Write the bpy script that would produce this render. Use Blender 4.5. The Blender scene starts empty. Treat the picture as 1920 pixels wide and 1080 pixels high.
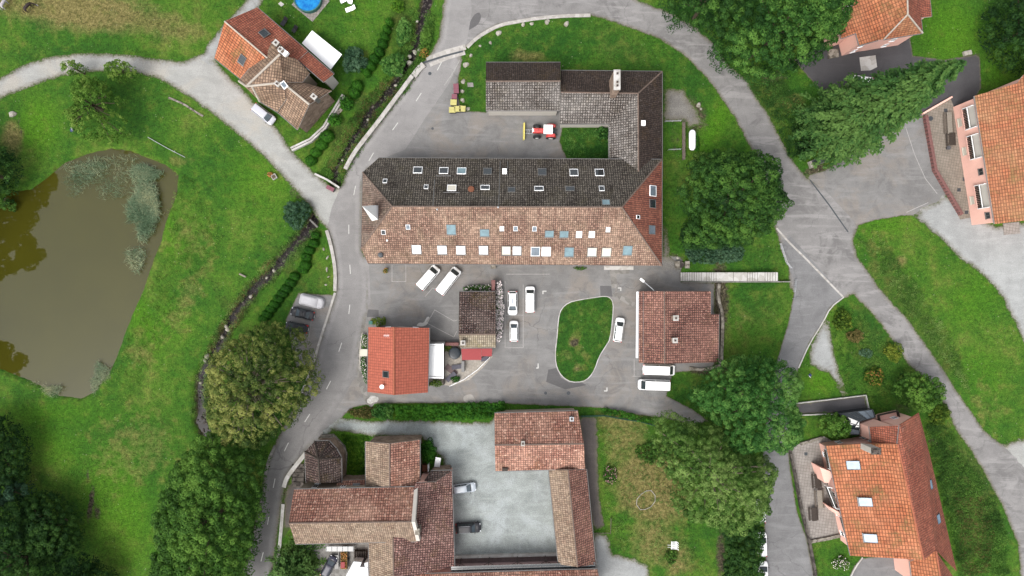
import bpy, math, random
import numpy as np
from mathutils import Vector, Matrix
from mathutils.geometry import delaunay_2d_cdt, tessellate_polygon
random.seed(7); rng = np.random.default_rng(7)
R = math.radians
sc = bpy.context.scene
# ---------------------------------------------------------------- camera, sky, sun, exposure
CAM_H = 128.0
cam_d = bpy.data.cameras.new('camera'); cam = bpy.data.objects.new('camera', cam_d); sc.collection.objects.link(cam)
cam.location = (0, 0, CAM_H); cam.rotation_euler = (0, 0, 0)
cam_d.sensor_width = 36; cam_d.lens = 24; cam_d.clip_start = 1; cam_d.clip_end = 6000
sc.camera = cam
SUN = Vector((-0.36, -0.46, 0.90)).normalized()
w = bpy.data.worlds.new('World'); sc.world = w; w.use_nodes = True
wn = w.node_tree; bg = wn.nodes['Background']
sky = wn.nodes.new('ShaderNodeTexSky'); sky.sky_type = 'NISHITA'; sky.sun_disc = False
sky.sun_elevation = math.asin(SUN.z); sky.sun_rotation = math.atan2(SUN.x, SUN.y)
sky.air_density = 1.0; sky.dust_density = 4.0; sky.ozone_density = 1.0
hs = wn.nodes.new('ShaderNodeHueSaturation'); hs.inputs['Saturation'].default_value = 0.25
wn.links.new(sky.outputs[0], hs.inputs['Color']); wn.links.new(hs.outputs[0], bg.inputs[0])
bg.inputs[1].default_value = 0.15
sd = bpy.data.lights.new('sun', 'SUN'); sd.energy = 0.85; sd.angle = R(32); sd.color = (1.0, 0.965, 0.92)
so = bpy.data.objects.new('sun', sd); sc.collection.objects.link(so)
so.rotation_euler = SUN.to_track_quat('Z', 'Y').to_euler(); so.location = SUN * 300
sc.view_settings.view_transform = 'Standard'; sc.view_settings.look = 'None'
sc.view_settings.exposure = 1.27; sc.view_settings.gamma = 1.0
sc.cycles.max_bounces = 5; sc.cycles.diffuse_bounces = 3; sc.cycles.transparent_max_bounces = 6
sc.cycles.use_denoising = True

# ---------------------------------------------------------------- helpers
COL = sc.collection
def P(px, py, z=0.0):
    k = 0.1 * (1 - z / CAM_H)
    return Vector(((px - 960) * k, (540 - py) * k, z))
def tag(o, label=None, cat=None, group=None, kind=None):
    if label: o['label'] = label
    if cat: o['category'] = cat
    if group: o['group'] = group
    if kind: o['kind'] = kind
    return o
def empty(name, loc, label, cat, group=None, rz=0):
    o = bpy.data.objects.new(name, None); COL.objects.link(o)
    o.location = loc; o.rotation_euler = (0, 0, rz); o.empty_display_size = .3
    return tag(o, label, cat, group)
def rootloc(o):
    l = Vector((0, 0, 0))
    while o is not None:
        l += o.location; o = o.parent
    return l
class MB:
    def __init__(s): s.v = []; s.f = []; s.m = []; s.uv = []; s.sm = []
    def add(s, vs, fs, mi=0, uvs=None, smooth=False):
        b = len(s.v); s.v += [Vector(v) for v in vs]
        for k, f in enumerate(fs):
            s.f.append([b + i for i in f]); s.m.append(mi); s.sm.append(smooth)
            s.uv.append(uvs[k] if uvs else None)
    def box(s, c, sx, sy, sz, mi=0, rz=0.0, taper=1.0):
        c = Vector(c); M = Matrix.Rotation(rz, 3, 'Z'); vs = []
        for z, t in ((-.5, 1), (.5, taper)):
            for x, y in ((-.5, -.5), (.5, -.5), (.5, .5), (-.5, .5)):
                vs.append(c + M @ Vector((x * sx * t, y * sy * t, 0)) + Vector((0, 0, z * sz)))
        s.add(vs, [(3, 2, 1, 0), (4, 5, 6, 7), (0, 1, 5, 4), (1, 2, 6, 5), (2, 3, 7, 6), (3, 0, 4, 7)], mi)
    def obox(s, c, ux, uy, uz, mi=0):      # half-extents as vectors
        c = Vector(c); vs = []
        for z in (-1, 1):
            for x, y in ((-1, -1), (1, -1), (1, 1), (-1, 1)):
                vs.append(c + ux * x + uy * y + uz * z)
        s.add(vs, [(3, 2, 1, 0), (4, 5, 6, 7), (0, 1, 5, 4), (1, 2, 6, 5), (2, 3, 7, 6), (3, 0, 4, 7)], mi)
    def prism(s, poly, z0, z1, mi=0, mtop=None):
        n = len(poly); z1f = z1 if callable(z1) else (lambda p: z1)
        vs = [Vector((p[0], p[1], z0)) for p in poly] + [Vector((p[0], p[1], z1f(p))) for p in poly]
        a = sum(poly[i][0] * poly[(i + 1) % n][1] - poly[(i + 1) % n][0] * poly[i][1] for i in range(n))
        idx = list(range(n)) if a > 0 else list(range(n))[::-1]
        s.add(vs, [[idx[i], idx[(i + 1) % n], idx[(i + 1) % n] + n, idx[i] + n] for i in range(n)] + [idx[::-1]], mi)
        s.add([vs[i + n] for i in idx], [list(range(n))], mi if mtop is None else mtop)
    def tube(s, pts, r, n=8, mi=0, caps=True, smooth=True):
        pts = [Vector(p) for p in pts]; rs = r if isinstance(r, (list, tuple)) else [r] * len(pts)
        rings = []; ref = None
        for i, p in enumerate(pts):
            d = (pts[min(i + 1, len(pts) - 1)] - pts[max(i - 1, 0)])
            d = d.normalized() if d.length > 1e-9 else Vector((0, 0, 1))
            a = d.orthogonal().normalized() if ref is None else (ref - d * ref.dot(d)).normalized()
            ref = a; b = d.cross(a)
            rings.append([p + (a * math.cos(2 * math.pi * k / n) + b * math.sin(2 * math.pi * k / n)) * rs[i] for k in range(n)])
        vs = [q for g in rings for q in g]; fs = []
        for i in range(len(pts) - 1):
            for k in range(n):
                fs.append((i * n + k, i * n + (k + 1) % n, (i + 1) * n + (k + 1) % n, (i + 1) * n + k))
        s.add(vs, fs, mi, smooth=smooth)
        if caps:
            s.add(rings[0][::-1], [list(range(n))], mi); s.add(rings[-1], [list(range(n))], mi)
    def lathe(s, c, prof, n=20, mi=0, smooth=True):
        c = Vector(c); vs = []; fs = []
        for r, z in prof:
            for k in range(n):
                a = 2 * math.pi * k / n; vs.append(c + Vector((r * math.cos(a), r * math.sin(a), z)))
        for i in range(len(prof) - 1):
            for k in range(n): fs.append((i * n + k, i * n + (k + 1) % n, (i + 1) * n + (k + 1) % n, (i + 1) * n + k))
        s.add(vs, fs, mi, smooth=smooth)
    def build(s, name, mats, parent=None, local=False, sharp=40):
        off = Vector((0, 0, 0)) if local or parent is None else rootloc(parent)
        me = bpy.data.meshes.new(name)
        me.from_pydata([v - off for v in s.v], [], s.f)
        for m in (mats if isinstance(mats, (list, tuple)) else [mats]): me.materials.append(m)
        me.polygons.foreach_set('material_index', s.m)
        me.polygons.foreach_set('use_smooth', s.sm)
        if any(u is not None for u in s.uv):
            ul = me.uv_layers.new(name='UVMap'); k = 0
            for f, u in zip(s.f, s.uv):
                for j in range(len(f)):
                    if u: ul.data[k].uv = u[j]
                    k += 1
        me.update()
        if any(s.sm): me.set_sharp_from_angle(angle=R(sharp))
        o = bpy.data.objects.new(name, me); COL.objects.link(o)
        if parent is not None: o.parent = parent
        return o
def copy_tree(o, parent=None):
    c = o.copy(); COL.objects.link(c); c.parent = parent
    for ch in list(o.children): copy_tree(ch, c)
    return c
# ---- numpy polygon tools
def inside_poly(X, Y, poly):
    poly = np.asarray(poly, float); ins = np.zeros(X.shape, bool); n = len(poly); j = n - 1
    for i in range(n):
        xi, yi = poly[i]; xj, yj = poly[j]
        if yi != yj:
            c = ((yi > Y) != (yj > Y)) & (X < (xj - xi) * (Y - yi) / (yj - yi) + xi); ins ^= c
        j = i
    return ins
def dist_line(X, Y, pts, closed=False):
    pts = np.asarray(pts, float); n = len(pts); d = np.full(X.shape, 1e9)
    for i in range(n if closed else n - 1):
        a = pts[i]; b = pts[(i + 1) % n]; ab = b - a; L = max(1e-9, ab @ ab)
        t = np.clip(((X - a[0]) * ab[0] + (Y - a[1]) * ab[1]) / L, 0, 1)
        d = np.minimum(d, np.hypot(X - a[0] - t * ab[0], Y - a[1] - t * ab[1]))
    return d
def sdf(X, Y, poly):                       # positive inside
    d = dist_line(X, Y, poly, True); return np.where(inside_poly(X, Y, poly), d, -d)
def px2m(poly): return [((x - 960) * .1, (540 - y) * .1) for x, y in poly]
def sstep(a, b, x): t = np.clip((x - a) / (b - a), 0, 1); return t * t * (3 - 2 * t)
def smooth_line(pts, k=2, closed=False):   # Chaikin
    for _ in range(k):
        q = []; n = len(pts)
        for i in range(n if closed else n - 1):
            a, b = pts[i], pts[(i + 1) % n]
            q += [(a[0] * .75 + b[0] * .25, a[1] * .75 + b[1] * .25), (a[0] * .25 + b[0] * .75, a[1] * .25 + b[1] * .75)]
        pts = q if closed else [pts[0]] + q + [pts[-1]]
    return pts

# ---------------------------------------------------------------- materials
class NT:
    def __init__(s, name, rough=.8, spec=.3):
        s.m = bpy.data.materials.new(name); s.m.use_nodes = True; s.t = s.m.node_tree; s.t.nodes.clear()
        s.out = s.t.nodes.new('ShaderNodeOutputMaterial'); s.b = s.t.nodes.new('ShaderNodeBsdfPrincipled')
        s.t.links.new(s.b.outputs[0], s.out.inputs[0]); s.b.inputs['Roughness'].default_value = rough
        s.b.inputs['Specular IOR Level'].default_value = spec
    def n(s, t, **kw):
        q = s.t.nodes.new('ShaderNode' + t)
        for k, v in kw.items(): setattr(q, k, v)
        return q
    def set(s, sock, v):
        if isinstance(v, bpy.types.NodeSocket): s.t.links.new(v, sock)
        elif v is not None:
            if hasattr(sock.default_value, '__len__') and not hasattr(v, '__len__'): sock.default_value = [v] * len(sock.default_value)
            elif hasattr(sock.default_value, '__len__') and len(sock.default_value) == 4 and len(v) == 3: sock.default_value = (*v, 1)
            else: sock.default_value = v
    def pos(s): return s.n('NewGeometry').outputs['Position']
    def uv(s): return s.n('UVMap').outputs[0]
    def attr(s, name): return s.n('Attribute', attribute_name=name).outputs['Fac']
    def map(s, v, scale=(1, 1, 1), rot=0):
        q = s.n('Mapping'); s.set(q.inputs[0], v); q.inputs['Scale'].default_value = scale; q.inputs['Rotation'].default_value = (0, 0, rot); return q.outputs[0]
    def noise(s, v, scale, detail=3, rough=.55, dist=0):
        q = s.n('TexNoise'); s.set(q.inputs['Vector'], v); q.inputs['Scale'].default_value = scale
        q.inputs['Detail'].default_value = detail; q.inputs['Roughness'].default_value = rough; q.inputs['Distortion'].default_value = dist
        return q.outputs['Fac']
    def vor(s, v, scale, feature='F1', out='Distance', rnd=1):
        q = s.n('TexVoronoi', feature=feature); s.set(q.inputs['Vector'], v); q.inputs['Scale'].default_value = scale
        q.inputs['Randomness'].default_value = rnd; return q.outputs[out]
    def rng(s, v, a, b, c=0., d=1.):
        q = s.n('MapRange'); q.clamp = True; s.set(q.inputs[0], v)
        for i, x in enumerate((a, b, c, d)): q.inputs[i + 1].default_value = x
        return q.outputs[0]
    def math(s, op, a, b=None, c=None):
        q = s.n('Math', operation=op); s.set(q.inputs[0], a)
        if b is not None: s.set(q.inputs[1], b)
        if c is not None: s.set(q.inputs[2], c)
        return q.outputs[0]
    def mix(s, f, a, b, mode='MIX'):
        q = s.n('Mix', data_type='RGBA', blend_type=mode); s.set(q.inputs[0], f); s.set(q.inputs[6], a); s.set(q.inputs[7], b); return q.outputs[2]
    def ramp(s, f, stops):
        q = s.n('ValToRGB'); s.set(q.inputs[0], f); e = q.color_ramp.elements
        while len(e) < len(stops): e.new(.5)
        for i, (p, c) in enumerate(stops): e[i].position = p; e[i].color = (*c, 1)
        return q.outputs[0]
    def bump(s, h, strength=.5, dist=.05):
        q = s.n('Bump'); s.set(q.inputs['Height'], h); q.inputs['Strength'].default_value = strength; q.inputs['Distance'].default_value = dist
        s.t.links.new(q.outputs[0], s.b.inputs['Normal'])
    def col(s, c): s.set(s.b.inputs['Base Color'], c); return s.m
def plain(name, c, rough=.6, var=.12, metal=0., spec=.3, scale=3., coat=0.):
    t = NT(name, rough, spec); p = t.n('TexCoord').outputs['Object']
    f = t.noise(p, scale, 4); dark = tuple(x * (1 - var) for x in c); lite = tuple(min(1, x * (1 + var)) for x in c)
    t.col(t.ramp(f, [(.3, dark), (.7, lite)])); t.b.inputs['Metallic'].default_value = metal; t.b.inputs['Coat Weight'].default_value = coat
    t.b.inputs['Coat Roughness'].default_value = .08
    return t.m
def lin(r, g, b, k=1.0):
    return tuple(((c / 255 / 12.92) if c / 255 <= .04045 else ((c / 255 + .055) / 1.055) ** 2.4) * k for c in (r, g, b))
GAIN = 0.42                                 # sunlit picture value -> surface colour
def A(r, g, b, k=1.0): return lin(r, g, b, GAIN * k)

def grass_mat(name, mow=1.0):
    t = NT(name, .9, .15); p = t.pos()
    big = t.noise(p, .07, 4, .6); med = t.noise(p, .45, 4, .6); fine = t.noise(p, 1.5, 7, .82); vfine = t.noise(p, 4.5, 4, .75)
    c = t.ramp(t.math('ADD', t.math('MULTIPLY', big, .62), t.math('MULTIPLY', med, .38)),
               [(.36, A(52, 102, 30)), (.46, A(70, 118, 32)), (.54, A(88, 129, 38)), (.64, A(116, 139, 56))])
    deep = t.attr('deep'); dry = t.attr('dry'); rough = t.attr('rough'); mud = t.attr('mud'); bright = t.attr('bright')
    c = t.mix(t.math('MULTIPLY', bright, .75), c, A(92, 146, 24))
    c = t.mix(t.math('MULTIPLY', deep, t.rng(med, .35, .65, 1, .55)), c, A(40, 90, 28))
    d1 = t.rng(t.math('ADD', dry, t.math('MULTIPLY', t.math('SUBTRACT', med, .5), 1.5)), .25, .95)
    c = t.mix(d1, c, t.ramp(fine, [(.35, A(114, 110, 54)), (.65, A(160, 147, 96))]))
    r1 = t.rng(t.math('ADD', rough, t.math('MULTIPLY', t.math('SUBTRACT', med, .5), 1.2)), .3, .9)
    c = t.mix(r1, c, t.ramp(fine, [(.35, A(48, 80, 24)), (.52, A(76, 98, 38)), (.68, A(112, 110, 62))]))
    c = t.mix(t.rng(med, .55, .74, 0, .45), c, A(118, 128, 52))
    c = t.mix(t.rng(t.noise(p, .22, 5, .7), .56, .68, 0, .5), c, A(56, 96, 28))
    m1 = t.rng(t.math('ADD', mud, t.math('MULTIPLY', t.math('SUBTRACT', t.noise(p, 1.1, 4), .5), 1.2)), .35, .8)
    c = t.mix(m1, c, t.ramp(t.noise(p, 2.5, 4, .65), [(.35, A(58, 54, 42)), (.5, A(88, 82, 62)), (.66, A(124, 116, 92))]))
    k = t.math('ADD', t.math('MULTIPLY', t.rng(fine, .38, .62, .40, 1.56), .58), t.math('MULTIPLY', t.rng(vfine, .36, .64, .2, 1.8), .42))
    q = t.n('HueSaturation'); t.set(q.inputs['Color'], c); t.set(q.inputs['Value'], k); c = q.outputs[0]
    fl = t.math('MULTIPLY', t.math('LESS_THAN', t.vor(p, 1.1), .1), t.rng(t.noise(p, .3, 2), .52, .6))
    c = t.mix(t.math('MULTIPLY', fl, .55), c, A(205, 205, 170))
    t.bump(t.math('ADD', t.math('MULTIPLY', fine, .6), vfine), .7, .16)
    return t.col(c)
def paved_mat(name, base, var, gravel=False, stain=.5, cracks=True, warm=None, edge_w=.55, tracks=False, speck=.25, wet=None, ygrad=False, streak_rot=.5):
    t = NT(name, .85, .25); p = t.pos(); e = t.attr('edge')
    big = t.noise(p, .09, 5, .62, .4); med = t.noise(p, .5, 5, .6); fine = t.noise(p, 6 if gravel else 9, 3, .7)
    lo = tuple(x * (1 - var) for x in base); hi = tuple(x * (1 + var) for x in base)
    c = t.ramp(t.math('ADD', t.math('MULTIPLY', big, .55), t.math('MULTIPLY', med, .45)), [(.38, lo), (.5, base), (.62, hi)])
    if warm: c = t.mix(t.rng(t.noise(p, .13, 5, .65, .8), .49, .62, 0, .75), c, warm)
    c = t.mix(t.rng(t.noise(p, .21, 6, .7, 1.2), .51, .63, 0, stain), c, tuple(x * .66 for x in base))
    c = t.mix(t.rng(t.noise(t.map(p, (.13, .9, 1), streak_rot), 1, 5, .65, .6), .52, .64, 0, min(1, stain * .8)), c, tuple(min(.6, x * 1.42) for x in base))
    if tracks:
        tr = t.math('MULTIPLY', t.rng(t.math('ABSOLUTE', t.math('SUBTRACT', e, 1.15)), .1, .5, 1, 0), t.rng(med, .3, .6, .2, .8))
        c = t.mix(t.math('MULTIPLY', tr, .5), c, tuple(min(.6, x * 1.4) for x in base))
    if cracks:
        dv = t.n('TexNoise'); t.set(dv.inputs['Vector'], p); dv.inputs['Scale'].default_value = .35; dv.inputs['Detail'].default_value = 5
        da = t.n('VectorMath', operation='MULTIPLY_ADD'); t.set(da.inputs[0], dv.outputs['Color']); da.inputs[1].default_value = (4, 4, 0); t.set(da.inputs[2], p)
        ck = t.rng(t.vor(da.outputs[0], .085, 'DISTANCE_TO_EDGE'), .002, .007, 1, 0)
        ck = t.math('MULTIPLY', ck, t.rng(t.noise(p, .07, 2), .48, .6))
        c = t.mix(t.math('MULTIPLY', ck, .45), c, tuple(x * .4 for x in base))
    q = t.n('HueSaturation'); t.set(q.inputs['Color'], c); t.set(q.inputs['Value'], t.rng(fine, .25, .75, 1 - speck, 1 + speck)); c = q.outputs[0]
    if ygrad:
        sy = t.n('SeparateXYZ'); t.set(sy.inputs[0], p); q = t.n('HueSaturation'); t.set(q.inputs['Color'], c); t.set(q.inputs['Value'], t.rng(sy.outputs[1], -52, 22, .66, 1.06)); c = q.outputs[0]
    # ragged weedy edge where it meets grass
    en = t.math('ADD', e, t.math('MULTIPLY', t.math('SUBTRACT', t.noise(p, 1.6, 4, .7), .5), edge_w * 2.4))
    dirt = t.rng(en, edge_w * .3, edge_w * 1.5, .75, 0)
    c = t.mix(dirt, c, t.ramp(med, [(.35, A(108, 102, 84)), (.65, A(146, 138, 116))]))
    gr = t.rng(t.math('ADD', e, t.math('MULTIPLY', t.math('SUBTRACT', t.noise(p, 2.6, 4, .75), .5), edge_w * 3.)), edge_w * .1, edge_w * .55, 1, 0)
    c = t.mix(gr, c, t.ramp(fine, [(.35, A(62, 92, 30)), (.65, A(98, 116, 52))]))
    t.bump(fine, .35 if not gravel else .6, .05)
    return t.col(c)
def roof_mat(name, c1, c2, mortar, light, tu=.36, tv=.40, lightamt=.6, moss=None, mossamt=.0, streak=.6, dark=None, darkamt=.3, ms=.05, speck=None, offset=0.0, vr=.26, dspeck=None, ss=3.2):
    t = NT(name, .85, .2); u = t.uv()
    wob = t.n('VectorMath', operation='ADD'); t.set(wob.inputs[0], u)
    nz = t.n('TexNoise'); t.set(nz.inputs['Vector'], u); nz.inputs['Scale'].default_value = .8
    sc_ = t.n('VectorMath', operation='SCALE'); t.set(sc_.inputs[0], nz.outputs['Color']); sc_.inputs[3].default_value = .12
    t.set(wob.inputs[1], sc_.outputs[0]); uu = wob.outputs[0]
    br = t.n('TexBrick'); br.offset = offset; br.squash = 1; t.set(br.inputs['Vector'], uu)
    br.inputs['Scale'].default_value = 1; br.inputs['Brick Width'].default_value = tu; br.inputs['Row Height'].default_value = tv
    br.inputs['Mortar Size'].default_value = ms; br.inputs['Mortar Smooth'].default_value = .6; br.inputs['Bias'].default_value = 0
    t.set(br.inputs['Color1'], c1); t.set(br.inputs['Color2'], c2); t.set(br.inputs['Mortar'], mortar); c = br.outputs['Color']
    big = t.noise(u, .16, 5, .6, .5); st = t.noise(t.map(u, (.55, .09, 1)), 1.0, 5, .65, .3); fine = t.noise(u, 2.4, 4, .7)
    c = t.mix(t.rng(t.math('ADD', t.math('MULTIPLY', big, 1 - streak), t.math('MULTIPLY', st, streak)), .42, .66, 0, lightamt), c, light)
    if dark: c = t.mix(t.rng(t.math('ADD', t.math('MULTIPLY', t.noise(u, .23, 5, .65, .7), .6), t.math('MULTIPLY', st, .4)), .5, .66, 0, darkamt), c, dark)
    c = t.mix(t.math('MULTIPLY', br.outputs['Fac'], .55), c, mortar)
    if moss: c = t.mix(t.math('MULTIPLY', t.rng(t.noise(u, .3, 6, .7, .6), .52, .64), t.rng(fine, .35, .6, 0, mossamt)), c, moss)
    if speck: c = t.mix(t.rng(t.noise(u, ss, 3, .8), .58, .65, 0, .8), c, speck)
    if dspeck: c = t.mix(t.rng(t.noise(t.map(u, (1, 1.5, 1)), 1.9, 4, .75), .55, .61, 0, .6), c, dspeck)
    wn_ = t.n('TexWhiteNoise', noise_dimensions='2D')
    fl = t.n('VectorMath', operation='SNAP'); t.set(fl.inputs[0], uu); fl.inputs[1].default_value = (tu, tv, 1); t.set(wn_.inputs['Vector'], fl.outputs[0])
    q = t.n('HueSaturation'); t.set(q.inputs['Color'], c)
    t.set(q.inputs['Value'], t.math('MULTIPLY', t.rng(wn_.outputs['Value'], 0, 1, 1 - vr, 1 + vr), t.rng(fine, .3, .7, .82, 1.18))); c = q.outputs[0]
    t.bump(t.math('SUBTRACT', 1, br.outputs['Fac']), .8, .05)
    return t.col(c)
LEAF_K = 2.1
def leaf_mat(name, dark, mid, light, trans=.42, k=1.0):
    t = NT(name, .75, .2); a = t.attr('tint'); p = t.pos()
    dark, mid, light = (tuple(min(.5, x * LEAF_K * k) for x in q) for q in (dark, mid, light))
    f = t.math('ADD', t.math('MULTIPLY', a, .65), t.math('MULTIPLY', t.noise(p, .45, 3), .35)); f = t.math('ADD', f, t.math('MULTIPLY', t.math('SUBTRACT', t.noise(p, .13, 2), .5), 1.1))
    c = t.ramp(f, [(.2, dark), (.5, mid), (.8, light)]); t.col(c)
    tr = t.n('BsdfTranslucent'); t.set(tr.inputs[0], c); mx = t.n('MixShader'); mx.inputs[0].default_value = trans
    t.t.links.new(t.b.outputs[0], mx.inputs[1]); t.t.links.new(tr.outputs[0], mx.inputs[2]); t.t.links.new(mx.outputs[0], t.out.inputs[0])
    return t.m
def stone_mat(name, lo, hi, scale=2.5):
    t = NT(name, .9, .2); p = t.pos(); v = t.vor(p, scale, 'F1', 'Color'); s = t.n('SeparateColor'); t.set(s.inputs[0], v)
    f = t.math('ADD', t.math('MULTIPLY', s.outputs[0], .5), t.math('MULTIPLY', t.noise(p, 5, 4), .5))
    t.bump(t.noise(p, 7, 4), .6, .05)
    return t.col(t.ramp(f, [(.25, lo), (.75, hi)]))
def slab_mat(name, c1, c2, joint, w_, h_, rot=0, off=.5, joint_w=.025):
    t = NT(name, .85, .2); p = t.pos(); br = t.n('TexBrick'); br.offset = off; t.set(br.inputs['Vector'], t.map(p, (1, 1, 1), rot))
    br.inputs['Scale'].default_value = 1; br.inputs['Brick Width'].default_value = w_; br.inputs['Row Height'].default_value = h_
    br.inputs['Mortar Size'].default_value = joint_w; t.set(br.inputs['Color1'], c1); t.set(br.inputs['Color2'], c2); t.set(br.inputs['Mortar'], joint)
    c = t.mix(t.rng(t.noise(p, .4, 5, .65), .45, .7, 0, .5), br.outputs['Color'], tuple(x * .6 for x in c1))
    q = t.n('HueSaturation'); t.set(q.inputs['Color'], c); t.set(q.inputs['Value'], t.rng(t.noise(p, 6, 3), .3, .7, .85, 1.15))
    return t.col(q.outputs[0])
def render_mat(name, c, stain=.25):          # rendered wall
    t = NT(name, .9, .15); p = t.pos()
    f = t.noise(t.map(p, (1, 1, .25)), .8, 5, .65)
    q = t.mix(t.rng(f, .45, .75, 0, stain), c, tuple(x * .6 for x in c))
    z = t.n('HueSaturation'); t.set(z.inputs['Color'], q); t.set(z.inputs['Value'], t.rng(t.noise(p, 9, 3), .3, .7, .92, 1.08))
    return t.col(z.outputs[0])
def glass_mat(name, c, rough=.06, spec=.6):
    t = NT(name, rough, spec); p = t.pos(); return t.col(t.mix(t.rng(t.noise(p, 1.3, 3), .35, .65), c, tuple(x * 1.35 for x in c)))

M = {}
M['grass'] = grass_mat('grass_ground')
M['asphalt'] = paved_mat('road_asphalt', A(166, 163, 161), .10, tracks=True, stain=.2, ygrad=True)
M['asphalt_yard'] = paved_mat('yard_asphalt', A(154, 152, 150), .15, warm=A(166, 157, 148), stain=.5, edge_w=.25)
M['asphalt_old'] = paved_mat('old_asphalt', A(160, 157, 155), .16, stain=.8, edge_w=.5, streak_rot=.95)
M['asphalt_dark'] = paved_mat('dark_asphalt', A(96, 94, 96), .10, stain=.2, edge_w=.25)
M['asphalt_mid'] = paved_mat('lane_asphalt', A(150, 149, 149), .13, stain=.45, streak_rot=1.2, edge_w=.25)
M['patch'] = paved_mat('asphalt_patch', A(118, 116, 116), .1, stain=.2, edge_w=.02, cracks=False)
M['patch_lite'] = paved_mat('pale_patch', A(196, 190, 182), .1, stain=.2, edge_w=.02, cracks=False)
M['gravel'] = paved_mat('pale_gravel', A(190, 192, 190), .13, gravel=True, stain=.3, cracks=False, edge_w=.7)
M['gravel_blue'] = paved_mat('bluish_gravel', A(178, 185, 182), .22, gravel=True, stain=.45, cracks=False, edge_w=.6, speck=.4, warm=A(206, 214, 214))
M['gravel_warm'] = paved_mat('track_gravel', A(194, 194, 189), .1, gravel=True, stain=.25, cracks=False, edge_w=.75, warm=A(206, 200, 188))
M['gravel_rough'] = paved_mat('coarse_gravel', A(150, 146, 140), .2, gravel=True, stain=.4, cracks=False, edge_w=.9, speck=.5)
M['dirt_path'] = paved_mat('dark_dirt_path', A(118, 110, 106), .12, gravel=True, stain=.3, cracks=False, edge_w=.5)
M['paint_white'] = plain('road_paint', A(232, 230, 224), .8, .12)
M['paint_faint'] = plain('worn_road_paint', A(200, 197, 192), .8, .2)
M['concrete'] = stone_mat('concrete', A(186, 182, 174, 1.3), A(218, 215, 210, 1.3), 1.2)
M['concrete_grey'] = stone_mat('grey_concrete', A(140, 136, 130), A(182, 178, 172), 1.4)
M['kerbstone'] = stone_mat('pale_kerbstone', A(196, 190, 182), A(230, 225, 218), 1.6)
M['stone'] = stone_mat('field_stone', A(118, 110, 98), A(190, 182, 168), 2.2)
M['stone_dark'] = stone_mat('wet_stone', A(66, 60, 56), A(128, 120, 112), 1.8)
M['boulder'] = stone_mat('boulder_stone', A(170, 164, 148), A(214, 208, 194), 1.2)
M['slabs'] = slab_mat('terrace_slabs', A(196, 188, 180), A(178, 170, 162), A(128, 122, 116), .55, .55, R(8), 0)
M['slabs2'] = slab_mat('upper_terrace_slabs', A(182, 170, 156), A(166, 154, 140), A(132, 122, 110), .5, .5, R(10), 0)
M['pink_pave'] = slab_mat('pink_paving', A(158, 138, 136), A(146, 126, 124), A(128, 110, 108), .8, .8, 0, .5)
M['pink_brick'] = slab_mat('pink_brickwork', A(178, 128, 122), A(160, 108, 104), A(120, 90, 86), .3, .12, R(70), .5, .02)
M['garden_pave'] = slab_mat('white_garden_paving', A(214, 206, 194), A(198, 188, 174), A(170, 160, 148), .6, .6, R(20), .5)
M['white_wall'] = render_mat('white_render', A(222, 216, 206, 1.3))
M['cream_wall'] = render_mat('cream_render', A(208, 192, 172))
M['pink_wall'] = render_mat('pink_render', A(244, 194, 178, 1.75), .15)
M['stone_wall'] = stone_mat('rubble_masonry', A(150, 128, 112), A(204, 178, 158), 1.6)
M['verge'] = plain('verge_board', A(226, 220, 212, 1.3), .7)
M['verge_dark'] = plain('dark_fascia', A(96, 84, 76), .7)
M['zinc'] = plain('zinc_sheet', A(150, 148, 146), .5, .1, .3)
M['white_zinc'] = plain('white_zinc', (.74, .74, .73), .5, .08)
M['white_pl'] = plain('white_plastic', (.78, .78, .78), .45, .03)
M['black_pl'] = plain('black_plastic', (.02, .02, .024), .5, .2)
M['timber'] = plain('weathered_timber', A(128, 116, 104), .8, .3, scale=6)
M['timber_dark'] = plain('dark_timber', A(80, 70, 62), .8, .3, scale=6)
M['timber_lite'] = plain('pale_timber', A(176, 166, 152), .8, .2, scale=6)
M['bark'] = plain('bark', A(112, 98, 80), .9, .3, scale=4)
M['bark_pale'] = plain('pale_bark', A(176, 164, 140), .9, .2, scale=4)
M['steel'] = plain('galvanised_steel', (.30, .31, .32), .45, .08, .3)
M['steel_dark'] = plain('dark_steel', (.05, .055, .06), .45, .1, .3)
M['rubber'] = plain('tyre_rubber', (.018, .018, .019), .8, .2)
M['rim'] = plain('wheel_rim', (.45, .45, .46), .35, .05, .6)
M['glass_dark'] = glass_mat('dark_glass', (.012, .016, .018))
M['glass_roof'] = glass_mat('pale_sky_glass', A(150, 172, 196), .1, .4); M['glass_blue'] = glass_mat('sky_glass', A(128, 158, 166))  # bluish base colours hold the reflected sky
M['glass_grey'] = glass_mat('grey_glass', A(128, 140, 150))
M['blind'] = plain('white_blind', (.70, .70, .69), .4, .03)
M['blind_cream'] = plain('cream_blind', A(228, 222, 206, 1.35), .5, .03)
M['auto_glass'] = glass_mat('car_glass', (.02, .028, .03), .05)
M['auto_glass2'] = glass_mat('car_glass_pale', A(92, 104, 112), .08)
M['lamp_glass'] = plain('headlamp_glass', (.6, .62, .64), .15, .03)
M['red_lamp'] = plain('tail_lamp', (.35, .012, .01), .2, .05)
M['dark_trim'] = plain('dark_trim', (.02, .02, .02), .6, .1)
def paint(name, c, rough=.25): d = max(c) < .1; return plain(name, c, .35 if d else rough, .02, 0, .25 if d else .5, 1., .08 if d else .5)
M['car_white'] = paint('white_paint', (.72, .72, .71)); M['car_silver'] = paint('silver_paint', (.36, .36, .40)); M['car_black'] = paint('black_paint', (.012, .012, .015), .15)
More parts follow.
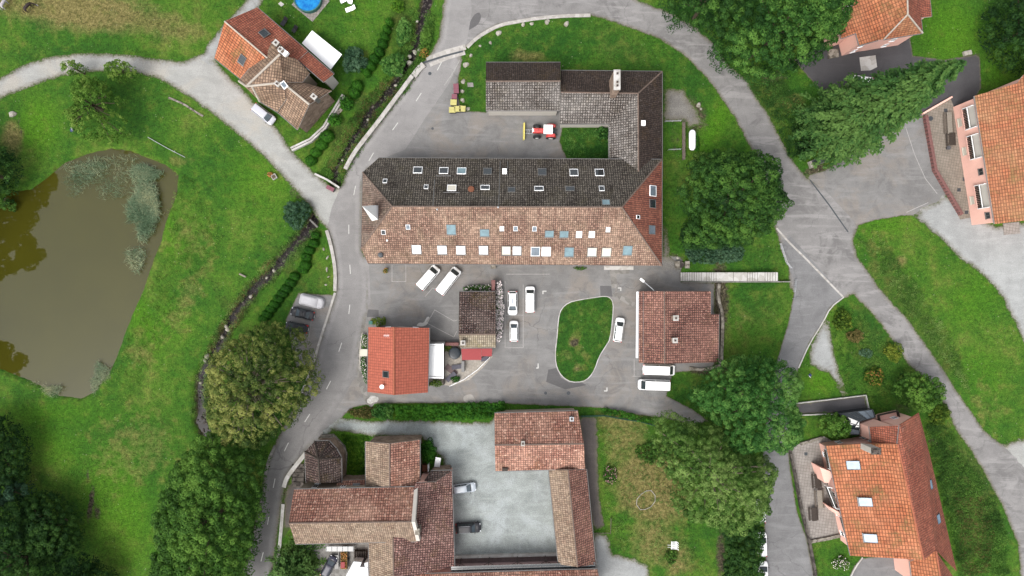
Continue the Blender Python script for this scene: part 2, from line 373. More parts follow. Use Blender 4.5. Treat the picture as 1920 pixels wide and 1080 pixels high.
M['car_sky'] = paint('pale_silver_paint', (.30, .33, .36)); M['car_char'] = paint('charcoal_paint', (.014, .014, .017)); M['car_navy'] = paint('navy_paint', (.025, .025, .04))
M['tractor_red'] = paint('tractor_red', (.42, .045, .04)); M['yellow'] = paint('yellow_steel', (.55, .47, .10), .45); M['red_cloth'] = plain('red_sheet', A(178, 62, 64), .6, .06)
M['pool_blue'] = None
M['bin_pink'] = plain('maroon_bin_lid', A(160, 98, 112), .5, .06); M['bin_yellow'] = plain('yellow_bin_lid', A(232, 222, 140), .5, .05); M['bin_grey'] = plain('grey_bin', (.06, .06, .065), .5, .1)
M['tub'] = plain('dark_tub_cover', A(48, 58, 66), .35, .25); M['cushion'] = plain('grey_cushion', A(112, 110, 120), .9, .1)
M['green_mesh'] = plain('green_mesh', A(40, 92, 66), .6, .1); M['rust'] = plain('rusted_drum', A(140, 86, 60), .8, .3)
M['teal_pl'] = plain('teal_plastic', A(70, 130, 120), .5, .1)
M['pale_pile'] = stone_mat('pale_rubble', A(210, 206, 198), A(238, 235, 230), 3)
# roofs
M['r_south'] = roof_mat('weathered_pink_tiles', A(168, 134, 116, 1.34), A(138, 106, 92, 1.34), A(84, 66, 58, 1.34), A(204, 176, 152, 1.34), .36, .42, .8, A(112, 100, 76, 1.34), .5, .55, A(120, 88, 74, 1.34), .75, .06, A(206, 182, 160, 1.34))
M['r_north'] = roof_mat('mossy_dark_tiles', A(122, 114, 104, 1.45), A(90, 82, 74, 1.45), A(30, 25, 22, 1.45), A(138, 132, 122, 1.45), .40, .42, .35, A(64, 58, 34, 1.45), .5, .5, A(44, 36, 31, 1.45), .85, .10, A(150, 144, 132, 1.45))
M['r_hip_w'] = roof_mat('pale_hip_tiles', A(168, 136, 120), A(140, 112, 100), A(78, 64, 58), A(196, 182, 166), .36, .36, .7, A(128, 122, 100), .5, .5, A(120, 92, 80), .6, .07)
M['r_hip_e'] = roof_mat('red_hip_tiles', A(158, 98, 80, 1.75), A(132, 80, 66, 1.75), A(78, 48, 42, 1.75), A(180, 124, 100, 1.75), .36, .34, .5, None, 0, .5, A(120, 74, 62, 1.75), .4, .08)
M['r_brown'] = roof_mat('dark_brown_tiles', A(92, 76, 68, 1.15), A(74, 60, 54, 1.15), A(36, 29, 26, 1.15), A(104, 92, 84, 1.15), .34, .36, .4, A(92, 72, 40, 1.15), .4, .5, A(60, 48, 43, 1.15), .7, .07, A(130, 122, 116, 1.15))
M['r_grey'] = roof_mat('grey_lichen_tiles', A(168, 160, 152, 1.10), A(126, 116, 108, 1.10), A(52, 45, 41, 1.10), A(184, 178, 172, 1.10), .44, .48, .7, A(150, 140, 120, 1.10), .3, .4, A(84, 74, 68, 1.10), .75, .11, A(206, 200, 194, 1.10))
M['r_orange_new'] = roof_mat('new_orange_tiles', A(184, 104, 84, 1.5), A(178, 99, 80, 1.5), A(140, 76, 62, 1.3), A(188, 112, 92, 1.5), .50, .52, .3, None, 0, .4, A(172, 96, 78, 1.4), .3, .045, vr=.06)
M['r_orange'] = roof_mat('orange_tiles', A(210, 132, 92, 1.2), A(192, 114, 78, 1.2), A(128, 78, 56), A(222, 156, 118, 1.2), .66, .46, .6, A(132, 116, 72), .85, .3, A(182, 118, 88, 1.1), .5, .07, vr=.16)
M['r_orange_pale'] = roof_mat('pale_orange_tiles', A(212, 138, 100, 1.15), A(194, 120, 86, 1.15), A(138, 88, 64), A(196, 158, 118, 1.15), .6, .4, .7, A(150, 130, 84), .75, .35, A(190, 122, 92, 1.1), .5, .07, vr=.16)
M['r_red_shade'] = roof_mat('shaded_red_tiles', A(160, 92, 72, 1.6), A(140, 78, 62, 1.6), A(92, 56, 48, 1.3), A(180, 112, 88, 1.6), .40, .40, .55, A(110, 88, 70, 1.4), .45, .4, A(116, 70, 60, 1.5), .55, .06, A(170, 126, 110, 1.4), vr=.2)  # far slopes of orange roofs: their shade is put into the tile colour
M['r_red'] = roof_mat('red_brown_tiles', A(158, 112, 98, 1.55), A(122, 82, 74, 1.5), A(66, 46, 42, 1.4), A(182, 136, 120, 1.55), .42, .44, .6, A(112, 96, 62, 1.4), .3, .3, A(112, 76, 68, 1.5), .55, .09, A(208, 170, 152, 1.5))
M['r_rose'] = roof_mat('rose_tiles', A(176, 128, 110, 1.60), A(146, 100, 86, 1.60), A(84, 56, 50, 1.60), A(204, 164, 142, 1.60), .42, .5, .7, A(128, 96, 58, 1.60), .4, .3, A(126, 84, 72, 1.60), .6, .08, A(222, 188, 166, 1.60), dspeck=A(92, 56, 48, 1.2), ss=1.6)
M['r_cream'] = roof_mat('cream_lichen_tiles', A(190, 166, 142), A(166, 138, 118), A(108, 86, 74), A(214, 192, 168), .36, .5, .7, A(150, 130, 98), .4, .6, A(140, 110, 94), .6, .06, A(222, 204, 182))
M['r_taupe'] = roof_mat('taupe_tiles', A(172, 144, 120, 1.25), A(146, 118, 98, 1.25), A(86, 68, 58, 1.25), A(198, 170, 146, 1.25), .52, .42, .6, A(112, 100, 76, 1.25), .4, .4, A(128, 102, 86, 1.25), .6, .07)
M['r_plum'] = roof_mat('plum_lichen_tiles', A(128, 106, 98, 1.40), A(92, 70, 66, 1.40), A(40, 30, 29, 1.40), A(150, 134, 126, 1.40), .44, .46, .6, A(84, 72, 36, 1.40), .7, .3, A(66, 48, 46, 1.40), .6, .12, A(184, 172, 164, 1.40))
M['r_speck'] = roof_mat('speckled_pink_tiles', A(158, 118, 110, 1.5), A(124, 88, 82, 1.45), A(62, 42, 40, 1.2), A(178, 146, 134, 1.5), .42, .46, .5, A(104, 82, 44, 1.3), .6, .3, A(112, 78, 72, 1.4), .5, .10, A(196, 166, 154, 1.4), dspeck=A(70, 42, 40, 1.2), ss=2.4)
M['rose_wall'] = render_mat('rose_render', A(196, 168, 164, 1.7), .2); M['pale_metal'] = plain('pale_sheet_roof', (.47, .48, .50), .5, .06)
M['r_moss'] = roof_mat('lichen_pale_tiles', A(184, 172, 150, 1.20), A(162, 148, 128, 1.20), A(104, 90, 76, 1.20), A(204, 194, 174, 1.20), .36, .6, .7, A(134, 122, 70, 1.20), .7, .6, A(128, 110, 92, 1.20), .5, .06)
M['ridge'] = plain('ridge_mortar', A(140, 120, 108), .85, .25, scale=2.); M['ridge_dark'] = plain('dark_ridge_tile', A(84, 74, 66), .85, .3, scale=2.)
M['ridge_orange'] = plain('orange_ridge_tile', A(200, 120, 90), .85, .15, scale=2.); M['ridge_pale'] = plain('pale_ridge_mortar', A(226, 214, 198), .85, .15, scale=2.)
# foliage
M['leaf_maple'] = leaf_mat('leaves_maple', A(26, 60, 20), A(54, 96, 36), A(98, 138, 58))
M['leaf_mid'] = leaf_mat('leaves_mid', A(36, 66, 20), A(66, 106, 36), A(106, 144, 58))
M['leaf_bright'] = leaf_mat('leaves_bright', A(32, 74, 26), A(64, 112, 46), A(110, 150, 72))
M['leaf_dark'] = leaf_mat('leaves_dark', A(24, 54, 20), A(52, 90, 34), A(88, 126, 50))
M['leaf_olive'] = leaf_mat('leaves_olive', A(40, 66, 26), A(92, 110, 48), A(150, 154, 84))
M['leaf_walnut'] = leaf_mat('leaves_walnut', A(46, 78, 28), A(86, 120, 50), A(130, 156, 84))
M['leaf_light'] = leaf_mat('leaves_light', A(56, 92, 26), A(88, 124, 42), A(122, 148, 66))
M['leaf_hedge'] = leaf_mat('leaves_hedge', A(28, 70, 16), A(46, 98, 22), A(72, 126, 34))
M['leaf_deep'] = leaf_mat('leaves_deep', A(18, 46, 18), A(38, 72, 26), A(64, 98, 38))
M['leaf_box'] = leaf_mat('leaves_box', A(44, 84, 16), A(72, 116, 26), A(104, 140, 38))
M['leaf_blue'] = leaf_mat('leaves_blue', A(34, 62, 44), A(60, 92, 66), A(92, 122, 92))
M['leaf_yellow'] = leaf_mat('leaves_yellow', A(56, 86, 24), A(92, 122, 36), A(140, 152, 56), k=.8)
M['leaf_rust'] = leaf_mat('leaves_rust', A(70, 70, 34), A(106, 100, 54), A(146, 132, 80), k=.75)
M['needle'] = leaf_mat('needles', A(28, 56, 22), A(50, 88, 36), A(88, 120, 56), .25, .9)
M['reed'] = leaf_mat('reed_blades', A(84, 110, 80), A(120, 142, 112), A(176, 178, 140), .3)
M['flower_white'] = plain('white_petals', (.66, .58, .57), .8, .1); M['flower_pink'] = plain('pink_petals', A(222, 160, 170), .8, .2); M['flower_orange'] = plain('orange_petals', A(214, 146, 80), .8, .4)
M['core'] = plain('hedge_core', A(26, 48, 16), .9, .2)
# ---------------------------------------------------------------- ground
POND = [(-140, 400), (-60, 390), (0, 381), (20, 360), (57, 357), (82, 338), (120, 306), (175, 287), (207, 280), (242, 284), (275, 298), (310, 311), (330, 328), (326, 372), (312, 400), (300, 445), (287, 480), (272, 520), (264, 548), (242, 595), (225, 640), (212, 675), (202, 695), (175, 732), (150, 745), (112, 742), (82, 725), (50, 710), (20, 699), (0, 690), (-60, 700), (-140, 690)]
STREAM_A = [(806, -20), (795, 20), (788, 52), (784, 82), (770, 105), (760, 130), (744, 155), (728, 172), (706, 200), (690, 217), (676, 240), (663, 262), (648, 285), (637, 305), (630, 322), (628, 340)]
STREAM_B = [(592, 405), (583, 422), (570, 440), (556, 452), (540, 473), (526, 487), (517, 504), (500, 520), (478, 537), (468, 553), (454, 570), (441, 586), (430, 605), (421, 624), (410, 650), (397, 672), (380, 700), (374, 720), (375, 770), (374, 792), (382, 808), (392, 826)]
def axis(lo, hi, step, far):
    a = list(np.arange(lo, hi + .01, step)); d = step; x = a[-1]
    while x < far: d *= 1.6; x += d; a.append(x)
    d = step; x = a[0]
    while x > -far: d *= 1.6; x -= d; a.insert(0, x)
    return np.array(a)
gx = axis(-104, 104, .5, 2500); gy = axis(-62, 62, .5, 2500)
GX, GY = np.meshgrid(gx, gy); nx, ny = len(gx), len(gy)
def gauss_mask(items):
    m = np.zeros(GX.shape)
    for it in items:
        cx, cy, rx, ry = it[:4]; a = R(it[4]) if len(it) > 4 else 0; s = it[5] if len(it) > 5 else 1
        x = GX - (cx - 960) * .1; y = GY - (540 - cy) * .1
        u = (x * math.cos(a) + y * math.sin(a)) / (rx * .1); v = (-x * math.sin(a) + y * math.cos(a)) / (ry * .1)
        m = np.maximum(m, s * np.exp(-.8 * (u * u + v * v) ** 1.5))
    return m
pond_m = px2m(POND); sp = sdf(GX, GY, pond_m)
dsa = dist_line(GX, GY, px2m(STREAM_A)); dsb = dist_line(GX, GY, px2m(STREAM_B)); ds = np.minimum(dsa, dsb)
cheap = (np.sin(GX * .9 + np.sin(GY * .7) * 2) + np.sin(GY * 1.1 + np.sin(GX * .5) * 2)) * .25 + (np.sin(GX * 2.7 + GY * 1.9) + np.sin(GX * 3.1 - GY * 2.3)) * .18
GZ = -.03 + .012 * cheap
GZ -= 1.5 * sstep(-.7, .8, sp + .2 * cheap)
GZ -= 1.1 * (1 - sstep(.35, 1.5, ds + .35 * cheap))
A_dry = gauss_mask([(150, 18, 150, 40, -6, 1.15), (300, 45, 90, 30, -12, .8), (40, -10, 90, 40, 0, .9), (1175, 830, 50, 70, 0, .75), (1215, 905, 62, 70, 0, 1.3), (1235, 940, 60, 50, 0, 1.1), (1165, 790, 55, 24, 0, .9), (1225, 1010, 46, 60, 0, .8), (1270, 1050, 30, 40, 0, .8), (22, 258, 20, 34, 0, 1.0), (1340, 590, 40, 20, 30, .45), (1375, 600, 30, 20, 0, .35), (1690, 488, 14, 12, 0, .8), (355, 455, 50, 70, 30, .4), (350, 560, 26, 90, -28, .5), (265, 660, 30, 40, 0, .5), (250, 840, 90, 80, 30, .45), (1660, 500, 40, 90, 30, .35), (1830, 1000, 26, 40, 0, .7), (980, 105, 40, 12, 0, .7), (1075, 640, 9, 9, 0, 1.2), (1062, 668, 20, 20, 0, .5), (1082, 690, 14, 10, 0, 1.1), (1100, 590, 20, 14, 0, .4), (1100, 660, 15, 10, 0, .6), (1560, 690, 25, 30, 30, .35), (1200, 870, 40, 30, 0, .5), (1850, 760, 40, 60, 30, .35), (405, 690, 16, 60, -10, .55), (1480, 190, 30, 20, 0, .7), (340, 300, 30, 20, 0, .4)])
A_deep = gauss_mask([(1010, 85, 150, 34, 0, .8), (1150, 85, 110, 36, -25, .8), (885, 155, 22, 60, 0, .7), (1290, 150, 40, 60, -30, .7), (1415, 560, 55, 60, 0, .75), (1430, 480, 45, 34, 0, .7), (1105, 265, 50, 40, 0, .9), (570, 560, 34, 60, -35, .6), (1570, 1045, 50, 36, 0, .6), (720, 40, 70, 60, 0, .35), (330, 130, 120, 16, 0, .4), (120, 100, 110, 14, 0, .5), (1290, 735, 40, 30, 0, .8), (700, 640, 24, 90, 0, .5), (210, 790, 110, 34, 0, .45), (400, 860, 60, 40, 0, .4), (260, 180, 50, 40, 0, .5), (250, 235, 40, 30, 0, .5), (1650, 690, 60, 60, 0, .5), (1560, 765, 60, 30, 0, .7), (1270, 360, 20, 90, 0, .5)])  # deep green lawns, plus shade painted beside the track tree and bush row
A_mud = gauss_mask([(170, 945, 5, 34, -8, 1.1), (182, 960, 8, 16, 0, .8), (164, 890, 4, 14, 0, .7), (38, 240, 4, 28, 10, .6), (1476, 310, 22, 12, -40, .8), (1530, 320, 28, 12, 20, .9), (1450, 150, 30, 22, 0, .6), (1350, 560, 18, 80, 0, 1.0), (1345, 530, 20, 14, 0, 1.2), (1325, 690, 50, 14, 0, 1.0), (1300, 215, 25, 35, 25, .9), (1265, 260, 9, 40, 0, .5), (1230, 470, 5, 60, 0, .8), (1352, 1040, 10, 50, 0, .9), (1078, 640, 8, 6, 0, 1.2), (460, 570, 5, 5), (655, 590, 4, 4), (560, 365, 30, 12, -35, .6), (1700, 760, 40, 20, 30, .5), (540, 930, 14, 30, 0, .8), (585, 890, 40, 30, 0, 1.0), (1262, 490, 12, 16, 0, 1), (1750, 830, 14, 12, 0, .6)])
A_mud = np.maximum(A_mud, (.95 * (1 - sstep(.6, 1.7, ds))))
A_mud = np.maximum(A_mud, .9 * (1 - sstep(.0, .35, np.abs(sp - .15))))
A_rough = gauss_mask([(700, 230, 22, 80, 28, .9), (760, 60, 30, 80, 10, .8), (650, 270, 30, 60, 30, 1), (540, 500, 18, 80, 35, .6), (430, 580, 14, 90, 32, .6), (1820, 920, 60, 130, 18, .8), (1425, 190, 50, 70, 30, .75), (1690, 560, 40, 120, 35, .6), (1760, 660, 30, 100, 35, .6), (1630, 650, 50, 60, 30, .6), (1385, 640, 50, 60, 0, .4), (700, 690, 10, 50, 0, 1), (780, 700, 20, 60, 0, .6), (15, 300, 30, 60, 0, .6), (300, 40, 120, 40, 0, .4), (1620, 600, 30, 60, 0, .5)])
A_bright = gauss_mask([(70, 235, 40, 50, 0, 1), (310, 430, 26, 60, 25, .8), (260, 590, 24, 80, 25, .9), (130, 780, 140, 25, 0, .8), (230, 960, 60, 110, 10, .8), (100, 830, 60, 50, 0, .6), (320, 610, 40, 40, 0, .5), (1345, 230, 20, 70, -25, .8), (1540, 720, 30, 30, 0, 1), (1570, 1040, 40, 30, 0, .7), (1830, 560, 60, 40, 40, .6), (1840, 700, 40, 50, 0, .5), (1780, 60, 60, 70, 0, .9), (1885, 130, 40, 40, 0, .8), (1100, 620, 50, 80, 0, .4), (500, 330, 60, 60, 0, .5), (840, 771, 110, 16, 0, 1.2), (660, 850, 25, 60, 0, .7), (720, 20, 60, 60, 0, .6), (1660, 420, 60, 20, 0, .6)])
me = bpy.data.meshes.new('ground')
co = np.stack([GX, GY, GZ], -1).reshape(-1, 3).astype(np.float32)
me.vertices.add(len(co)); me.vertices.foreach_set('co', co.ravel())
I = np.arange(nx * ny).reshape(ny, nx)
q = np.stack([I[:-1, :-1], I[:-1, 1:], I[1:, 1:], I[1:, :-1]], -1).reshape(-1, 4)
me.loops.add(q.size); me.loops.foreach_set('vertex_index', q.ravel().astype(np.int32))
me.polygons.add(len(q)); me.polygons.foreach_set('loop_start', np.arange(0, q.size, 4, dtype=np.int32))
me.polygons.foreach_set('use_smooth', np.ones(len(q), bool))
me.update(calc_edges=True)
for nm, a in (('dry', A_dry), ('mud', A_mud), ('rough', A_rough), ('bright', A_bright), ('deep', A_deep)):
    me.attributes.new(nm, 'FLOAT', 'POINT').data.foreach_set('value', a.ravel().astype(np.float32))
me.materials.append(M['grass'])
ground = bpy.data.objects.new('ground', me); COL.objects.link(ground); tag(ground, 'green meadow and lawn with dry worn patches', 'grass', kind='structure')

def water_mat(name, c, rough=.03, rip=.02, spec=.75):
    t = NT(name, rough, spec); t.b.inputs['IOR'].default_value = 1.33; p = t.pos()
    t.bump(t.noise(p, .8, 3), rip, .05)
    return t.col(t.mix(t.rng(t.noise(p, .05, 3), .35, .65), c, tuple(x * 1.2 for x in c)))
M['pond'] = water_mat('pond_water', A(76, 74, 22)); M['stream'] = water_mat('stream_water', A(46, 40, 40), .25, .4, .3)
mb = MB(); c_ = Vector((sum(p[0] for p in pond_m) / len(pond_m), sum(p[1] for p in pond_m) / len(pond_m)))
vs, es, fs, *_ = delaunay_2d_cdt([Vector(p) + (Vector(p) - c_).normalized() * .9 for p in pond_m], [(i, (i + 1) % len(pond_m)) for i in range(len(pond_m))], [], 1, 1e-5)
mb.add([(v.x, v.y, -.42) for v in vs], [list(f) for f in fs]); tag(mb.build('pond', M['pond']), 'murky olive pond water with reeds', 'pond', kind='structure')
def ribbon_pts(pts, width):
    P2 = [Vector(p) for p in pts]; L, Rr = [], []
    for i, p in enumerate(P2):
        d = (P2[min(i + 1, len(P2) - 1)] - P2[max(i - 1, 0)]).normalized(); n = Vector((-d.y, d.x)); w_ = width[i] if isinstance(width, list) else width
        L.append(p + n * w_ / 2); Rr.append(p - n * w_ / 2)
    return L, Rr
def ribbon(mb, pts, width, z, mi=0):
    L, Rr = ribbon_pts(pts, width); n = len(L)
    mb.add([(p.x, p.y, z) for p in L] + [(p.x, p.y, z) for p in Rr], [(i, i + n, i + n + 1, i + 1) for i in range(n - 1)], mi)
mb = MB(); ribbon(mb, smooth_line(px2m(STREAM_A)), 2.6, -.82); ribbon(mb, smooth_line(px2m(STREAM_B)), 2.4, -.82)
tag(mb.build('stream', M['stream']), 'narrow dark stream in its grassy ditch', 'stream', kind='structure')

# ---------------------------------------------------------------- paved areas
PAVE = []   # name, polygon(px), z, mat, label, cat, jitter
def pv(name, poly, z, mat, label, cat, jit=.1): PAVE.append((name, poly, z, mat, label, cat, jit))
pv('north_yard', [(655, 335), (755, 170), (850, 100), (868, 112), (861, 140), (859, 180), (866, 208), (911, 210), (911, 190), (1060, 190), (1060, 225), (1054, 245), (1050, 265), (1058, 285), (1068, 310), (700, 315)], .004, 'asphalt_yard', 'grey tarmac yard behind the long building', 'yard')
pv('courtyard', [(680, 480), (1282, 480), (1277, 512), (1278, 528), (1340, 530), (1340, 690), (1262, 700), (1250, 742), (1300, 768), (1330, 790), (1300, 797), (1250, 785), (1190, 777), (1130, 765), (945, 757), (860, 756), (700, 757), (664, 764), (648, 776), (634, 792), (600, 830), (560, 850), (590, 790), (650, 700), (672, 640), (684, 590)], .004, 'asphalt_yard', 'grey tarmac courtyard with parked cars', 'courtyard', .06)
pv('track', [(-30, 158), (0, 145), (30, 128), (60, 115), (100, 105), (150, 99), (200, 99), (250, 104), (300, 110), (345, 114), (378, 100), (402, 112), (430, 142), (455, 165), (485, 200), (520, 240), (548, 282), (592, 326), (622, 350), (650, 345), (665, 380), (650, 440), (612, 428), (600, 418), (580, 386), (552, 356), (540, 342), (490, 290), (440, 247), (400, 215), (350, 180), (300, 150), (260, 138), (220, 134), (160, 136), (120, 142), (80, 155), (40, 170), (0, 186), (-30, 200)], .008, 'gravel_warm', 'pale gravel track curving past the pond', 'track', .15)
pv('white_path', [(374, 112), (388, 84), (420, 44), (450, 14), (470, -10), (505, -10), (480, 22), (440, 60), (412, 100), (400, 122)], .012, 'gravel', 'whitish gravel path beside the orange roofed house', 'path', .25)
pv('upper_road', [(838, -40), (1140, -40), (1195, 0), (1245, 18), (1307, 52), (1345, 88), (1365, 120), (1400, 150), (1420, 185), (1440, 213), (1465, 262), (1490, 306), (1513, 333), (1545, 355), (1610, 425), (1600, 450), (1606, 478), (1640, 525), (1630, 570), (1612, 568), (1600, 552), (1582, 560), (1556, 578), (1520, 575), (1480, 540), (1478, 500), (1462, 460), (1450, 422), (1445, 360), (1425, 310), (1401, 268), (1380, 226), (1360, 196), (1340, 166), (1315, 136), (1277, 100), (1240, 76), (1225, 69), (1175, 51), (1125, 34), (1107, 30), (1012, 36), (975, 42), (937, 48), (905, 65), (876, 90), (866, 108), (850, 125), (832, 110), (822, 70)], .012, 'asphalt_old', 'worn grey road curving round the upper lawn', 'road', .15)
pv('side_road', [(1586, 450), (1600, 475), (1633, 520), (1667, 560), (1700, 595), (1733, 640), (1767, 690), (1813, 760), (1845, 806), (1880, 834), (1925, 880), (1950, 960), (1965, 1110), (1915, 1110), (1913, 1080), (1908, 1020), (1883, 960), (1855, 905), (1820, 845), (1792, 806), (1771, 760), (1746, 718), (1720, 700), (1700, 680), (1677, 645), (1653, 610), (1627, 580), (1598, 548), (1570, 520), (1570, 470)], .016, 'asphalt_old', 'narrow grey lane sloping down past the grass mound', 'lane', .15)
pv('lower_lane', [(1462, 465), (1478, 500), (1490, 527), (1488, 550), (1478, 605), (1457, 673), (1440, 760), (1430, 850), (1432, 950), (1436, 1110), (1535, 1110), (1526, 1075), (1513, 1010), (1495, 960), (1482, 880), (1478, 830), (1486, 760), (1497, 692), (1517, 645), (1543, 605), (1557, 576), (1582, 558), (1560, 530), (1480, 440)], .020, 'asphalt_mid', 'smooth grey lane running under the trees', 'lane', .06)
pv('plaza', [(1510, 330), (1545, 320), (1580, 300), (1620, 240), (1650, 215), (1700, 200), (1728, 212), (1748, 280), (1757, 322), (1778, 372), (1745, 386), (1714, 404), (1690, 405), (1640, 413), (1602, 426), (1588, 440), (1560, 400), (1530, 350)], .008, 'asphalt_yard', 'grey tarmac square in front of the terrace', 'square', .06)
pv('dark_drive', [(1488, 112), (1530, 90), (1560, 70), (1705, 62), (1712, 104), (1770, 112), (1837, 100), (1840, 165), (1828, 185), (1800, 230), (1730, 216), (1690, 225), (1640, 215), (1590, 200), (1541, 172), (1515, 145)], .012, 'asphalt_dark', 'dark new tarmac drive beside the pink house', 'drive', .06)
pv('gravel_lot', [(1708, 404), (1740, 385), (1775, 365), (1820, 400), (1870, 425), (1990, 405), (1990, 660), (1924, 650), (1900, 600), (1870, 545), (1830, 505), (1790, 475), (1755, 440)], .016, 'gravel', 'pale gravel parking area beside the mound', 'parking', .3)
pv('gravel_corner', [(1874, 832), (1925, 822), (1990, 800), (1990, 1110), (1940, 1110), (1930, 1000), (1915, 930), (1890, 870)], .012, 'gravel_warm', 'pale gravel where the lane widens', 'parking', .25)
pv('gravel_court', [(602, 812), (636, 784), (704, 789), (792, 787), (855, 790), (918, 791), (935, 770), (1000, 800), (1052, 880), (1052, 1048), (846, 1048), (835, 930), (830, 860), (815, 846), (790, 820), (691, 817), (640, 809), (622, 809), (590, 840)], .010, 'gravel_blue', 'bluish gravel court between the tiled roofs', 'courtyard', .25)
pv('parking_bay', [(560, 548), (600, 552), (630, 552), (620, 590), (606, 630), (585, 690), (555, 690), (545, 640), (535, 600)], .012, 'asphalt_yard', 'tarmac parking bay beside the road kerb', 'parking', .1)
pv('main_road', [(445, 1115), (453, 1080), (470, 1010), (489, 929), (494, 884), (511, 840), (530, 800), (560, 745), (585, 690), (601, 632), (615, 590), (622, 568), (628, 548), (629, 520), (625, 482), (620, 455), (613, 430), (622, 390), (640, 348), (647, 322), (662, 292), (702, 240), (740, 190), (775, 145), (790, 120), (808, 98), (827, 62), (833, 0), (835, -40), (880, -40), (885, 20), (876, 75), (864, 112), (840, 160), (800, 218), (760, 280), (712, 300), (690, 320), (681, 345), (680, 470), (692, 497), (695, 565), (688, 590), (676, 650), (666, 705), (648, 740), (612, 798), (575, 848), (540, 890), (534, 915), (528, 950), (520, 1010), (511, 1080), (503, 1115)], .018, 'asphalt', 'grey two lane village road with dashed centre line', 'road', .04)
pv('lower_gravel', [(1112, 1000), (1138, 1003), (1150, 1040), (1190, 1045), (1215, 1060), (1222, 1110), (1112, 1110)], .004, 'gravel', 'pale gravel yard at the foot of the dry lawn', 'yard', .25)
pv('side_path', [(1085, 781), (1120, 779), (1121, 850), (1124, 930), (1134, 985), (1112, 998), (1095, 900)], .008, 'dirt_path', 'dark grey path behind the tiled barn', 'path', .2)
pv('south_terrace', [(850, 1042), (1050, 1040), (1050, 1075), (850, 1075)], .014, 'pink_pave', 'pinkish paved strip along the gravel court', 'terrace', 0)
pv('church_forecourt', [(556, 1012), (700, 1010), (700, 1110), (566, 1110), (600, 1050)], .004, 'concrete_grey', 'concrete yard with a dark car beside the nave', 'yard', .1)
pv('rough_strip', [(538, 908), (600, 900), (640, 915), (560, 935), (548, 985), (531, 1010), (532, 940)], .006, 'dirt_path', 'dark gravel strip between the road and the nave', 'path', .1)
pv('picnic_terrace', [(1480, 838), (1545, 818), (1600, 850), (1640, 990), (1585, 1004), (1517, 1014), (1500, 940)], .012, 'slabs', 'square paved terrace with picnic tables', 'terrace', 0)
pv('upper_terrace', [(1728, 216), (1782, 184), (1800, 230), (1860, 400), (1800, 412), (1757, 325)], .024, 'slabs2', 'brownish paved terrace of the balcony house', 'terrace', 0)
pv('ramp_path', [(1493, 757), (1621, 741), (1626, 766), (1580, 774), (1540, 775), (1493, 777)], .012, 'asphalt_dark', 'dark ramp path leading to the glass porch', 'path', 0)
pv('lower_drive', [(1590, 1085), (1602, 1060), (1618, 1046), (1680, 1040), (1760, 1080), (1760, 1110), (1590, 1110)], .008, 'asphalt_mid', 'grey driveway below the big orange roof', 'drive', .04)
pv('garden_terrace', [(800, 640), (862, 645), (900, 655), (924, 668), (905, 690), (880, 712), (846, 724), (834, 722), (800, 715)], .012, 'garden_pave', 'pale paved garden corner with a round hot tub', 'terrace', 0)
pv('chip_strip', [(1545, 597), (1556, 603), (1560, 640), (1570, 680), (1590, 738), (1580, 745), (1555, 700), (1520, 686), (1516, 660), (1530, 625)], .004, 'gravel', 'strip of whitish chippings in the sloping lawn', 'path', .35)
pv('stony_patch', [(1243, 168), (1280, 166), (1300, 195), (1318, 228), (1330, 235), (1290, 240), (1284, 228), (1243, 228)], .004, 'gravel_rough', 'stony grey patch beside the tiled wing', 'path', .4)
pv('door_path', [(1143, 503), (1180, 503), (1180, 513), (1156, 514), (1157, 540), (1147, 540)], .014, 'concrete_grey', 'pale concrete strip outside the south door', 'path', 0)
pv('ramp_slab', [(1147, 553), (1160, 548), (1196, 570), (1196, 580), (1180, 573)], .014, 'concrete_grey', 'slanting concrete slab by the red tiled house', 'path', 0)
pv('gravel_margin', [(1243, 420), (1252, 430), (1256, 480), (1275, 495), (1275, 506), (1240, 506)], .010, 'gravel_rough', 'stony margin along the east gable', 'path', .3)
pv('pavement', [(672, 640), (684, 640), (688, 740), (706, 752), (696, 765), (684, 752), (670, 715)], .022, 'concrete_grey', 'pale pavement strip round the orange roofed cottage', 'pavement', .05)
ALLP = [np.array(px2m(p[1])) for p in PAVE]
